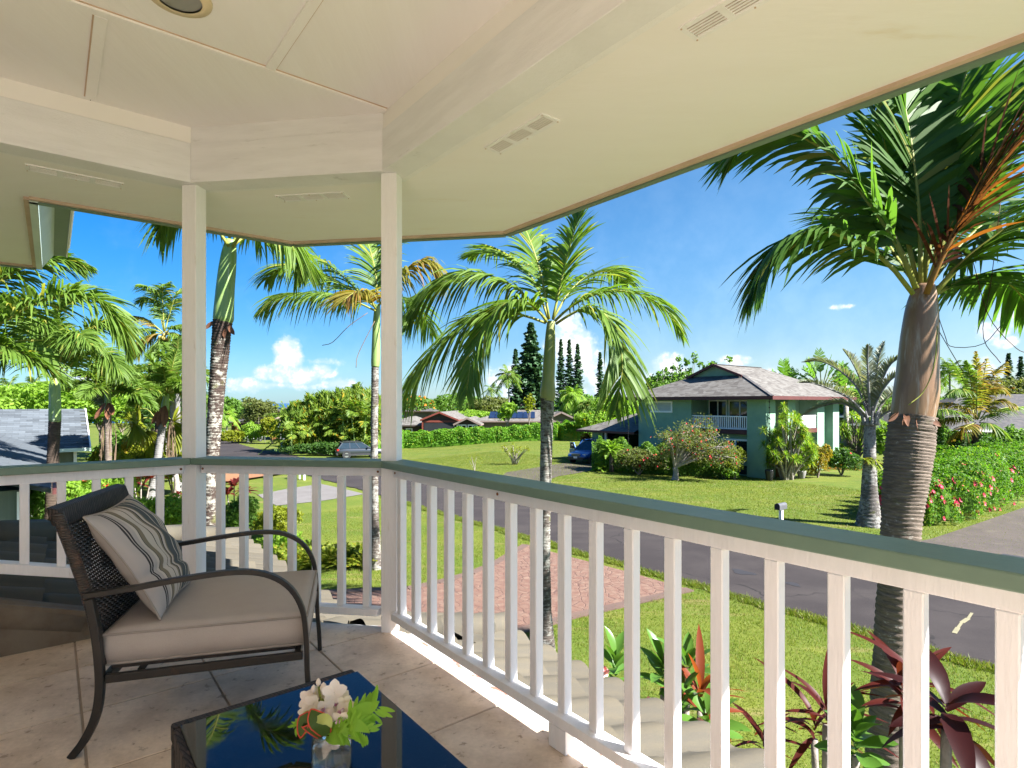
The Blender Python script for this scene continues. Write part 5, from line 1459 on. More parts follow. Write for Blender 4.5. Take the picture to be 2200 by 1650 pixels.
def plane(root, name, m, pts, th=.06, parent=None):
    b = MB(); b.prism([Vector(p) - UZ * th for p in pts], (0, 0, th)); return build(b, name, m, parent or root)

# --- the green two-storey house across the street
GH = Frame((15.43, 35.0), -DV, NV)
gh = thing('green_house', GH.p(4.8, 5, 0), 'green two storey house with a grey hip roof, gablet and balconies across the street', 'house')
part(GH, gh, 'wall', M['wall_green'], (0, 1.23, 0, 1.15, 0, 4.86), label='corner pillar wall')
part(GH, gh, 'wall', M['wall_green'], (5.24, 9.72, 0, 10.4, 0, 4.86))
part(GH, gh, 'wall', M['wall_green'], (1.9, 5.236, 1.9, 10.4, 0, 4.86), (1.23, 1.9, 1.905, 10.39, 0, 4.86))
part(GH, gh, 'wall', M['wall_green'], (1.235, 5.236, .45, 1.89, 0, 2.60))
for s0, s1 in ((2.77, 3.78), (6.93, 8.0), (9.4, 10.39)):
    part(GH, gh, 'wall', M['wall_green'], (0, 1.226, s0, s1, 0, 4.86), label='pier')
part(GH, gh, 'wall', M['wall_green'], (.55, 1.22, 8.005, 9.395, 3.2, 4.86), (.55, 1.22, 8.005, 9.395, 2.3, 2.75))
part(GH, gh, 'balcony_beam', M['maroon'], (1.235, 5.236, .0, .30, 2.62, 2.90))
part(GH, gh, 'balcony_floor', M['wall_tan'], (1.235, 5.236, .305, 1.89, 2.75, 2.88))
part(GH, gh, 'balcony_beam', M['maroon'], (.0, .25, 1.155, 2.765, 2.62, 2.90), (.0, .25, 3.785, 6.925, 2.62, 2.90))
part(GH, gh, 'balcony_floor', M['wall_tan'], (.255, 1.22, 1.155, 6.925, 2.72, 2.88))
def mini_rail(face, p0, p1, at, z0, z1, step=.135):
    b = MB()
    def bx(a0, a1, q0, q1, w):
        if face == 'b': GH.box(b, a0, a1, at - w, at + w, q0, q1)
        else: GH.box(b, at - w, at + w, a0, a1, q0, q1)
    bx(p0, p1, z1 - .07, z1, .045); bx(p0, p1, z0, z0 + .05, .03)
    o = build(b, 'balcony_railing', M['white'], gh)
    n = int((p1 - p0) / step); w_ = .024
    for k in range(n):
        b = MB(); x = p0 + (k + .5) * (p1 - p0) / n
        if face == 'b': GH.box(b, x - w_, x + w_, at - .022, at + .022, z0 + .051, z1 - .071)
        else: GH.box(b, at - .022, at + .022, x - w_, x + w_, z0 + .051, z1 - .071)
        build(b, 'baluster', M['white'], o)
mini_rail('b', 1.24, 5.23, .12, 2.93, 3.78)
mini_rail('a', 3.80, 6.92, .12, 2.93, 3.78, .12)
window(GH, gh, 'b', 6.74, 8.79, 3.93, 4.74, 0, 1, fw=.12, pm='blind')
window(GH, gh, 'b', 1.95, 3.6, 2.9, 4.80, 1.9, 2, fw=.08, name='sliding_door')
window(GH, gh, 'b', 3.7, 5.1, 2.9, 4.80, 1.9, 2, fw=.08, name='sliding_door')
window(GH, gh, 'b', 1.32, 3.2, 1.05, 2.30, .45, 2, fw=.12)
part(GH, gh, 'crawlspace_vent', M['lattice'], (1.3, 3.4, .435, .449, .08, .62))
part(GH, gh, 'crawlspace_vent', M['lattice'], (6.0, 9.0, -.014, -.001, .08, .6))
window(GH, gh, 'a', 1.3, 2.6, 2.95, 4.78, 1.23, 2, out=-1, name='sliding_door')
window(GH, gh, 'a', 3.85, 6.0, 2.95, 4.78, 1.23, 2, out=-1, name='sliding_door')
window(GH, gh, 'a', 1.4, 2.6, .9, 2.3, 1.23, 2, out=-1)
window(GH, gh, 'a', 4.0, 6.3, .2, 2.3, 1.23, 3, out=-1, name='sliding_door')
window(GH, gh, 'a', 8.2, 8.95, 2.76, 4.4, .55, 1, out=-1, fw=.10)
zr, ze = 7.30, 5.02
def hp(L, s, z): return GH.p(L, s, z)
rfm = M['sh_brown']
gr = build(MB().add([hp(-.8, -.8, ze), hp(10.52, -.8, ze), hp(6.86, 2.35, 6.48), hp(2.86, 2.35, 6.48)], [(0, 1, 2, 3)]), 'roof', rfm, gh)
build(MB().add([hp(-.8, -.8, ze), hp(2.86, 2.35, 6.48), hp(2.80, 2.0, 6.455), hp(4.86, 2.0, zr), hp(4.86, 8.46, zr), hp(-.8, 11.2, ze)], [(0, 1, 4, 5), (1, 2, 3, 4)]), 'roof', rfm, gh)
build(MB().add([hp(10.52, -.8, ze), hp(6.86, 2.35, 6.48), hp(6.92, 2.0, 6.455), hp(4.86, 2.0, zr), hp(4.86, 8.46, zr), hp(10.52, 11.2, ze)], [(5, 4, 1, 0), (4, 3, 2, 1)]), 'roof', rfm, gh)
build(MB().add([hp(-.8, 11.2, ze), hp(4.86, 8.46, zr), hp(10.52, 11.2, ze)], [(0, 1, 2)]), 'roof', rfm, gh)
build(MB().prism([hp(2.9, 2.40, 6.46), hp(6.82, 2.40, 6.46), hp(4.86, 2.40, zr - .05)], NV * .12), 'gablet', M['wall_green'], gh)
for a, b_ in (((2.72, 2.0, 6.40), (4.86, 2.0, zr - .04)), ((7.0, 2.0, 6.40), (4.86, 2.0, zr - .04))):
    b = MB(); b.bar(hp(*a), hp(*b_), .08, .16); build(b, 'rake_board', M['maroon'], gh)
b = MB(); b.bar(hp(4.86, 2.0, zr + .01), hp(4.86, 8.46, zr + .01), .24, .04); b.bar(hp(-.8, -.8, ze + .01), hp(2.86, 2.35, 6.49), .2, .04); build(b, 'ridge_cap', M['sh_dark'], gh)
for a, b_ in (((-.86, -.83), (10.58, -.83)), ((-.83, -.80), (-.83, 11.23)), ((10.55, -.8), (10.55, 11.2)), ((-.8, 11.23), (10.52, 11.23))):
    b = MB(); b.bar(hp(a[0], a[1], 4.92), hp(b_[0], b_[1], 4.92), .06, .22); build(b, 'fascia', M['maroon'], gh)
part(GH, gh, 'eave_soffit', M['wall_tan'], (-.78, 10.5, -.78, 11.18, 4.862, 4.88))
# carport wing
part(GH, gh, 'wall', M['wall_green'], (13.57, 14.7, .3, .5, 0, 2.3), (14.5, 14.7, .505, 7.8, 0, 2.3))
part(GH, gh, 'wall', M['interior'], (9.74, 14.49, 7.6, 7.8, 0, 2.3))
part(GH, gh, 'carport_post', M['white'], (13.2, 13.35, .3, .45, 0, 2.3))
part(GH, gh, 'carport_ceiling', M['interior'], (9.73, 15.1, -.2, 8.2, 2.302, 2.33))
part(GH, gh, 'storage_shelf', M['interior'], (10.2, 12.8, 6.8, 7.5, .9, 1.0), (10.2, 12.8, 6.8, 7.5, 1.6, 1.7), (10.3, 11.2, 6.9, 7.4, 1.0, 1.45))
z2, z3 = 2.46, 4.05
build(MB().add([hp(9.73, -.5, z2), hp(15.6, -.5, z2), hp(11.6, 3.6, z3), hp(9.73, 3.6, z3)], [(0, 1, 2, 3)]), 'roof', rfm, gh)
build(MB().add([hp(15.6, -.5, z2), hp(15.6, 8.4, z2), hp(11.6, 4.4, z3), hp(11.6, 3.6, z3)], [(0, 1, 2, 3)]), 'roof', rfm, gh)
build(MB().add([hp(15.6, 8.4, z2), hp(9.73, 8.4, z2), hp(9.73, 4.4, z3), hp(11.6, 4.4, z3)], [(0, 1, 2, 3)]), 'roof', rfm, gh)
for a, b_ in (((9.73, -.53), (15.65, -.53)), ((15.63, -.5), (15.63, 8.4))):
    b = MB(); b.bar(hp(a[0], a[1], 2.38), hp(b_[0], b_[1], 2.38), .05, .17); build(b, 'fascia', M['maroon'], gh)
# rain chains
def rain_chain(px, y0, y1, Z, label):
    p = P(px, y0, Z); q = P(px, y1, Z)
    r = thing('rain_chain', q, label, 'rain chain', 'rain chains hanging from the green house eaves')
    b = MB(); b.tube([p, q], .014, 5); build(b, 'chain', M['black'], r)
    n = int((p - q).length / .31)
    for k in range(n):
        c = p.lerp(q, (k + .5) / n); b = MB(); b.lathe(c, [(.012, -.06), (.05, .03), (.055, .05), (.01, .05)], 8); build(b, 'cup', M['black'], r)
rain_chain(1653, 858, 1000, 34.3, 'dark rain chain down the front corner of the green house')
rain_chain(1350, 886, 958, 40.0, 'dark rain chain hanging at the carport of the green house')

# --- left neighbour with blue grey shingles
LH = Frame((0, 0), NV, -DV)        # a along e0, b along e1
lh = thing('shingled_house', LH.p(-3, 30, 0), 'low house with a blue grey shingle roof at the left edge', 'house')
ze_, sl_ = 2.62, .34
build(MB().prism([LH.p(1.35, 31.9, ze_), LH.p(-14, 31.9, ze_), LH.p(-14, 36.8, ze_ + sl_ * 4.9), LH.p(1.35, 36.8, ze_ + sl_ * 4.9)], (0, 0, -.10)), 'roof', M['sh_blue'], lh)
build(MB().prism([LH.p(1.35, 41.7, ze_), LH.p(-14, 41.7, ze_), LH.p(-14, 36.8, ze_ + sl_ * 4.9), LH.p(1.35, 36.8, ze_ + sl_ * 4.9)], (0, 0, -.10)), 'roof', M['sh_blue'], lh)
build(MB().prism([LH.p(.0, 17.0, ze_), LH.p(.0, 32.2, ze_ + .012), LH.p(-6, 37.6, ze_ + sl_ * 6), LH.p(-6, 17.0, ze_ + sl_ * 6)], (0, 0, -.10)), 'roof', M['sh_blue'], lh, label='nearer wing of the roof')
build(MB().prism([LH.p(-12, 17.0, ze_), LH.p(-12, 32.2, ze_ + .012), LH.p(-6, 37.6, ze_ + sl_ * 6), LH.p(-6, 17.0, ze_ + sl_ * 6)], (0, 0, -.10)), 'roof', M['sh_blue'], lh)
def shingle_mesh(w, l):
    b = MB(); b.add([(0, 0, 0), (w, 0, 0), (w, l, 0), (0, l, 0), (0, 0, .018), (w, 0, .018), (w, l, .004), (0, l, .004)], [(4, 5, 6, 7), (0, 1, 5, 4), (0, 4, 7, 3), (1, 2, 6, 5)]); return b.mesh('shingle', [M['sh_tab']])
M['sh_tab'] = mat('blue_grey_shingle_tab', (.0775, .0899, .1023), (.0961, .1066, .1147), scale=3, rough=.95, spec=.15, fine=.4, fine_scale=60, objrand=.55)
SM = shingle_mesh(.445, .30); kz = math.atan(sl_); o3 = origin(lh); cs, sn = math.cos(kz), math.sin(kz)
def lay(p0, ax, slope_dir, nu, nv, cb):
    d3 = (slope_dir * cs + UZ * sn).normalized(); nz_ = ax.cross(d3)
    if nz_.z < 0: nz_ = -nz_
    for j in range(nv):
        for i in range(nu):
            c = p0 + ax * ((i - (.5 if j % 2 else 0)) * .45) + d3 * (j * .245) + nz_ * rnd.uniform(.001, .004)
            Mx = Matrix((ax, d3, nz_)).transposed().to_4x4(); Mx.translation = c - o3; cb(Mx)
lay(LH.p(-3.6, 31.9, ze_ + .004), NV, -DV, 11, 21, lambda mx: put(SM, 'shingle', lh, mtx=mx))
wing = MB()
def add_tab(mx):
    c = mx @ Vector((.2, .1, 0)) + o3; a_, b2 = c.dot(NV), -c.dot(DV)
    if b2 < 32.3 - .9 * a_ * 1.0 or True:
        if ze_ + sl_ * -a_ < ze_ + sl_ * (b2 - 31.9) : return
        wing.add([mx @ Vector(v.co) + o3 for v in SM.vertices], [tuple(f.vertices) for f in SM.polygons])
lay(LH.p(0, 17.1, ze_ + .004), -DV, -NV, 40, 15, add_tab)
build(wing, 'shingle_field', M['sh_tab'], lh, kind='stuff')
b = MB(); b.bar(LH.p(1.37, 31.85, ze_ - .02), LH.p(1.37, 36.8, ze_ + sl_ * 4.9 - .02), .05, .16); b.bar(LH.p(1.37, 41.7, ze_ - .02), LH.p(1.37, 36.8, ze_ + sl_ * 4.9 - .02), .05, .16); build(b, 'rake_board', M['white'], lh)
b = MB(); b.bar(LH.p(.1, 31.82, ze_ - .08), LH.p(1.4, 31.82, ze_ - .08), .13, .15); build(b, 'gutter', M['gutter'], lh)
b = MB(); b.bar(LH.p(.06, 17, ze_ - .07), LH.p(.06, 31.7, ze_ - .07), .08, .12); build(b, 'gutter', M['maroon'], lh)
part(LH, lh, 'wall', M['wall_sage'], (-13, .85, 32.5, 41, 0, 2.6)); part(LH, lh, 'wall', M['wall_sage'], (-11.4, -.55, 17.6, 32.49, 0, 2.58))
part(LH, lh, 'corner_trim', M['white'], (.78, .90, 32.42, 32.495, 0, 2.58)); part(LH, lh, 'corner_trim', M['white'], (-.62, -.50, 17.5, 17.595, 0, 2.55))
window(LH, lh, 'a', 19, 21, .9, 2.1, -.55, 2, out=1)
b = MB(); b.bar(LH.p(.2, 18.5, 1.1), LH.p(.3, 24.5, 1.9), .06, .10); build(b, 'stair_rail', M['white'], lh)

# --- generic background houses
def gable_house(name, label, fr, w, d, h, rise, wall, roof, trim, ov=.5, windows=(), group=None, front=True):
    """gable end faces -e1"""
    r = thing(name, fr.p(w / 2, d / 2, 0), label, 'house', group)
    part(fr, r, 'wall', M[wall], (0, w, 0, d, 0, h))
    build(MB().prism([fr.p(0, .001, h), fr.p(w, .001, h), fr.p(w / 2, .001, h + rise)], fr.e1 * (d - .01)), 'gable', M[wall], r)
    k = rise / (w / 2)
    for s in (0, 1):
        x0 = -ov if s == 0 else w + ov
        build(MB().prism([fr.p(x0, -ov, h - k * ov), fr.p(w / 2, -ov, h + rise), fr.p(w / 2, d + ov, h + rise), fr.p(x0, d + ov, h - k * ov)], (0, 0, .10)), 'roof', M[roof], r)
        b = MB(); b.bar(fr.p(x0, -ov - .04, h - k * ov + .02), fr.p(w / 2, -ov - .04, h + rise + .02), .07, .24); build(b, 'rake_board', M[trim], r)
        b = MB(); b.bar(fr.p(x0, -ov, h - k * ov - .02), fr.p(x0, d + ov, h - k * ov - .02), .06, .2); build(b, 'fascia', M[trim], r)
    for (a0, a1, z0, z1, n) in windows: window(fr, r, 'b', a0, a1, z0, z1, 0, n, fw=.14)
    return r
def hip_house(name, label, fr, w, d, h, rise, wall, roof, trim, ov=.7, windows=(), group=None):
    r = thing(name, fr.p(w / 2, d / 2, 0), label, 'house', group)
    part(fr, r, 'wall', M[wall], (0, w, 0, d, 0, h))
    i = min(w, d) / 2 + ov
    if w >= d: r1, r2 = fr.p(i - ov, d / 2, h + rise), fr.p(w - i + ov, d / 2, h + rise)
    else: r1, r2 = fr.p(w / 2, i - ov, h + rise), fr.p(w / 2, d - i + ov, h + rise)
    c = [fr.p(-ov, -ov, h), fr.p(w + ov, -ov, h), fr.p(w + ov, d + ov, h), fr.p(-ov, d + ov, h)]
    fs = [(0, 1, 5, 4), (1, 2, 5), (2, 3, 4, 5), (3, 0, 4)] if w >= d else [(0, 1, 4), (1, 2, 5, 4), (2, 3, 5), (3, 0, 4, 5)]
    for f in fs:
        allp = c + [r1, r2]; build(MB().add([allp[q] for q in f], [tuple(range(len(f)))]), 'roof', M[roof], r)
    for q in range(4):
        b = MB(); b.bar(c[q] - UZ * .1, c[(q + 1) % 4] - UZ * .1, .06, .2); build(b, 'fascia', M[trim], r)
    for (a0, a1, z0, z1, n) in windows: window(fr, r, 'b', a0, a1, z0, z1, 0, n, fw=.14)
    return r
def fr_at(px, Z, rot=0, dz=0):
    q = ground(px, Z); a = R(rot); return Frame((q.x, q.y), (math.cos(a), math.sin(a), 0), (-math.sin(a), math.cos(a), 0), q.z + dz)
bh = gable_house('brown_house', 'brown gabled house with red trim and a dark screened porch behind the clipped hedge', fr_at(909, 84, -4), 4.9, 16, 3.45, 1.0, 'wall_brown', 'sh_brown', 'trim_red', .35)
f_ = fr_at(909, 84, -4)
part(f_, bh, 'screen_porch', M['screen'], (.15, 4.75, -.08, -.01, .2, 3.0)); part(f_, bh, 'porch_beam', M['trim_red'], (-.1, 5.0, -.12, -.09, 3.02, 3.3)); part(f_, bh, 'porch_post', M['trim_red'], (-.15, .05, -.2, -.13, 0, 3.3))
hip_house('low_brown_house', 'low brown roofed wing left of the red trimmed gable', fr_at(838, 86, -4), 4.6, 9, 2.6, 1.2, 'wall_brown', 'sh_brown', 'wall_brown', .6, ((2.4, 3.4, .6, 2.1, 1),))
gable_house('small_gabled_house', 'small gable with white framed windows behind the clipped hedge', fr_at(981, 80, -3), 3.0, 10, 2.6, .72, 'wall_brown', 'sh_brown', 'trim_pale', .4, ((.0, 1.4, .9, 2.45, 2), (1.55, 2.95, .9, 2.45, 2)))
lr = hip_house('long_roofed_house', 'long low house whose roof carries dark solar panels behind the hedge', fr_at(1020, 84, -2), 15.5, 10, 2.7, 1.5, 'wall_tan', 'sh_brown', 'trim_pale', .6)
f_ = fr_at(1020, 84, -2)
for a0, a1 in ((2.0, 4.6), (5.2, 8.8)):
    n = 4 if a1 - a0 > 3 else 3
    for k in range(n):
        x0 = a0 + (a1 - a0) * k / n + .03; x1 = a0 + (a1 - a0) * (k + 1) / n - .03
        build(MB().prism([f_.p(x0, .5, 2.7 + .36), f_.p(x1, .5, 2.7 + .36), f_.p(x1, 3.6, 2.7 + 1.22), f_.p(x0, 3.6, 2.7 + 1.22)], (0, 0, .05)), 'solar_panel', M['solar'], lr)
gable_house('small_gabled_house', 'low tan gable at the right end of the solar roof', fr_at(1182, 83, 0), 3.2, 9, 2.5, .75, 'wall_tan', 'sh_brown', 'trim_pale', .4)
hip_house('ridge_house', 'brown hip roof standing above the solar roofed house under the big pine', fr_at(1068, 118, 0), 7.5, 8, 5.0, 1.9, 'wall_tan', 'sh_brown', 'wall_brown', .7)
hip_house('ridge_house', 'hip roof glimpsed behind the drooping palm left of the red gable', fr_at(868, 128, 0), 6, 8, 5.0, 1.5, 'wall_tan', 'sh_dark', 'wall_brown', .7)
hip_house('orange_house', 'orange two storey house at the left of the big palm clump', fr_at(596, 96, 6), 5.0, 7, 4.85, .9, 'wall_orange', 'sh_dark', 'wall_brown', .8, ((.5, 1.5, 3.2, 4.4, 1),))
hip_house('orange_house', 'pink tiled lower roof before the orange house', fr_at(583, 93, 6), 2.0, 5, 3.0, 1.0, 'wall_orange', 'trim_pale', 'wall_brown', .5)
hip_house('grey_roofed_house', 'grey roofed house behind the parked white car down the street', fr_at(497, 112, 0), 6.5, 8, 2.7, 1.1, 'wall_brown', 'sh_dark', 'wall_brown', .7)
hip_house('grey_roofed_house', 'big grey roofed house beyond the yellow coconut palm at the right', fr_at(2005, 50, -6), 22, 12, 2.35, 3.1, 'wall_tan', 'sh_dark', 'white', .9, ((1.5, 3.2, .8, 2.0, 2), (5, 7, .8, 2.0, 2)))
hip_house('grey_roofed_house', 'pale house glimpsed behind the silvery triangle palm', fr_at(1820, 64, -6), 6, 10, 3.2, 1.6, 'trim_pale', 'sh_dark', 'white', .7)

# ================================================================== vegetation helpers
def lf(name, *a, **k): M[name] = leaf(name, *a, **k)
lf('leaf_mid', (.0768, .1613, .0246), (.1306, .2304, .0338))
lf('leaf_bright', (.1382, .2534, .0246), (.2150, .3302, .0368))
lf('leaf_dark', (.0430, .1014, .0215), (.0768, .1505, .0307))
lf('leaf_yellowgreen', (.1440, .1860, .0120), (.2160, .2220, .0168))
lf('leaf_yellow', (.24, .17, .012), (.30, .22, .02), (.11, .13, .014), .25)
lf('leaf_olive', (.1020, .1260, .0360), (.1500, .1680, .0504))
lf('leaf_red', (.10, .016, .016), (.16, .024, .02), (.07, .05, .015), .2)
lf('leaf_ti', (.0203, .0040, .0045), (.0337, .0058, .0050), (.0585, .0117, .0054), .2, trans=.4, rough=.45)
lf('leaf_plum', (.055, .13, .018), (.09, .18, .028), trans=.3, rough=.3)
lf('leaf_hedge', (.0922, .2227, .0185), (.1459, .2995, .0246), (.2458, .3072, .0307), .08)
lf('leaf_hib', (.0600, .1500, .0144), (.1080, .2220, .0192), (.1800, .2280, .0240), .08)
lf('leaf_pine', (.0288, .0720, .0288), (.0512, .1056, .0416), trans=.1)
lf('leaf_orange', (.22, .08, .016), (.28, .125, .03), (.18, .16, .04), .3)
lf('leaf_drac', (.1020, .1980, .0192), (.1680, .2520, .0264), (.3120, .3240, .0360), .15)
lf('fern', (.1140, .1740, .0168), (.1920, .2160, .0216), (.2760, .2280, .0240), .15)
lf('leaf_banana', (.0720, .1560, .0240), (.1140, .2100, .0360), trans=.45)
M['bark'] = mat('bark', (.16, .125, .10), (.24, .20, .165), scale=7, rough=.9, bump=.5, bscale=25, bdist=.02)
M['bark_pale'] = mat('pale_bark', (.32, .28, .24), (.20, .17, .145), scale=8, rough=.9, bump=.5, bscale=25, bdist=.02)
M['bark_dark'] = mat('dark_bark', (.06, .05, .042), (.10, .08, .066), scale=7, rough=.9)
M['fl_red'] = leaf('red_flower', (.40, .022, .022), (.46, .04, .035), trans=.2)
M['fl_pink'] = leaf('pink_flower', (.42, .025, .06), (.48, .05, .09), trans=.2)
M['fl_orange'] = leaf('orange_flower', (.72, .14, .02), (.75, .22, .03), trans=.2)
M['fl_plum'] = leaf('plumeria_flower', (.72, .10, .16), (.80, .62, .60), trans=.2)

def rvec(n): return unit(rng.normal(size=(n, 3)))
def leafquads(C, N, size, aspect=.5, jit=.7, down=0.0):
    n = len(C); N = unit(N + rng.normal(0, jit, (n, 3)))
    t = unit(np.cross(N, rvec(n)));
    if down: t = unit(t + np.array([0, 0, -down])); 
    s = unit(np.cross(N, t)); N = np.cross(t, s)
    L = (size * rng.uniform(.7, 1.3, n))[:, None]; W = L * aspect
    V = np.stack([C - t * L * .5, C + s * W * .5 - t * L * .05 + N * W * .18, C + t * L * .5, C - s * W * .5 - t * L * .05 + N * W * .18], 1).reshape(-1, 3)
    b = np.arange(n)[:, None] * 4
    T = np.concatenate([b + np.array([[0, 1, 2]]), b + np.array([[0, 2, 3]])])
    return V, T
def lobes_pts(lobes, n, inner=.72):
    A = np.array([l[1][0] * l[1][2] for l in lobes]); A = A / A.sum()
    out, nor = [], []
    for (c, r), a in zip(lobes, A):
        k = max(6, int(n * a)); d = rvec(k); d[:, 2] = np.where(d[:, 2] < -.5, -d[:, 2], d[:, 2])
        rad = inner + (1 - inner) * rng.random(k) ** .6
        rr = np.array(r)
        bump = 1 + .16 * np.sin(d[:, 0] * 7 + c[0]) * np.sin(d[:, 1] * 6 + c[1]) + .12 * np.sin(d[:, 2] * 9 + d[:, 0] * 5)
        out.append(np.array(tuple(c)) + d * rr * (rad * bump)[:, None]); nor.append(unit(d / rr))
    return np.concatenate(out), np.concatenate(nor)
def foliage(root, lobes, n, size, m, aspect=.5, jit=.7, inner=.72, name='foliage', down=0., zmin=None):
    C, N = lobes_pts(lobes, n, inner)
    if zmin is not None:
        k = C[:, 2] > zmin; C, N = C[k], N[k]
    V, T = leafquads(C, N, size, aspect, jit, down)
    off = np.array(tuple(origin(root)))
    return put(np_mesh(name, V - off, T, mats=[M[m]]), name, root), C
def mk_lobes(c, w, d, h, k, seed, top=.55):
    """lobes filling a w x d x h crown whose bottom centre is c"""
    r = random.Random(seed); L = [((c.x, c.y, c.z + h * .5), (w * .36, d * .36, h * .46))]
    for i in range(k):
        a = i * 2.4 + r.uniform(-.4, .4); q = .55 + .4 * r.random(); z = r.uniform(.22, .78)
        s = r.uniform(.20, .30) * (1.15 if z < .5 else .9)
        L.append(((c.x + math.cos(a) * w * .5 * q * (1 - .35 * max(0, z - .5)) * .72, c.y + math.sin(a) * d * .5 * q * .72, c.z + h * z), (w * s, d * s, h * s * 1.05)))
    return L
def flower_mesh(name, r, m, n=5):
    b = MB()
    for k in range(n):
        a = k * 2 * math.pi / n; d = Vector((math.cos(a), math.sin(a), .25))
        petal(b, Vector((0, 0, 0)), d, Vector((0, 0, 1)), r, r * .85, .1)
    return b.mesh(name, [m], True)
def shrub(name, label, c, w, d, h, n, size, m, k=6, seed=1, cat='shrub', group=None, flowers=None, aspect=.5, jit=.7, stems=5, bark='bark', inner=.72, down=0.):
    root = thing(name, c, label, cat, group)
    b = MB(); r = random.Random(seed)
    for i in range(stems):
        a = i * 2.4; e = Vector((c.x + math.cos(a) * w * .3, c.y + math.sin(a) * d * .3, c.z + h * r.uniform(.55, .8)))
        b.tube(spline([Vector(c) - UZ * .05, c.lerp(e, .5) + UZ * h * .08, e], 6), [.03 * h ** .5 * (1 - .13 * q) for q in range(6)], 5, cap=False)
    if stems: build(b, 'stem', M[bark], root, smooth=True)
    fo, C = foliage(root, mk_lobes(c, w, d, h, k, seed), n, size, m, aspect, jit, inner, down=down, zmin=c.z + .02)
    if flowers:
        me, num = flowers
        idx = rng.permutation(len(C))[:num * 3]; cc = Vector((c.x, c.y, c.z + h * .45)); o3 = origin(root); done = 0
        for i in idx:
            p = Vector(C[i]); dd = (p - cc)
            if dd.y > .15 * d or done >= num: continue
            nrm = (dd.normalized() + Vector((0, -.5, .3))).normalized()
            q = nrm.to_track_quat('Z', 'Y').to_matrix().to_4x4(); q.translation = p + nrm * size * .25 - o3
            put(me, 'flower', root, mtx=q); done += 1
    return root
def hgt(py, Z): return CZ + (HY - py) / F * Z
def shrub_px(name, label, px, Z, wpx, top, n, size, m, depth=None, **kw):
    c = ground(px, Z); w = wpx * Z / F; h = hgt(top, Z) - c.z
    return shrub(name, label, c, w, depth or w * .8, h, n, size, m, **kw)
def tree(name, label, c, w, d, h0, h1, n, size, m, trunk_r=.18, bark='bark', k=9, seed=1, cat='tree', group=None, aspect=.5, lean=(0, 0), flowers=None, inner=.7, down=0., jit=.7):
    """trunk with limbs and a lobed crown between heights h0 and h1 above c"""
    root = thing(name, c, label, cat, group); r = random.Random(seed)
    cc = Vector((c.x + lean[0], c.y + lean[1], c.z + h0)); H = h1 - h0
    b = MB(); fork = c.lerp(cc, .85)
    b.tube(spline([c - UZ * .1, c.lerp(fork, .5) + Vector((.05, 0, 0)), fork], 8), [trunk_r * (1.25 if q == 0 else 1 - .05 * q) for q in range(8)], 9)
    lobes = mk_lobes(cc, w, d, H, k, seed)
    for l in lobes:
        e = Vector(l[0]); b.tube(spline([fork, fork.lerp(e, .5) + UZ * H * .06, e], 6), [trunk_r * .5 * (1 - .16 * q) for q in range(6)], 5, cap=False)
    build(b, 'trunk', M[bark], root, smooth=True)
    fo, C = foliage(root, lobes, n, size, m, aspect, jit, inner, 'crown', down)
    if flowers:
        fm, num, fs = flowers
        idx = rng.permutation(len(C))[:num]; V, T = leafquads(C[idx] + rng.normal(0, .1, (num, 3)), rvec(num), fs, .8, .5)
        put(np_mesh('blossom', V - np.array(tuple(origin(root))), T, mats=[M[fm]]), 'blossom', root)
    return root
def tree_px(name, label, px, Z, wpx, y0, y1, n, size, m, **kw):
    c = ground(px, Z); w = wpx * Z / F
    return tree(name, label, c, w, kw.pop('depth', w * .8), hgt(y0, Z) - c.z, hgt(y1, Z) - c.z, n, size, m, **kw)
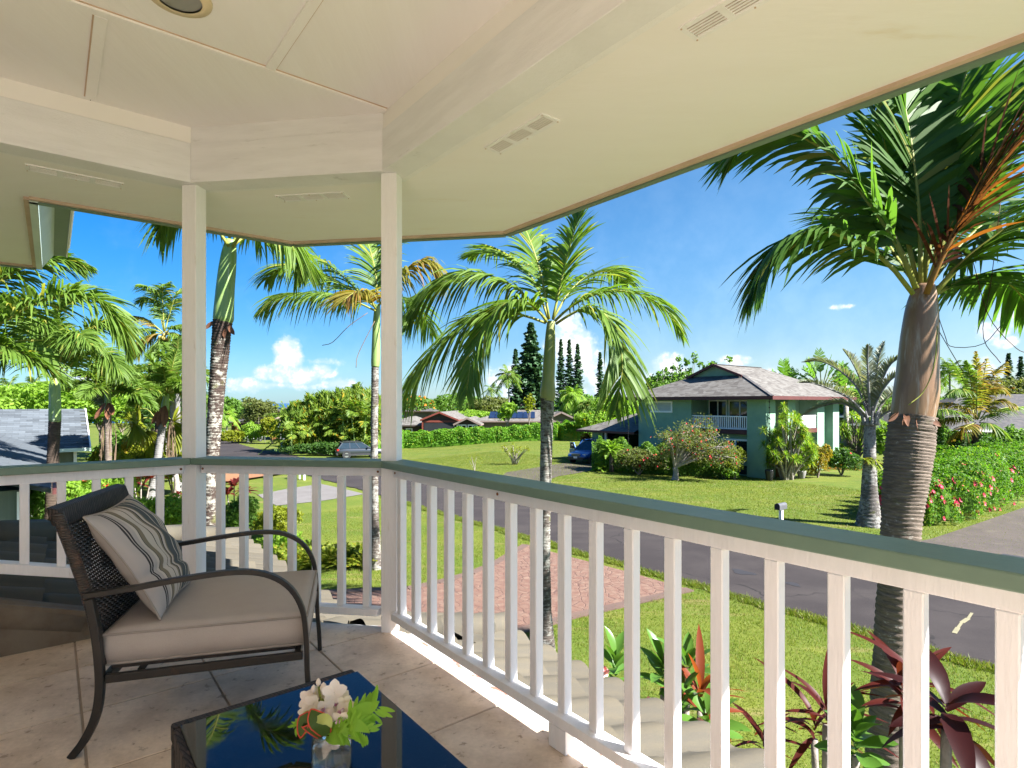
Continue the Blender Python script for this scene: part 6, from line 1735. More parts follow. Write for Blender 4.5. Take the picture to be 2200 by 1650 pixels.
def hedge(name, label, pts, w, h, n, size, m, cat='hedge', flowers=None, wob=.10, aspect=.5, round_=.35, group=None):
    """clipped hedge along a polyline of ground points"""
    root = thing(name, pts[0], label, cat, group)
    P0 = np.array([tuple(p) for p in pts]); seg = np.linalg.norm(np.diff(P0, axis=0), axis=1); cum = np.concatenate([[0], np.cumsum(seg)]); L = cum[-1]
    hs = h if hasattr(h, '__len__') else [h] * len(pts)
    ws = w if hasattr(w, '__len__') else [w] * len(pts)
    def at(s):
        i = np.clip(np.searchsorted(cum, s) - 1, 0, len(seg) - 1); f = (s - cum[i]) / seg[i]
        p = P0[i] * (1 - f[:, None]) + P0[i + 1] * f[:, None]; t = (P0[i + 1] - P0[i]) / seg[i][:, None]
        hh = np.array(hs)[i] * (1 - f) + np.array(hs)[i + 1] * f; ww = np.array(ws)[i] * (1 - f) + np.array(ws)[i + 1] * f
        return p, unit(np.stack([-t[:, 1], t[:, 0], 0 * t[:, 0]], 1)), t, hh, ww
    s = rng.random(n) * L; p, sd, t, hh, ww = at(s)
    # superellipse section
    a = rng.random(n) * math.pi; ex = round_
    cx_ = np.sign(np.cos(a)) * np.abs(np.cos(a)) ** ex; cz_ = np.abs(np.sin(a)) ** ex
    f = np.where(rng.random(n) < .45, 1, 0); u = rng.random(n)
    q = .90 + .12 * rng.random(n) + wob * (np.sin(s * 1.7) * np.sin(cz_ * 5 + s) + .6 * np.sin(s * 4.1 + cx_ * 3))
    C = p + sd * (cx_ * ww / 2 * q)[:, None]; C[:, 2] += cz_ * hh * q
    N = unit(sd * cx_[:, None] + np.array([[0, 0, 1.]]) * (cz_ ** 3)[:, None] + .01)
    # ends
    k = n // 30
    for e, sg in ((0, -1), (L, 1)):
        pe, se, te, he, we = at(np.full(k, min(max(e, 1e-4), L - 1e-4))); aa = rng.uniform(-1, 1, k); zz = rng.random(k)
        Ce = pe + se * (aa * we / 2 * .9)[:, None] + te * (sg * .12 * we * (1 - aa ** 2))[:, None]; Ce[:, 2] += zz * he * .95
        C = np.concatenate([C, Ce]); N = np.concatenate([N, te * sg])
    V, T = leafquads(C, N, size, aspect, .55)
    off = np.array(tuple(origin(root)))
    put(np_mesh('foliage', V - off, T, mats=[M[m]]), 'foliage', root)
    kw_, kh_ = (.30, .66) if round_ > .5 else (.40, .86)
    b = MB()                        # solid leaf-coloured core added inside to block see-through
    ss = np.linspace(0, L, max(3, int(L / 1.2))); pc, sc, tc_, hc, wc = at(np.clip(ss, 1e-4, L - 1e-4))
    for i in range(len(ss) - 1):
        q0, q1 = Vector(pc[i]), Vector(pc[i + 1]); s0 = Vector(sc[i]) * wc[i] * kw_; s1 = Vector(sc[i + 1]) * wc[i + 1] * kw_
        b.add([q0 - s0, q0 + s0, q0 + s0 * .9 + UZ * hc[i] * kh_, q0 - s0 * .9 + UZ * hc[i] * kh_, q1 - s1, q1 + s1, q1 + s1 * .9 + UZ * hc[i + 1] * kh_, q1 - s1 * .9 + UZ * hc[i + 1] * kh_],
              [(0, 4, 7, 3), (1, 2, 6, 5), (3, 7, 6, 2)] + ([(0, 3, 2, 1)] if i == 0 else []) + ([(4, 5, 6, 7)] if i == len(ss) - 2 else []))
    build(b, 'fill_core', M[m], root)
    if flowers:
        me, num, sel = flowers; o3 = origin(root); done = 0
        for i in rng.permutation(len(C)):
            pp = Vector(C[i]); nv = Vector(N[i])
            if not sel(pp, nv): continue
            nv = (nv + Vector((0, -.4, .3))).normalized(); q = nv.to_track_quat('Z', 'Y').to_matrix().to_4x4() @ Matrix.Scale(rnd.uniform(.75, 1.2), 4); q.translation = pp + nv * .03 - o3
            put(me, 'flower', root, mtx=q); done += 1
            if done >= num: break
    return root
def blades(C, D, L, w, droop, m_=4, up_=None):
    """strap leaves from C along D"""
    n = len(C); D = unit(D); s = unit(np.cross(D, np.array([[0, 0, 1.]]) + rng.normal(0, .15, (n, 3))))
    L = np.asarray(L) * np.ones(n); rows = []
    ws = (.45, .9, 1.0, .7)
    for i in range(5):
        t = i / 4; c = C + D * (L * t)[:, None]; c[:, 2] -= droop * L * t ** 2.2
        if i < 4: rows += [c + s * (w * ws[i] / 2), c - s * (w * ws[i] / 2)]
        else: rows += [c]
    V = np.stack(rows, 1); tr = []
    for i in range(3): tr += [(2 * i, 2 * i + 1, 2 * i + 3), (2 * i, 2 * i + 3, 2 * i + 2)]
    tr.append((6, 7, 8)); T = np.array(tr)[None] + (np.arange(n) * 9)[:, None, None]
    return V.reshape(-1, 3), T.reshape(-1, 3)
def rosette(C0, n, L, w, droop=.5, lo=-.1, hi=1.4):
    C = np.tile(np.array(tuple(C0))[None], (n, 1)); a = np.arange(n) * 2.39996 + rng.uniform(-.2, .2, n); e = lo + (hi - lo) * (np.arange(n) + .5) / n
    D = np.stack([np.cos(a) * np.cos(e), np.sin(a) * np.cos(e), np.sin(e)], 1)
    return blades(C, D, L * rng.uniform(.8, 1.15, n), w, droop)
def cat_mesh(parts):
    VV, TT, o = [], [], 0
    for V, T in parts: VV.append(V); TT.append(T + o); o += len(V)
    return np.concatenate(VV), np.concatenate(TT)
def rosettes(root, spots, n, L, w, m, droop=.5, lo=-.1, hi=1.4, name='foliage'):
    V, T = cat_mesh([rosette(c, n, L, w, droop, lo, hi) for c in spots])
    return put(np_mesh(name, V - np.array(tuple(origin(root))), T, mats=[M[m]]), name, root)
def norfolk(name, label, px, Z, wpx, top, base_y=None, group='tall pines on the skyline', seed=1):
    c = ground(px, Z); h = hgt(top, Z) - c.z; w = wpx * Z / F
    root = thing(name, c, label, 'pine tree', group); b = MB(); b.tube([c, c + UZ * h], [w * .035, .03], 7); build(b, 'trunk', M['bark_dark'], root)
    r = random.Random(seed); C, D, LL = [], [], []; CC, NN = [], []
    nl = max(22, int(h / .62))
    for i in range(nl):
        f = (i + .6) / nl; z = h * (.10 + .89 * f); rad = w * .5 * (1 - f) ** .75 * r.uniform(.8, 1.1) + .15
        k = r.choice((8, 9, 10)); a0 = r.uniform(0, 6)
        for j in range(k):
            a = a0 + j * 6.283 / k; m_ = max(5, int(rad / .20)); rr_ = rad * r.uniform(.6, 1.12); zj = r.uniform(-.45, .45)
            for q in range(m_):
                t = (q + .5) / m_; s = .35 + .5 * rr_ / 3 * (1 - .4 * t)
                for e in (-1, 1):
                    CC.append((c.x + math.cos(a) * rr_ * t - math.sin(a) * e * s * .32, c.y + math.sin(a) * rr_ * t + math.cos(a) * e * s * .32, c.z + z + zj - rr_ * (.16 + .1 * zj) * t + rr_ * .20 * t * t)); NN.append((.2 * math.cos(a), .2 * math.sin(a), 1))
    C = np.array(CC); V, T = leafquads(C, np.array(NN), max(.62, w * .13), .7, .55)
    put(np_mesh('crown', V - np.array(tuple(c)), T, mats=[M['leaf_pine']]), 'crown', root)
    return root

# ================================================================== the far wood, then the trees one can pick out
def far_mass():
    C, N = [], []; r = random.Random(4)
    for i in range(150):
        px = -420 + 3100 * (i + r.random()) / 150; Z = r.uniform(170, 330)
        gap = 552 < px < 628
        topy = r.uniform(846, 862) if not gap else r.uniform(874, 880)
        c = ground(px, Z); h = hgt(topy, Z) - c.z; w = r.uniform(9, 18)
        p, n = lobes_pts(mk_lobes(c, w, w * .7, h, 5, i), 420, .7); C.append(p); N.append(n)
    V, T = leafquads(np.concatenate(C), np.concatenate(N), 1.25, .6, .7)
    o = put(np_mesh('woodland', V, T, mats=[M['leaf_mid']]), 'woodland', kind='stuff')
far_mass()
norfolk('norfolk_pine', 'biggest and broadest tall pine, standing behind the middle palm', 1141, 120, 92, 694, seed=1)
norfolk('norfolk_pine', 'slender bluish pine just left of the biggest pine', 1108, 118, 44, 750, seed=2)
for px, w, top, sd, lab in ((1205, 34, 730, 3, 'leftmost of the four pines right of the middle palm trunk'), (1223, 36, 730, 4, 'second of the four pines right of the middle palm trunk'), (1241, 42, 738, 5, 'fullest of the four pines right of the middle palm trunk'), (1289, 28, 757, 6, 'lone thin pine seen through the right drooping frond')):
    norfolk('norfolk_pine', lab, px, 150, w, top, seed=sd)
for px, w, top, sd, lab in ((2167, 40, 760, 7, 'taller of the two pines at the right edge'), (2193, 36, 766, 8, 'smaller pine cut by the right edge')):
    norfolk('norfolk_pine', lab, px, 140, w, top, seed=sd)
def coconut(label, px, top, Z, L, seed, n=15, m='frond', ll=1.0, nl=22, name='coconut_palm', group='coconut palms on the skyline', r=.16, w=.11, el0=(-25, 75)):
    c = ground(px, Z); t = P(px, top, Z)
    root = palm(name, label, c, t, c.lerp(t, .5) + Vector((rnd.uniform(-.4, .4), 0, 0)), group, trunk='trunk_pale', r=(r * 1.3, r, r * .8), step=.5, dep=.03)
    auto_crown(root, t, n, L, ll, nl, w, M[m], el0, 1.0, seed, rr=.05, droop=.5, vee=-.1, seg=3)
    return root
coconut('coconut palm left of the biggest pine, fronds against the sky', 1092, 806, 112, 3.4, 31)
coconut('small far coconut palm above the brown gable', 1057, 836, 160, 3.4, 32, 12, nl=14)
coconut('far coconut palm right above the red trimmed gable', 972, 854, 150, 3.4, 33, 12, nl=14)
coconut('coconut palm on the skyline behind the leaning yellow one', 2040, 795, 95, 3.6, 34)
coconut('small coconut palm left of the thick trunk at the right', 2012, 822, 120, 3.4, 36, 12, nl=14)
coconut('far coconut palm at the left edge above the green tree', 18, 833, 90, 3.6, 37, 12, nl=16)
coconut('far coconut palm over the left green tree', 74, 828, 95, 3.4, 38, 12, nl=16)
coconut('far palm right of the leaning spotted palm', 522, 868, 150, 3.6, 39, 12, nl=14)
coconut('bright green small palm by the parked white car', 488, 890, 96, 2.2, 40, 14, 'leaf_bright', .8, 18, 'garden_palm', None, .10)
coconut('palm showing over the top of the palm clump', 762, 842, 84, 2.4, 41, 12, 'frond', .8, 18, 'garden_palm', None, .10)
coconut('soft bright green queen palm behind the hedge end', 1228, 848, 92, 2.9, 42, 22, 'leaf_bright', 1.0, 26, 'queen_palm', None, .15, .10, (-50, 75))
coconut('second queen palm right of the first, partly hidden', 1262, 872, 88, 2.3, 43, 18, 'frond', .9, 24, 'queen_palm', None, .13, .10, (-50, 75))
# yellowing coconut palm at the right
Zc = 40.0; c0 = ground(2092, Zc)
rc = palm('coconut_palm', 'yellowing windblown coconut palm between the grey roof and the pink hibiscus hedge', c0, P(2096, 912, Zc), None, None, trunk='trunk_brown', r=(.26, .2, .2), step=.12)
for seq in ([(2097, 900), (2099, 835), (2097, 756)], [(2094, 900), (2072, 822), (2040, 770)], [(2092, 900), (2055, 868), (2003, 866)], [(2091, 905), (2055, 896), (2000, 905)], [(2102, 900), (2130, 815), (2162, 778)], [(2105, 905), (2149, 879), (2200, 873)], [(2106, 900), (2141, 860), (2180, 868)],
            [(2096, 902), (2080, 850), (2060, 835), (2035, 850)], [(2100, 902), (2118, 845), (2140, 830), (2165, 845)], [(2096, 908), (2070, 920), (2045, 945)], [(2104, 908), (2130, 912), (2160, 935)], [(2096, 900), (2086, 820), (2075, 775)], [(2100, 900), (2112, 820), (2120, 770)], [(2092, 905), (2040, 880), (1990, 885)]):
    frond(rc, [P(x, y, Zc + rnd.uniform(-1, 1) * i) for i, (x, y) in enumerate(seq)], .95, 42, .075, M['frond_yel'] if rnd.random() < .45 else M['frond'], droop=.55, vee=-.05, rr=.045)
# triangle palm
Zt = 21.6; c0 = ground(1868, Zt)
rt_ = palm('triangle_palm', 'silvery palm with a flared white trunk before the pink hibiscus hedge', c0, P(1869, 905, Zt), P(1868, 1010, Zt), None, trunk='trunk_silver', r=(.50, .36, .28, .25, .22, .20, .20, .19), step=.12, dep=.04)
for i, seq in enumerate(([(1867, 893), (1840, 830), (1799, 793), (1762, 776), (1728, 778)], [(1864, 896), (1826, 857), (1786, 837), (1745, 823), (1718, 822)], [(1861, 901), (1833, 877), (1803, 866), (1762, 874), (1724, 893)], [(1869, 890), (1866, 827), (1864, 776), (1866, 742)], [(1873, 890), (1881, 827), (1887, 776), (1899, 735)],
            [(1876, 892), (1891, 830), (1911, 786), (1934, 768)], [(1880, 896), (1901, 860), (1928, 838), (1960, 832)], [(1882, 903), (1908, 884), (1934, 880), (1962, 892)], [(1868, 892), (1852, 825), (1832, 780), (1812, 752)], [(1872, 894), (1890, 850), (1915, 815), (1945, 800)])):
    frond(rt_, [P(x, y, Zt + (-.25 if i % 2 else .3) * k) for k, (x, y) in enumerate(seq)], .50, 48, .035, M['frond_grey'], M['trunk_pale'], droop=.25, vee=.75, rr=.055, jit=.08)
for k in range(10):
    a = k * .63; b = MB(); q0 = P(1869, 905, Zt); b.tube(spline([q0 + Vector((math.cos(a) * .22, math.sin(a) * .22, -.15)), q0 + Vector((math.cos(a) * .24, math.sin(a) * .24, .12)), q0 + Vector((math.cos(a) * .36, math.sin(a) * .36, .38))], 6), [.07, .065, .055, .045, .035, .02], 6); build(b, 'leaf_base', M['trunk_pale'], rt_, smooth=True)
b = MB(); fv = cat_mesh([rosette(P(px, 990, Zt - .2), 14, .5, .07, .7, -.2, 1.0) for px in (1860, 1868, 1876)])
put(np_mesh('fern', fv[0] - np.array(tuple(origin(rt_))), fv[1], mats=[M['fern']]), 'fern', rt_)

# areca clump right of the street
def areca():
    root = thing('areca_palm_clump', ground(705, 62), 'big dense clump of areca palms behind the parked grey car', 'palm clump'); parts = []; b = MB(); r = random.Random(9)
    for i in range(64):
        px = 618 + 188 * r.random(); Z = 60 + 8 * r.random(); c = ground(px, Z)
        top = 826 + r.uniform(0, 36) + (28 if px < 650 else 0) + max(0, (Z - 64)) * -1
        h = hgt(top, Z) - c.z; st = c + Vector((r.uniform(-.4, .4), r.uniform(-.5, .2), h * .62)); b.tube([c, st], [.07, .05], 5)
        for k in range(10):
            az = k * 2.4 + r.random(); el = R(r.uniform(5, 80)); L = r.uniform(2.3, 3.2)
            d = Vector((math.cos(az) * math.cos(el), math.sin(az) * math.cos(el), math.sin(el)))
            z0 = UZ * (-h * .5 * r.random() if r.random() < .6 else 0)
            pts = [st + z0 + d * (L * t) - UZ * (L * .55 * t ** 2.2 * math.cos(el) ** .5) for t in (0, .25, .5, .75, 1)]
            parts.append(leaflets(spline(pts, 14), .72, 17, .12, droop=.45, vee=.15, seg=3))
    LB = [(P(px, y, 64), (w * .052, 2.6, h * .052)) for px, y, w, h in ((640, 915, 34, 42), (672, 904, 40, 48), (705, 900, 44, 52), (740, 896, 44, 54), (775, 894, 40, 54), (800, 898, 26, 52), (720, 932, 90, 34))]
    C, N = lobes_pts([((c.x, c.y, c.z), r_) for c, r_ in LB], 9000, .75); N[:, 2] *= .4; lv, lt = leafquads(C, unit(N), .95, .22, .55, 1.4); parts.append((lv, lt))
    V, T = cat_mesh(parts); off = np.array(tuple(origin(root)))
    put(np_mesh('fronds', V - off, T, mats=[M['frond_areca']]), 'fronds', root, kind='stuff'); build(b, 'stems', M['shaft_green'], root, kind='stuff')
M['frond_areca'] = leaf('areca_leaflet', (.0862, .1610, .0207), (.1725, .2300, .0299), (.3910, .2645, .0230), .05, trans=.46)
areca()

# traveller's palms behind the green house
def paddle(root, c, d, L, w, droop, m):
    d = d.normalized(); pts = [c + d * (L * t) - UZ * (droop * L * t ** 2.5) for t in np.linspace(0, 1, 12)]
    Pn = pts; b = MB(); vs = []; s = d.cross(UZ)
    s = s.normalized() if s.length > .1 else Vector((0, 1, 0))
    st = .42; n = 13
    b.tube(pts[:7], .05, 5, cap=False); tri = MB()
    for sd in (1, -1):
        for k in range(n):
            t0 = st + (1 - st) * k / n; t1 = st + (1 - st) * (k + .88) / n
            p0 = c + d * (L * t0) - UZ * (droop * L * t0 ** 2.5); p1 = c + d * (L * t1) - UZ * (droop * L * t1 ** 2.5)
            ww = w * math.sin(math.pi * (.12 + .84 * (k + .5) / n)) ** .6 * rnd.uniform(.8, 1.1); dz = rnd.uniform(-.35, .05)
            tri.add([p0, p1, p1 + s * sd * ww + d * .25 + UZ * (dz * ww + .1), p0 + s * sd * ww + d * .2 + UZ * (dz * ww + .1)], [(0, 1, 2, 3)])
    o = build(tri, 'leaf', M[m], root); build(b, 'leaf_stalk', M['rachis'], o)
for px, Z, top, ang, lab, sd in ((1690, 60, 765, 20, 'left traveller palm with torn paddle leaves behind the green house roof', 1), (1765, 58, 748, -15, 'tallest traveller palm with torn paddle leaves behind the green house roof', 2), (1818, 62, 770, 40, 'right traveller palm with torn paddle leaves near the silvery palm', 3)):
    c = ground(px, Z); root = thing('traveller_palm', c, lab, 'palm tree', 'traveller palms behind the green house'); hh = hgt(top, Z) - c.z; L = 4.6
    st = c + UZ * (hh - L * .95); b = MB(); b.tube([c, st], [.3, .22], 9); build(b, 'trunk', M['bark_pale'], root, smooth=True)
    ax = Vector((math.cos(R(ang)), math.sin(R(ang)), 0)); rr2 = random.Random(sd)
    for k in range(15):
        a = R(8 + 164 * (k + .5) / 15); d = ax * math.cos(a) + UZ * math.sin(a) + Vector((0, rr2.uniform(-.25, .25), 0))
        paddle(root, st, d, L * rr2.uniform(.85, 1.05), .62, .12 + .25 * abs(math.cos(a)), 'leaf_banana')

# background trees
T_ = [('broad_tree', 'wide bright green tree spreading behind the shingle roof', 110, 50, 350, 905, 822, 9000, .42, 'leaf_bright', dict(k=14, seed=1, depth=8)),
      ('dark_tree', 'dark feathery tree between the left palms and the post', 292, 56, 110, 940, 790, 5000, .45, 'leaf_dark', dict(k=9, seed=2)),
      ('dark_tree', 'mid green tree behind the orange booted palm', 215, 60, 100, 920, 828, 3500, .45, 'leaf_mid', dict(k=8, seed=3)),
      ('dark_tree', 'dark tree behind the left post', 385, 62, 110, 935, 838, 3500, .45, 'leaf_dark', dict(k=8, seed=4)),
      ('garden_tree', 'leafy tree closing the gap right of the orange booted palm', 262, 66, 90, 925, 840, 3200, .42, 'leaf_bright', dict(k=9, seed=23)),
      ('garden_tree', 'leafy tree behind the low fan palm', 330, 70, 90, 930, 842, 3200, .42, 'leaf_mid', dict(k=9, seed=24)),
      ('olive_tree', 'round olive green tree at the end of the street', 555, 92, 72, 915, 858, 4200, .40, 'leaf_olive', dict(k=9, seed=5)),
      ('garden_tree', 'leafy tree above the parked white car', 487, 118, 60, 905, 852, 2500, .6, 'leaf_mid', dict(k=8, seed=6)),
      ('garden_tree', 'tree behind the olive tree at the street end', 530, 140, 60, 905, 868, 2200, .6, 'leaf_mid', dict(k=8, seed=7)),
      ('garden_tree', 'tree left of the spotted leaning trunk', 428, 120, 80, 915, 850, 2500, .6, 'leaf_mid', dict(k=8, seed=8)),
      ('flame_tree', 'spreading tree with orange blossom behind the long frond', 885, 112, 90, 885, 848, 2600, .5, 'leaf_mid', dict(k=8, seed=9, flowers=('fl_orange', 130, .55))),
      ('garden_tree', 'broad tree behind the red trimmed gable', 985, 116, 130, 890, 846, 4500, .5, 'leaf_mid', dict(k=10, seed=10)),
      ('garden_tree', 'tree between the brown gable and the big pine', 1050, 110, 90, 890, 852, 3500, .5, 'leaf_olive', dict(k=9, seed=11)),
      ('garden_tree', 'bright shrubby tree just over the white framed windows', 1010, 98, 110, 905, 880, 2500, .45, 'leaf_bright', dict(k=9, seed=12)),
      ('young_tree', 'slender bright young tree rising over the hedge by the solar panels', 1090, 72, 42, 912, 862, 900, .42, 'leaf_bright', dict(k=7, seed=13, trunk_r=.07, inner=.3)),
      ('papaya_tree', 'thin spindly tree with leaf tufts in front of the big pine', 1137, 71, 26, 905, 842, 260, .42, 'leaf_yellowgreen', dict(k=5, seed=14, trunk_r=.06, inner=.3)),
      ('garden_tree', 'leafy tree between the queen palms and the green house', 1320, 74, 110, 925, 848, 4200, .42, 'leaf_bright', dict(k=10, seed=15)),
      ('garden_tree', 'yellow flecked tree left of the carport roof', 1275, 70, 80, 925, 885, 3000, .40, 'leaf_bright', dict(k=9, seed=16, flowers=('leaf_yellow', 90, .4))),
      ('garden_tree', 'dark tree behind the queen palms', 1290, 100, 120, 900, 858, 3400, .5, 'leaf_dark', dict(k=9, seed=17)),
      ('kauila_tree', 'tree with round leaf tufts standing up behind the green house roof', 1445, 58, 130, 880, 800, 3400, .40, 'leaf_mid', dict(k=11, seed=18)),
      ('garden_tree', 'leafy tree behind the right side of the green house', 1850, 66, 150, 930, 830, 4000, .45, 'leaf_mid', dict(k=9, seed=19)),
      ('garden_tree', 'olive tree at the right edge below the pines', 2195, 70, 120, 920, 812, 4000, .45, 'leaf_olive', dict(k=9, seed=20, flowers=('fl_orange', 60, .4))),
      ('flame_tree', 'tree with orange blossom behind the yellowing coconut palm', 2140, 74, 90, 900, 832, 3000, .45, 'leaf_mid', dict(k=9, seed=21, flowers=('fl_orange', 120, .4))),
      ('garden_tree', 'dark tree just right of the thick ringed trunk', 1995, 42, 70, 985, 880, 3200, .30, 'leaf_dark', dict(k=8, seed=22, trunk_r=.10, bark='bark_pale'))]
for nm, lab, px, Z, w, y0, y1, n, sz, m, kw_ in T_:
    tree_px(nm, lab, px, Z, w, y0, y1, n, sz, m, **kw_)
# leaf tufts on bare twigs above the green house roof
root = thing('tufted_branches', ground(1440, 57), 'bare twigs topped with round leaf tufts against the cloud over the green roof', 'tree')
b = MB(); CC = []
for px, y in ((1458, 772), (1476, 778), (1492, 764), (1494, 774), (1447, 790), (1430, 797), (1416, 803), (1402, 812), (1392, 822), (1462, 790), (1480, 796), (1505, 782), (1516, 790), (1530, 781), (1568, 772)):
    q = P(px, y, 57); b.tube(spline([P(px - 14, 845, 57), P(px - 6, (y + 845) / 2, 57), q], 6), [.05, .04, .03, .025, .02, .015], 5)
    CC.append(np.array(tuple(q)) + rng.normal(0, .16, (26, 3)))
build(b, 'trunk', M['bark'], root)
C = np.concatenate(CC); V, T = leafquads(C, rvec(len(C)), .30, .8, .5); put(np_mesh('crown', V - np.array(tuple(origin(root))), T, mats=[M['leaf_mid']]), 'crown', root)

# clipped hedge across the lawn
def gp(px, py): return G(px, py)
hedge('clipped_hedge', 'long bright green clipped hedge beyond the lawn', [gp(770, 972), gp(862, 963), gp(1010, 955), gp(1195, 946)], 1.6, [2.05, 2.0, 1.95, 2.0], 16000, .30, 'leaf_hedge')
hedge('clipped_hedge', 'shorter hedge end with a gap, left of the carport', [gp(1202, 946), gp(1262, 943)], 1.6, 2.2, 3200, .30, 'leaf_hedge', wob=.16)
# hibiscus hedge at the right
HB = flower_mesh('hibiscus_flower', .115, M['fl_pink'])
hedge('hibiscus_hedge', 'rounded hedge covered in pink hibiscus flowers along the brown driveway', [Vector((15.0, 22.4, 0)), Vector((17.2, 23.8, 0)), Vector((21.5, 27.4, 0)), Vector((28, 32.5, 0)), Vector((40, 42, 0))], [2.4, 3.0, 3.2, 3.4, 3.4], [1.75, 2.10, 2.05, 1.90, 1.55], 85000, .125, 'leaf_hib', flowers=(HB, 150, lambda p, n: n.y < .35 and p.y < 33 and rnd.random() < (1.0 if p.y < 24.5 else .30) * (1.0 if p.z < 1.5 else .25)), wob=.20, round_=.66)

# ================================================================== gardens
# in front of the green house
FR = flower_mesh('red_flower', .085, M['fl_red'])
hedge('garden_hedge', 'dark green hedge under the windows of the green house', [gp(1282, 1008), gp(1360, 1012), gp(1450, 1020), gp(1560, 1022)], [2.0, 1.8, 1.6, 1.5], [2.1, 1.9, 1.7, 1.7], 9000, .20, 'leaf_mid', wob=.22, round_=.6)
shrub_px('flowering_shrub', 'low red flowered shrub left of the bare limbed flowering tree', 1372, 37.0, 120, 962, 3000, .17, 'leaf_olive', seed=31, flowers=(FR, 40), depth=2.2)
# bare-limbed flowering tree
cT = gp(1450, 1031); root = thing('flowering_tree', cT, 'spreading bare limbed tree dotted with red flowers before the green house', 'tree'); b = MB(); rr3 = random.Random(3)
fork = cT + UZ * .75; b.tube(spline([cT - UZ * .1, cT + Vector((.06, 0, .4)), fork], 6), [.27, .2, .17, .16, .15, .15], 10)
C_, N_ = [], []
for k in range(26):
    px = 1385 + 205 * rr3.random(); hn = 1 - abs(px - 1478) / 125; y = 1003 - (1003 - 889) * max(.05, hn ** .6) * rr3.uniform(.25, 1.0)
    e = P(px, y, cT.y + rr3.uniform(-2.2, 2.2)); e.z = max(e.z, .5)
    mid = fork.lerp(e, .55) + UZ * .35; br = spline([fork, mid, e], 8); b.tube(br, [.085, .07, .055, .045, .035, .028, .02, .012], 5, cap=False)
    for q in range(7):
        s_ = br[rr3.randint(3, 7)]; e2 = s_ + Vector((rr3.uniform(-.6, .6), rr3.uniform(-.5, .5), rr3.uniform(-.35, .45))); b.tube([s_, s_.lerp(e2, .5) + UZ * .06, e2], [.018, .012, .006], 4, cap=False)
        C_.append(np.array(tuple(e2)) + rng.normal(0, .18, (40, 3)))
build(b, 'trunk', M['bark_pale'], root, smooth=True)
C = np.concatenate(C_); C = C[C[:, 2] > .3]; V, T = leafquads(C, rvec(len(C)), .135, .45, .5); put(np_mesh('crown', V - np.array(tuple(origin(root))), T, mats=[M['leaf_olive']]), 'crown', root)
o3 = origin(root)
for i in rng.permutation(len(C))[:170]:
    p = Vector(C[i]); nv = Vector((rnd.uniform(-.6, .6), -1, rnd.uniform(-.2, .8))).normalized(); q = nv.to_track_quat('Z', 'Y').to_matrix().to_4x4() @ Matrix.Scale(rnd.uniform(.4, .85), 4); q.translation = p - o3 + Vector((0, -.1, .04)); put(FR, 'flower', root, mtx=q)
# sago palms
def sago(label, px, py, top, L, n, sd, tr=True):
    c = gp(px, py); t = Vector((c.x, c.y, hgt(top, c.y))); root = thing('sago_palm', c, label, 'sago palm')
    b = MB(); b.tube([c, t], [.16, .15], 9); build(b, 'trunk', M['bark_dark'], root, smooth=True)
    auto_crown(root, t, n, L, .26, 26, .035, M['leaf_bright'], (-15, 70), .7, sd, rr=.02, droop=.1, vee=.45, seg=3)
sago('bright green sago palm by the hedge beside the blue car', 1314, 1014, 968, 1.15, 30, 1)
sago('small sago palm at the foot of the taller one', 1292, 1012, 1006, .8, 16, 2)
shrub_px('croton_bush', 'orange and dark leaved bush at the carport wall', 1258, 47, 26, 930, 900, .20, 'leaf_orange', seed=33)
shrub_px('yellow_shrub', 'small yellow green shrub under the ground floor window', 1578, 34.6, 50, 961, 1300, .14, 'leaf_yellowgreen', seed=34, k=5)
shrub_px('garden_shrub', 'dark leafy shrub right of the flowering tree', 1555, 35.0, 62, 985, 1500, .18, 'leaf_mid', seed=35)
# dracaena in front of the corner
cD = gp(1690, 1030); root = thing('dracaena_tree', cD, 'many headed dracaena tree against the corner of the green house', 'tree'); b = MB(); sp = []; rr4 = random.Random(5)
for k in range(100):
    px = 1650 + 98 * rr4.random(); hn = 1 - ((px - 1698) / 62) ** 2; y = 1005 - (1005 - 885) * max(.1, hn) * rr4.uniform(.15, 1.0)
    e = P(px, y, cD.y + rr4.uniform(-1.2, 1.0)); s0 = cD + Vector((rr4.uniform(-.25, .25), rr4.uniform(-.2, .2), 0)); b.tube(spline([s0, s0.lerp(e, .5) + UZ * .2, e], 6), [.10, .075, .06, .05, .045, .04], 6, cap=False); sp.append(e)
sp += [P(1683, 872, cD.y), P(1641, 925, cD.y - .2), P(1641, 955, cD.y - .2), P(1668, 985, cD.y - .8)]
build(b, 'trunk', M['bark_pale'], root, smooth=True); rosettes(root, sp, 46, .46, .046, 'leaf_drac', .30, -.7, 1.45)
# pots
def pot(label, px, py, r, h, m, sd, plant):
    c = gp(px, py); root = thing('plant_pot', c, label, 'plant pot'); b = MB()
    b.lathe(c, [(r * .62, 0), (r * .70, h * .1), (r, h * .75), (r * 1.02, h * .92), (r * .98, h), (r * .86, h), (r * .84, h * .9), (.01, h * .9)], 20); build(b, 'pot', m, root, smooth=True)
    if plant: 
        pr = thing('potted_plant', c + UZ * h * .9, plant, 'plant'); rosettes(pr, [c + UZ * (h * .95), c + UZ * (h * .95 + .2)], 26, .62, .045, 'leaf_drac', .5, .2, 1.45)
pot('tall black plant pot at the corner of the green house', 1653, 1033, .25, .66, M['black'], 1, None)
pot('grey plant pot right of the dracaena tree', 1722, 1028, .26, .48, mat('grey_pot', (.25, .24, .23), (.19, .18, .175), scale=6, rough=.8), 2, 'spiky green plant in the grey pot')
b = MB(); cO = gp(1670, 1024); b.box(cO + UZ * .28, DV * .3, NV * .25, UZ * .28); build(b, 'clay_planter', M['wall_orange'], label='small orange planter box behind the black pot', cat='planter')
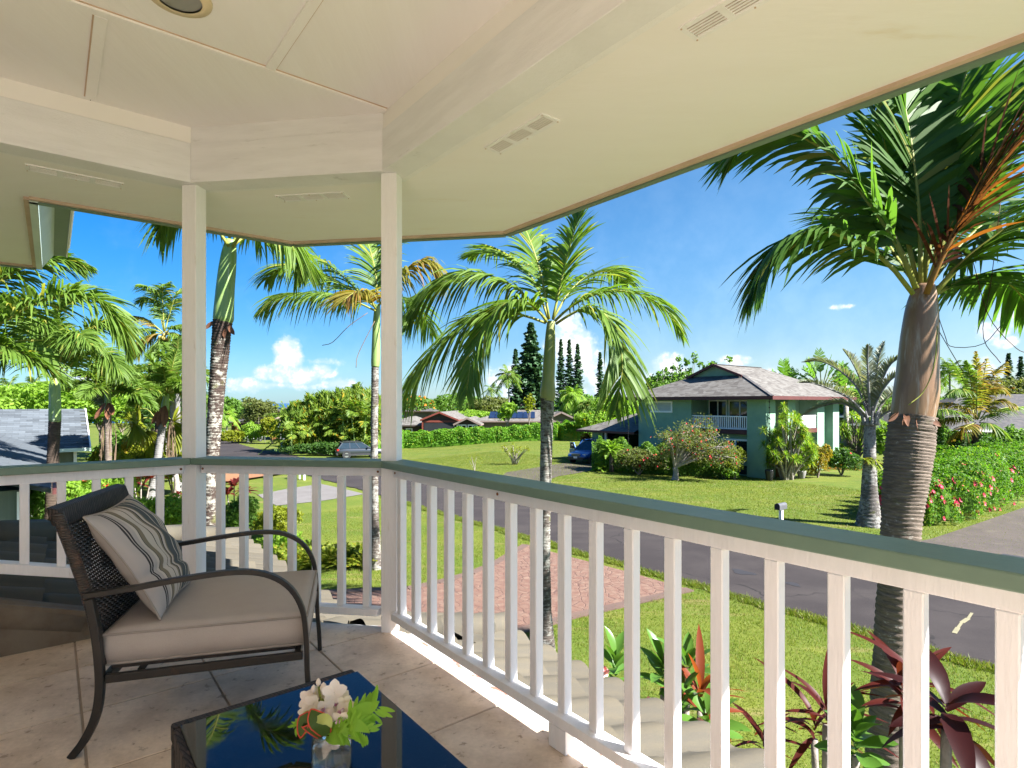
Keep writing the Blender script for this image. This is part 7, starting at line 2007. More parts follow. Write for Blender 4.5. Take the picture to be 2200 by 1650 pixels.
shrub_px('croton_bush', 'bright yellow croton bush right of the dracaena', 1757, 35.5, 52, 958, 2200, .20, 'leaf_yellow', seed=36, aspect=.35)
shrub_px('garden_shrub', 'dark shrub with orange flecks right of the yellow croton', 1808, 36.5, 80, 962, 2600, .20, 'leaf_dark', seed=37, flowers=(FR, 6))
cB = gp(1808, 1010)
root = thing('bromeliad_bed', cB, 'orange leaved bromeliads along the lawn edge', 'plants'); rosettes(root, [gp(1772 + 11 * k, 1012 - rnd.uniform(0, 5)) + UZ * .02 for k in range(8)], 20, .75, .06, 'leaf_orange', .45, .2, 1.4)
cC = ground(1838, 44); root = thing('dracaena_tree', cC, 'tall bushy dracaena behind the silvery palm at the house side', 'tree')
sp = [P(1800 + 84 * rnd.random(), 885 + 85 * rnd.random(), 44 + rnd.uniform(-1.5, 1.5)) for k in range(30)]; b = MB()
for e in sp: b.tube([cC, cC.lerp(e, .5) + UZ * .3, e], [.09, .06, .04], 5, cap=False)
build(b, 'trunk', M['bark_dark'], root, smooth=True); rosettes(root, sp, 32, .75, .07, 'leaf_drac', .6, -.5, 1.45)
shrub_px('garden_shrub', 'bushy bright shrub between the two trunks at the right', 1905, 46, 70, 905, 3000, .25, 'leaf_bright', seed=38)
for px, Z, w, top, m, sd, lab in ((2035, 46, 90, 918, 'leaf_mid', 41, 'big leafy bush below the grey roof'), (2110, 44, 100, 930, 'leaf_dark', 42, 'dark bush at the foot of the yellowing coconut palm'), (2175, 45, 90, 915, 'leaf_mid', 43, 'leafy bush at the right edge above the pink hedge'), (2060, 40, 60, 945, 'leaf_dark', 44, 'low dark bush behind the crest of the pink hedge')):
    shrub_px('garden_shrub', lab, px, Z, w, top, 3200, .26, m, seed=sd)
# plumeria on the lawn
cP = gp(1105, 998); root = thing('plumeria_bush', cP, 'sparse branching plumeria bush alone on the lawn', 'shrub'); b = MB(); C_ = []; rr5 = random.Random(8)
for k in range(16):
    e = P(1080 + 58 * rr5.random(), 953 + 22 * rr5.random(), cP.y + rr5.uniform(-.8, .8)); b.tube(spline([cP + Vector((rr5.uniform(-.2, .2), 0, 0)), cP.lerp(e, .45) + UZ * .1, e], 6), [.05, .045, .04, .035, .03, .02], 5); C_.append(np.array(tuple(e)) + rng.normal(0, .10, (14, 3)))
build(b, 'stem', M['bark_pale'], root, smooth=True); C = np.concatenate(C_); V, T = leafquads(C, rvec(len(C)), .20, .4, .5); put(np_mesh('foliage', V - np.array(tuple(origin(root))), T, mats=[M['leaf_yellowgreen']]), 'foliage', root)
for px, py, lab in ((1238, 981, 'tiny twiggy sapling on the lawn left of the blue car'), (1020, 1012, 'tiny yellow sapling just above the green rail')):
    c = gp(px, py); root = thing('sapling', c, lab, 'sapling'); b = MB()
    for k in range(6): b.tube([c, c + Vector((rnd.uniform(-.4, .4), rnd.uniform(-.3, .3), rnd.uniform(.6, 1.1)))], [.015, .006], 4)
    build(b, 'stem', M['bark_pale'], root); C = np.array(tuple(c)) + rng.normal(0, .28, (70, 3)) + np.array([[0, 0, .7]]); V, T = leafquads(C, rvec(70), .12, .4, .5); put(np_mesh('foliage', V - np.array(tuple(origin(root))), T, mats=[M['leaf_yellowgreen']]), 'foliage', root)
# street end gardens
for px, Z, w, top, n, sz, m, lab, sd in ((470, 84, 26, 920, 900, .4, 'leaf_mid', 'shrub beside the white car down the street', 51), (500, 83, 60, 925, 1400, .35, 'leaf_yellowgreen', 'spiky low bed before the parked white car', 52), (540, 84, 50, 906, 2200, .35, 'leaf_bright', 'bright green shrub at the bend of the street', 53), (585, 82, 55, 896, 2600, .35, 'leaf_yellowgreen', 'big yellow green shrub behind the street sign', 54),
        (622, 76, 55, 920, 2000, .3, 'leaf_dark', 'dark low shrub at the foot of the palm clump', 55), (625, 74, 50, 940, 1600, .25, 'leaf_yellowgreen', 'low lime green shrub behind the twin mailboxes', 56), (506, 98, 14, 905, 350, .35, 'leaf_orange', 'orange croton by the grey roofed house', 57)):
    shrub_px('street_shrub', lab, px, Z, w, top, n, sz, m, seed=sd)
for px, Z, w, top, n, sz, m, lab, sd in ((700, 59, 200, 950, 3800, .30, 'leaf_dark', 'dark undergrowth along the foot of the palm clump', 58),):
    shrub_px('undergrowth', lab, px, Z, w, top, n, sz, m, seed=sd, depth=2)
# left garden, seen between the balusters
IX = flower_mesh('ixora_flower', .10, M['fl_red'])
for px, Z, w, top, n, sz, m, lab, sd, fl in ((80, 19, 110, 1000, 4200, .13, 'leaf_mid', 'green shrub beside the left palm trunk by the neighbour wall', 61, 3), (165, 19.5, 120, 1022, 4600, .13, 'leaf_bright', 'bright shrub with a red flower behind the chair back', 62, 4), (235, 21, 110, 1012, 4200, .13, 'leaf_bright', 'yellow green shrub behind the left balusters', 63, 5), (300, 20, 130, 1070, 4600, .13, 'leaf_bright', 'low bright shrub right of the pillow', 64, 0), (372, 20, 110, 1062, 4200, .13, 'leaf_bright', 'low bright shrub against the left post', 65, 0),
        (430, 21, 70, 1050, 2600, .13, 'leaf_mid', 'green shrub behind the left post', 66, 0), (520, 20.5, 80, 1068, 3800, .13, 'leaf_mid', 'rounded green shrub seen through the middle railing', 67, 0), (590, 19.2, 100, 1086, 4200, .12, 'leaf_yellowgreen', 'golden shrub seen through the middle railing', 68, 0)):
    shrub_px('garden_shrub', lab, px, Z, w, top, n, sz, m, seed=sd, flowers=(IX, fl) if fl else None, aspect=.45)
for px, Z, w, top, n, sz, m, lab, sd in ((225, 27, 110, 958, 2600, .2, 'leaf_yellowgreen', 'lime ground cover under the booted palm', 71), (300, 30, 130, 962, 3000, .2, 'leaf_yellowgreen', 'lime ground cover left of the post', 72), (372, 29, 80, 960, 2000, .2, 'leaf_yellowgreen', 'lime ground cover right against the post', 73), (250, 34, 90, 935, 2400, .24, 'leaf_mid', 'dark shrubs behind the booted palm', 74), (290, 33, 60, 925, 1500, .24, 'leaf_yellow', 'yellow crotons left of the leaning palm', 75)):
    shrub_px('garden_shrub', lab, px, Z, w, top, n, sz, m, seed=sd)
def ti(label, c, heights, L, w, n, m='leaf_red', name='ti_plant', lo=.1, hi=1.45, droop=.45):
    root = thing(name, c, label, 'ti plant'); b = MB(); sp = []
    for dx, dy, h in heights:
        e = c + Vector((dx, dy, h)); b.tube([c + Vector((dx * .4, dy * .4, 0)), e], [.03, .022], 6); sp.append(e)
    build(b, 'stem', M['bark_pale'], root); rosettes(root, sp, n, L, w, m, droop, lo, hi); return root
ti('red ti plant in the left garden behind the balusters', ground(303, 25), [(0, 0, 1.6), (.3, .2, 1.3), (-.3, 0, 1.1)], .75, .12, 20)
ti('red ti plant above the rounded green shrub', ground(503, 21.5), [(0, 0, 1.5), (.35, .1, 1.25), (-.2, -.1, 1.2)], .6, .11, 20)
ti('low red plant by the white trunk in the left garden', ground(382, 27), [(0, 0, .25), (.3, 0, .2)], .5, .08, 18)
tree_px('frangipani', 'small pale trunked tree on the left lawn behind the post', 378, 28, 60, 1010, 985, 500, .2, 'leaf_yellowgreen', trunk_r=.16, bark='bark_pale', seed=81, k=5)
# fern row along the lower lawn
root = thing('fern_row', ground(690, 16.6), 'row of golden ferns on the lawn below the middle railing', 'ferns'); fs = []
for k in range(26):
    c = ground(598 + 190 * k / 25, 16.4 + rnd.uniform(-.5, .6))
    for j in range(13):
        az = j * 2.4 + rnd.random(); el = R(rnd.uniform(30, 85)); d = Vector((math.cos(az) * math.cos(el), math.sin(az) * math.cos(el), math.sin(el))); L = rnd.uniform(.65, .95)
        fs.append(leaflets(spline([c + d * (L * t) - UZ * (L * .35 * t ** 2.2) for t in (0, .35, .7, 1)], 10), .13, 15, .03, droop=.2, vee=.2, seg=3, lo=.1))
V, T = cat_mesh(fs); put(np_mesh('fronds', V - np.array(tuple(origin(root))), T, mats=[M['fern']]), 'fronds', root, kind='stuff')
root = thing('fern_row', ground(600, 18.0), 'green ferns beside the golden shrub', 'ferns'); fs = []
for k in range(9):
    c = ground(575 + 60 * k / 8, 17.6 + rnd.uniform(-.3, .4))
    for j in range(12):
        az = j * 2.4; el = R(rnd.uniform(30, 85)); d = Vector((math.cos(az) * math.cos(el), math.sin(az) * math.cos(el), math.sin(el))); L = rnd.uniform(.7, 1.0)
        fs.append(leaflets(spline([c + d * (L * t) - UZ * (L * .35 * t ** 2.2) for t in (0, .35, .7, 1)], 10), .14, 15, .03, droop=.2, vee=.2, seg=3, lo=.1))
V, T = cat_mesh(fs); put(np_mesh('fronds', V - np.array(tuple(origin(root))), T, mats=[M['leaf_bright']]), 'fronds', root, kind='stuff')

# ---- the bed right below the railing: plumeria and red ti, each leaf its own
def strap_leaf(L, w, droop, obov=0., fold=.16):
    b = MB(); vs = []; n = 9
    for i in range(n):
        t = i / (n - 1); x = L * (t - .08 * droop * t * t); z = -droop * L * t ** 2.0
        k = math.sin(math.pi * min(1, .04 + .96 * t) ** (1.0 + obov)) ** .8 if t < 1 else 0
        k = max(k, .10 if t < .15 else .0)
        vs += [(x, w * k / 2, z + fold * w * k), (x, 0, z), (x, -w * k / 2, z + fold * w * k)]
    return vs, [(i * 3 + j, i * 3 + j + 1, i * 3 + j + 4, i * 3 + j + 3) for i in range(n - 1) for j in range(2)]
def leafy(root, c, n, L, w, m, lo, hi, droop, obov=0., a0=0., spread=None):
    meshes = []
    for k in range(4):
        vs, fs = strap_leaf(L * (.85 + .12 * k), w * (.9 + .08 * k), droop * (.6 + .3 * k), obov); b = MB(); b.add(vs, fs); meshes.append(b.mesh('leaf', [m], True))
    o3 = origin(root)
    for k in range(n):
        az = a0 + k * 2.39996 + rnd.uniform(-.2, .2); el = lo + (hi - lo) * (k + .5) / n + rnd.uniform(-.1, .1)
        q = Matrix.Translation(c - o3 + UZ * (.012 * k)) @ Matrix.Rotation(az, 4, 'Z') @ Matrix.Rotation(-el, 4, 'Y') @ Matrix.Rotation(rnd.uniform(-.4, .4), 4, 'X')
        put(meshes[k % 4], 'leaf', root, mtx=q)
def bedplant(name, label, px, py, n_, tips, L, w, m, lo, hi, droop, n, obov=0., cat='plant', group=None):
    """plant in the bed at distance n_ from the street axis whose head appears at px,py"""
    r_ = (px - CX) / F; Z = n_ / (r_ * .781 + .6245); h = P(px, py, Z); c = Vector((h.x, h.y, 0)); root = thing(name, c, label, cat, group)
    for k, (dx, dy, dz) in enumerate(tips):
        e = h + DV * dx + NV * dy + UZ * dz; b = MB(); b.tube(spline([c + Vector((dx * .3, dy * .3, 0)), c.lerp(e, .6), e], 8), [.045, .04, .036, .032, .03, .028, .026, .024], 7); build(b, 'stem', M['bark_pale'], root, smooth=True)
        leafy(root, e, n, L, w, m, lo, hi, droop, obov, k * 1.3)
    return root, h
PF = flower_mesh('plumeria_bloom', .045, M['fl_plum'])
def blooms(root, pts, Z):
    for px, py in pts:
        for k in range(4):
            p = P(px + rnd.uniform(-9, 9), py + rnd.uniform(-8, 8), Z - .05); nv = Vector((rnd.uniform(-.6, .6), -1, .7)).normalized(); q = nv.to_track_quat('Z', 'Y').to_matrix().to_4x4(); q.translation = p - origin(root); put(PF, 'flower', root, mtx=q)
r_, h_ = bedplant('plumeria_plant', 'plumeria top left of the pink blossoms below the railing', 1322, 1462, 3.55, [(0, 0, 0)], .24, .075, M['leaf_plum'], .0, 1.4, .25, 15, .35)
blooms(r_, [(1290, 1442)], h_.y)
r_, h_ = bedplant('plumeria_plant', 'plumeria with pink and white blossoms below the railing', 1425, 1480, 3.5, [(0, 0, 0), (.14, .1, .03)], .25, .078, M['leaf_plum'], .0, 1.4, .25, 15, .35)
blooms(r_, [(1467, 1455), (1400, 1512)], h_.y)
r_, h_ = bedplant('plumeria_plant', 'low plumeria leaves under the small red ti plant', 1465, 1545, 3.4, [(0, 0, 0), (.2, .0, -.05)], .23, .075, M['leaf_plum'], -.1, 1.3, .25, 14, .35)
blooms(r_, [(1497, 1560)], h_.y)
bedplant('ti_plant', 'small bright red ti plant beside the plumeria', 1505, 1530, 3.5, [(0, 0, 0)], .36, .055, leaf('ti_orange', (.17, .03, .014), (.22, .055, .02), (.12, .16, .03), .2, trans=.5), .2, 1.5, .4, 13)
bedplant('plumeria_plant', 'broad green leaves left of the thick trunk at the bottom', 1838, 1625, 3.8, [(0, 0, 0)], .24, .10, M['leaf_plum'], -.1, 1.35, .2, 13, .4)
M['ti1'] = leaf('ti_red_leaf', (.0488, .0083, .0075), (.0863, .0150, .0097), (.1425, .0375, .0150), .2, trans=.45, rough=.45)
bedplant('ti_plant', 'thin red ti plant arching left of the thick trunk', 1775, 1560, 4.1, [(0, 0, 0), (-.12, .1, -.18)], .34, .046, M['ti1'], .0, 1.4, .7, 12)
bedplant('ti_plant', 'dark red ti plant in front of the thick ringed trunk', 1942, 1530, 4.0, [(0, 0, 0), (.03, .1, .04)], .32, .058, M['ti1'], -.2, 1.3, .5, 13)
bedplant('ti_plant', 'big maroon ti plant with broad leaves right of the thick trunk', 2008, 1560, 3.5, [(.05, 0, .0)], .34, .092, M['leaf_ti'], -.5, 1.0, .45, 12)
bedplant('ti_plant', 'wispy red ti leaves at the bottom between the balusters', 1640, 1615, 4.1, [(0, 0, 0)], .32, .042, M['ti1'], .1, 1.4, .8, 11)

# ---- grass blades on the lawns nearest the balcony
def grass_blades():
    C = []
    def keep(p): 
        n = p[:, 0] * NV.x + p[:, 1] * NV.y; t = p[:, 0] * DV.x + p[:, 1] * DV.y
        return n, t
    n_, t_ = rng.uniform(3.2, 12.9, 260000), rng.uniform(-24, 6, 260000)
    p = np.stack([DV.x * t_ + NV.x * n_, DV.y * t_ + NV.y * n_], 1)
    dpoly = [(q.x, q.y) for q in drv]
    inside = np.zeros(len(p), bool); j = len(dpoly) - 1
    for i in range(len(dpoly)):
        xi, yi = dpoly[i]; xj, yj = dpoly[j]
        c = ((yi > p[:, 1]) != (yj > p[:, 1])) & (p[:, 0] < (xj - xi) * (p[:, 1] - yi) / (yj - yi + 1e-12) + xi); inside ^= c; j = i
    dist = np.hypot(p[:, 0], p[:, 1]); k = ~inside & (rng.random(len(p)) < np.clip(14 / dist, 0, 1) ** 1.5) & (p[:, 1] > 5)
    p = p[k]; n = len(p); h = rng.uniform(.025, .06, n) * (1 + .3 * np.sin(p[:, 0] * 1.3) * np.sin(p[:, 1] * 1.7)); a = rng.uniform(0, 6.28, n); lean = rng.normal(0, .35, (n, 2))
    b0 = np.stack([p[:, 0], p[:, 1], np.zeros(n)], 1); w = np.stack([np.cos(a), np.sin(a), 0 * a], 1) * .006
    V = np.stack([b0 - w, b0 + w, b0 + np.stack([lean[:, 0] * h, lean[:, 1] * h, h], 1)], 1).reshape(-1, 3); T = np.arange(3 * n).reshape(-1, 3)
    put(np_mesh('grass', V, T, mats=[M['blade']]), 'grass', kind='stuff')
M['blade'] = leaf('grass_blade', (.0902, .1376, .0124), (.1466, .1782, .0203), (.2143, .1748, .0620), .12, trans=.35)
grass_blades()
def verge(n0, n1, t0, t1, cnt, h0, h1):
    n_ = n0 + (n1 - n0) * rng.random(cnt) ** 1.0; t_ = rng.uniform(t0, t1, cnt); w = .10 * np.sin(t_ * 2.1) + .07 * np.sin(t_ * 5.3 + 1) + .05 * np.sin(t_ * 13.7)
    n_ = n_ + w * .5
    p = np.stack([DV.x * t_ + NV.x * n_, DV.y * t_ + NV.y * n_], 1); k = p[:, 1] > 4; p = p[k]; n = len(p)
    z = np.array([g(x, y) for x, y in p]); h = rng.uniform(h0, h1, n); a = rng.uniform(0, 6.28, n); lean = rng.normal(0, .5, (n, 2))
    b0 = np.stack([p[:, 0], p[:, 1], z], 1); w = np.stack([np.cos(a), np.sin(a), 0 * a], 1) * .011
    V = np.stack([b0 - w, b0 + w, b0 + np.stack([lean[:, 0] * h, lean[:, 1] * h, h], 1)], 1).reshape(-1, 3)
    put(np_mesh('grass', V, np.arange(3 * n).reshape(-1, 3), mats=[M['blade']]), 'grass', kind='stuff')
verge(12.45, 12.85, -26, 6, 26000, .05, .11)
verge(19.25, 19.75, -34, -1, 20000, .05, .12)
verge(19.6, 33.6, -46, -1, 150000, .03, .065)
verge(24.0, 60, -70, -34, 60000, .03, .065)

# ================================================================== cars
def paint(name, c):
    m, nt = new_mat(name)
    p = nn(nt, 'ShaderNodeBsdfPrincipled', {'Base Color': tuple(c) + (1,), 'Roughness': .3, 'Metallic': .3, 'Coat Weight': .8, 'Coat Roughness': .05})
    nn(nt, 'ShaderNodeOutputMaterial', {'Surface': p.outputs[0]}); return m
M['tyre'] = mat('tyre_rubber', (.016, .016, .017), (.022, .022, .022), rough=.85)
M['rim'] = mat('alloy_rim', (.42, .42, .43), (.36, .36, .37), rough=.3, metallic=.8)
M['tail'] = mat('tail_lamp', (.35, .012, .012), (.28, .01, .01), rough=.2, spec=.6)
M['head'] = mat('head_lamp', (.62, .64, .66), (.50, .52, .55), rough=.15, spec=.7)
M['cladding'] = mat('dark_cladding', (.022, .023, .025), (.028, .029, .03), rough=.6)
M['carglass'] = mat('car_glass', (.020, .032, .040), (.016, .026, .034), rough=.03, spec=.8)
M['plate'] = mat('number_plate', (.60, .60, .58), (.66, .66, .63), rough=.5)
def car(label, loc, heading, col, L=4.5, W=1.80, H=1.62, seat=False, hatch=False, door=False, sedan=False):
    root = thing('parked_car', loc, label, 'car', rotz=heading); pm = paint('car_paint', col)
    hl = L / 2
    #            x      zbot  zsill zbelt ztop   halfwidth-bottom, belt
    st = [(-hl, .42, .55, .80, .86, .74, .70), (-hl + .10, .30, .48, .92, .98, .84, .80), (-hl + .55, .26, .44, .98, 1.02, .90, .84), (-hl + 1.3, .24, .42, .98, 1.02, .90, .84), (0, .22, .42, .97, 1.00, .90, .84),
          (hl - 1.75, .22, .42, .95, .99, .90, .84), (hl - 1.25, .24, .42, .93, .99, .90, .83), (hl - .75, .26, .44, .88, .94, .89, .80), (hl - .25, .28, .46, .78, .84, .85, .74), (hl - .04, .34, .50, .66, .72, .76, .66), (hl, .40, .50, .58, .62, .66, .60)]
    b = MB(); vs = []
    k = W / 1.8
    for x, zb, zs, ze2, zt, w0, w1 in st:
        h = [(.70 * w0, zb), (w0, zs), (w0 * 1.0, (zs + ze2) / 2 + .05), (w1, ze2), (w1 * .6, zt - .01), (0, zt)]
        row = [(x, y * k, z) for y, z in h] + [(x, -y * k, z) for y, z in reversed(h[:-1])]
        vs += row
    m = 11; n = len(st)
    fs = [(i * m + j, i * m + (j + 1) % m, (i + 1) * m + (j + 1) % m, (i + 1) * m + j) for i in range(n - 1) for j in range(m)] + [tuple(range(m - 1, -1, -1)), tuple((n - 1) * m + j for j in range(m))]
    b.add(vs, fs); body = build(b, 'body', pm, root, smooth=True, local=True); body.modifiers.new('round', 'SUBSURF').levels = 1; body.modifiers['round'].render_levels = 1
    # greenhouse
    xb0, xb1, xt0, xt1 = -hl + .12, hl - 1.22, -hl + .55, hl - 2.05
    wb, wt, zb_, zt_ = .81 * k, .60 * k, .98, H - .05
    def qd(mb, p, mi=0): mb.add(p, [(0, 1, 2, 3)], mi)
    g0 = MB()
    c = {}
    for sx, xb, xt in ((0, xb0, xt0), (1, xb1, xt1)):
        for sy in (-1, 1): c[sx, sy] = (Vector((xb, sy * wb, zb_ - .03)), Vector((xt, sy * wt, zt_)))
    for a, bb in (((0, -1), (1, -1)), ((1, -1), (1, 1)), ((1, 1), (0, 1)), ((0, 1), (0, -1))):
        if hatch and a == (0, 1): continue
        qd(g0, [c[a][0], c[bb][0], c[bb][1], c[a][1]])
    build(g0, 'window', M['carglass'], root, local=True)
    rf2 = MB(); rv = []
    for x, e in ((xt0 - .10, .0), (xt0 + .1, .03), ((xt0 + xt1) / 2, .07), (xt1 - .1, .05), (xt1 + .05, .0)):
        rv += [(x, -wt - .02, zt_ - .005), (x, -wt * .6, zt_ + .02 + e), (x, 0, zt_ + .03 + e), (x, wt * .6, zt_ + .02 + e), (x, wt + .02, zt_ - .005)]
    rf2.add(rv, [(i * 5 + j, i * 5 + j + 1, i * 5 + j + 6, i * 5 + j + 5) for i in range(4) for j in range(4)]); build(rf2, 'roof_panel', pm, root, smooth=True, local=True)
    for sy in (-1, 1):
        pl = MB()
        for f, w_ in ((0, .10), (.36, .07), (.66, .06), (1, .075)):
            p0 = c[0, sy][0].lerp(c[1, sy][0], f); p1 = c[0, sy][1].lerp(c[1, sy][1], f); o_ = Vector((0, sy * .008, 0)); pl.bar(p0 + o_, p1 + o_, .035, w_, up=(1, 0, 0))
        build(pl, 'pillar', pm, root, local=True)
        rb_ = MB(); rb_.bar((xt0 + .1, sy * wt * .92, zt_ + .09), (xt1 - .15, sy * wt * .92, zt_ + .09), .035, .03); build(rb_, 'roof_rail', M['cladding'], root, local=True)
        hd = MB(); hd.box((hl - .28, sy * .62 * k, .70), (.17, -.05 * sy, 0), (.03, .14 * sy, 0), (0, 0, .07)); build(hd, 'headlight', M['head'], root, local=True)
        tl = MB(); tl.box((-hl + .10, sy * .70 * k, .84), (.10, 0, 0), (0, .12, 0), (0, 0, .09)); build(tl, 'tail_light', M['tail'], root, local=True)
        mr = MB(); mr.box((hl - 1.5, sy * (.95 * k), 1.03), (.06, 0, 0), (0, .09, 0), (0, 0, .07)); build(mr, 'wing_mirror', pm, root, local=True, bevel=.02)
        sk = MB(); sk.box((0, sy * .895 * k, .36), (hl - .5, 0, 0), (0, .02, 0), (0, 0, .10)); build(sk, 'sill', M['cladding'], root, local=True)
        for xw in (-hl + .90, hl - .92):
            ar = MB(); ar.lathe((xw, sy * .80 * k, .36), [(.40, -.02), (.40, .118), (.33, .118), (.33, -.02)], 22, axis=(0, sy, 0), cap=False); build(ar, 'wheel_arch', M['cladding'], root, local=True)
            wh = MB(); wh.lathe((xw, sy * .70 * k, .34), [(.20, 0), (.33, .0), (.345, .05), (.345, .17), (.33, .205), (.22, .205), (.215, .17), (.0, .17)], 24, axis=(0, sy, 0), cap=False); wo = build(wh, 'wheel', M['tyre'], root, smooth=True, local=True)
            ri = MB()
            for q in range(5):
                a = q * 1.2566; d = Vector((math.cos(a), 0, math.sin(a))); ri.bar(Vector((xw, sy * .885 * k, .34)), Vector((xw, sy * .885 * k, .34)) + d * .215, .05, .03, up=(0, 1, 0))
            ri.lathe((xw, sy * .875 * k, .34), [(.20, 0), (.225, 0), (.225, .03), (.20, .03)], 20, axis=(0, sy, 0)); build(ri, 'rim', M['rim'], wo, local=True)
    gr_ = MB(); gr_.box((hl - .01, 0, .66), (.03, 0, 0), (0, .38, 0), (0, 0, .085)); build(gr_, 'grille', M['cladding'], root, local=True, bevel=.02)
    gr_ = MB(); gr_.box((hl - .02, 0, .755), (.035, 0, 0), (0, .42, 0), (0, 0, .015)); gr_.box((hl + .02, 0, .67), (.01, 0, 0), (0, .36, 0), (0, 0, .012)); build(gr_, 'grille_trim', M['rim'], root, local=True)
    bp_ = MB(); bp_.box((hl - .05, 0, .40), (.09, 0, 0), (0, .66, 0), (0, 0, .11)); build(bp_, 'bumper', M['cladding'], root, local=True, bevel=.03)
    bp_ = MB(); bp_.box((-hl + .04, 0, .44), (.09, 0, 0), (0, .72, 0), (0, 0, .13)); build(bp_, 'bumper', M['cladding'], root, local=True, bevel=.03)
    for x in (hl + .05, -hl - .052):
        pt = MB(); pt.box((x, 0, .50 if x > 0 else .72), (.01, 0, 0), (0, .16, 0), (0, 0, .075)); build(pt, 'number_plate', M['plate'], root, local=True)
    wp_ = MB(); wp_.bar((xt0 - .12, -wt, zt_ + .03), (xt0 - .12, wt, zt_ + .03), .16, .03); build(wp_, 'spoiler', M['cladding'], root, local=True)
    if hatch:
        ht = MB(); a_, b2 = Vector((xt0 - .05, 0, zt_ + .02)), Vector((xt0 - 1.0, 0, zt_ + .34)); ht.bar(a_, b2, 1.25 * k, .05); o = build(ht, 'tailgate', pm, root, local=True, bevel=.02)
        ht = MB(); ht.bar(a_.lerp(b2, .15) - UZ * .03, a_.lerp(b2, .75) - UZ * .03, 1.0 * k, .03); build(ht, 'pane', M['carglass'], o, local=True)
    if door:
        hp_ = Vector((hl - 1.52, -.90 * k, 0)); d = Vector((-.45, -.89, 0)).normalized()
        dr = MB(); dr.bar(hp_ + UZ * .66, hp_ + d * 1.0 + UZ * .66, .07, .58); o = build(dr, 'door', pm, root, local=True, bevel=.02)
        dr = MB(); dr.bar(hp_ + d * .04 + UZ * 1.0, hp_ + d * .35 + UZ * 1.46, .04, .04); dr.bar(hp_ + d * .35 + UZ * 1.46, hp_ + d * .98 + UZ * 1.48, .04, .04); dr.bar(hp_ + d * .98 + UZ * .95, hp_ + d * .98 + UZ * 1.48, .04, .04); build(dr, 'door_frame', pm, o, local=True)
        dr = MB(); q = [hp_ + d * .08 + UZ * .97, hp_ + d * .96 + UZ * .97, hp_ + d * .96 + UZ * 1.45, hp_ + d * .37 + UZ * 1.44]; dr.prism(q, Vector((d.y, -d.x, 0)) * .01); build(dr, 'pane', M['carglass'], o, local=True)
    return root
g0_ = ground(772, 57); car('dark grey hatchback with roof rails parked on the grass by the palm clump', Vector((g0_.x, g0_.y, g0_.z + .0)), R(22), (.035, .042, .052), 4.4, 1.78, 1.56)
h_ = Vector((-.62, -.785, 0)); c_ = ground(1270, 45.2)
car('blue wagon with its front door and tailgate open in the driveway', Vector((c_.x, c_.y, .02)), math.atan2(h_.y, h_.x), (.012, .085, .30), 4.55, 1.80, 1.72, hatch=True, door=True)
g0_ = ground(492, 90); car('white car half hidden by the low bed far down the street', Vector((g0_.x, g0_.y, g0_.z)), R(4), (.62, .64, .66), 4.6, 1.80, 1.5)
g0_ = ground(536, 88); car('pale car parked behind the bright green shrub down the street', Vector((g0_.x, g0_.y, g0_.z)), R(75), (.60, .60, .62), 4.5, 1.80, 1.5)

# ================================================================== mailboxes, signs, small things
def mailbox(label, c, face, post=.10, hpost=1.02, s=1.0, dark_post=False, sticker=False, boxes=1, group='mailboxes along the street'):
    root = thing('mailbox', c, label, 'mailbox', group); f = Vector(face).normalized(); sd = Vector((-f.y, f.x, 0))
    b = MB(); b.box(c + UZ * (hpost / 2), f * (post / 2), sd * (post / 2), UZ * (hpost / 2)); build(b, 'post', M['black'] if dark_post else M['white_metal'], root)
    for k in range(boxes):
        o = c + sd * ((k - (boxes - 1) / 2) * .24) + UZ * (hpost + .001); pts = []
        w, h, L = .085 * s, .125 * s, .24 * s
        sec = [(-w, 0), (w, 0)] + [(w * math.cos(a), h + w * math.sin(a)) for a in [math.pi * i / 10 for i in range(11)]]
        b = MB(); b.prism([o - f * L + sd * y + UZ * z for y, z in sec], f * (2 * L)); bx = build(b, 'box', M['mailbox_grey'], root)
        b = MB(); b.prism([o + f * (L + .001) + sd * (y * 1.08) + UZ * (z * 1.04) for y, z in sec], f * .015); build(b, 'lid', M['black'], bx)
        if sticker:
            for a0, a1, z0, z1, m in ((.01, .065, .03, .10, 'fl_pink_pl'), (-.16, -.02, .02, .10, 'plate')):
                b = MB(); b.prism([o + f * a0 + sd * (-w - .003) + UZ * z0, o + f * a1 + sd * (-w - .003) + UZ * z0, o + f * a1 + sd * (-w - .003) + UZ * z1, o + f * a0 + sd * (-w - .003) + UZ * z1], sd * -.003); build(b, 'sticker', M[m], bx)
M['mailbox_grey'] = mat('mailbox_enamel', (.075, .075, .082), (.10, .10, .108), scale=8, rough=.4)
M['fl_pink_pl'] = mat('pale_red_print', (.62, .36, .32), (.55, .16, .13), scale=60, rough=.6)
Zm = 20.2; cm = ground(1678, Zm)
mailbox('dark mailbox on a white post on the lawn edge across the street', cm, (-.80, -.60, 0), .11, hgt(1094, Zm), 1.05, sticker=True)
def post_at(label, px, py, Z0=None, **kw):
    c = G(px, py); mailbox(label, c, **kw)
post_at('white mailbox post near the concrete drive left of the street', 654, 1031, face=(.5, -.85, 0), post=.12, hpost=1.15)
q = G(604, 965); mailbox('pair of black mailboxes on a black post before the palm clump', q, (-.3, -1, 0), .12, .95, 1.6, dark_post=True, boxes=2)
q = G(516, 949); mailbox('black mailbox by the bed before the white car', q, (-.3, -1, 0), .12, 1.0, 1.4, dark_post=True)
def stake(name, label, px, py, h, w, m, cat='post', group=None):
    c = G(px, py); b = MB(); b.box(c + UZ * h / 2, (w / 2, 0, 0), (0, w / 2, 0), (0, 0, h / 2)); return build(b, name, m, label=label, cat=cat, group=group)
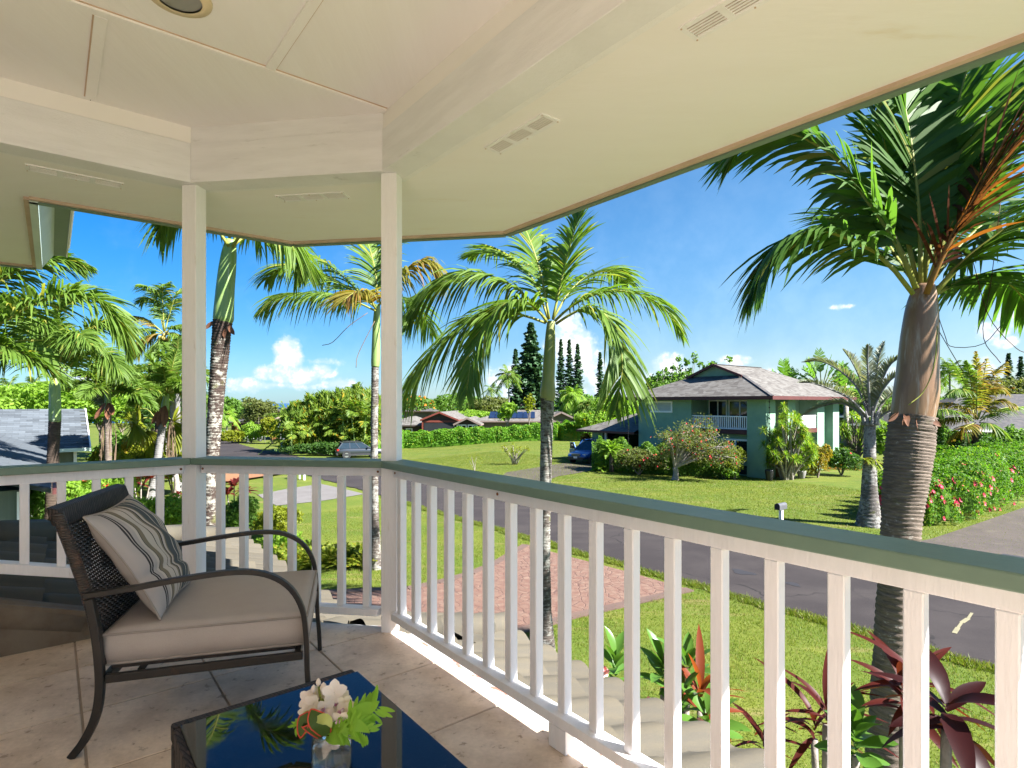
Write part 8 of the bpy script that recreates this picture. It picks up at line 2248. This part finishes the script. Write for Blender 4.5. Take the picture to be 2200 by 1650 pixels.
stake('marker_post', 'white marker post beside the black twin mailboxes', 606, 966, 1.15, .16, M['white_metal'])
stake('marker_post', 'thin grey post left of the black mailbox down the street', 511, 949, .95, .10, M['gutter'])
stake('marker_post', 'low white stake at the grass edge by the concrete drive', 644, 1029, .5, .07, M['white_metal'])
def sign(label, px, py, h, w, hh, face_m, name='street_sign'):
    c = G(px, py); r = thing(name, c, label, 'sign'); b = MB(); b.tube([c, c + UZ * h], .05, 6); build(b, 'pole', M['rim'], r)
    b = MB(); b.box(c + UZ * (h - hh / 2) - Vector((0, .07, 0)), (w / 2, 0, 0), (0, .012, 0), (0, 0, hh / 2)); build(b, 'panel', face_m, r)
sign('grey back of a street sign on a pole behind the black twin mailboxes', 603, 964, 3.1, .62, .78, M['gutter'])
sign('narrow dark sign seen edge on, on a pole at the street bend', 569, 949, 2.35, .20, .75, M['cladding'])
# fan palm leaves by the leaning palm
rootf = thing('fan_palm', ground(325, 29), 'low fan palm with yellow green pleated leaves left of the post', 'fan palm')
ct = P(338, 905, 29); b = MB(); b.tube([ground(336, 29), ct], [.14, .11], 8); build(b, 'trunk', M['trunk_brown'], rootf, smooth=True)
for px, py, r_ in ((300, 878, 1.1), (318, 925, 1.3), (352, 925, 1.1), (372, 905, 1.1), (330, 872, 1.0), (385, 925, 1.0), (290, 910, 1.1)):
    h2 = P(px, py, 29 + rnd.uniform(-.8, .3)); b = MB(); b.tube(spline([ct, ct.lerp(h2, .5) + UZ * .25, h2], 6), .025, 5); build(b, 'leaf_stalk', M['rachis'], rootf)
    dv = (h2 - ct).normalized(); dv = (dv - UZ * .4).normalized(); n = 26; s_ = dv.cross(Vector((0, -1, .2))).normalized()
    a = np.linspace(-1.9, 1.9, n); D = np.stack([np.array(tuple(dv)) * math.cos(x) + np.array(tuple(s_)) * math.sin(x) for x in a]); V, T = blades(np.tile(np.array(tuple(h2))[None], (n, 1)), D, r_, .16, .25)
    put(np_mesh('leaf', V - np.array(tuple(origin(rootf))), T, mats=[M['leaf_yellowgreen']]), 'leaf', rootf)
# manhole / valve cover in the brown driveway
c = G(2180, 1199); c.z += .04; b = MB(); b.box(c, DV * .30, NV * .16, UZ * .008); build(b, 'valve_cover', M['cladding'], label='small rectangular valve cover in the brown driveway', cat='valve cover')
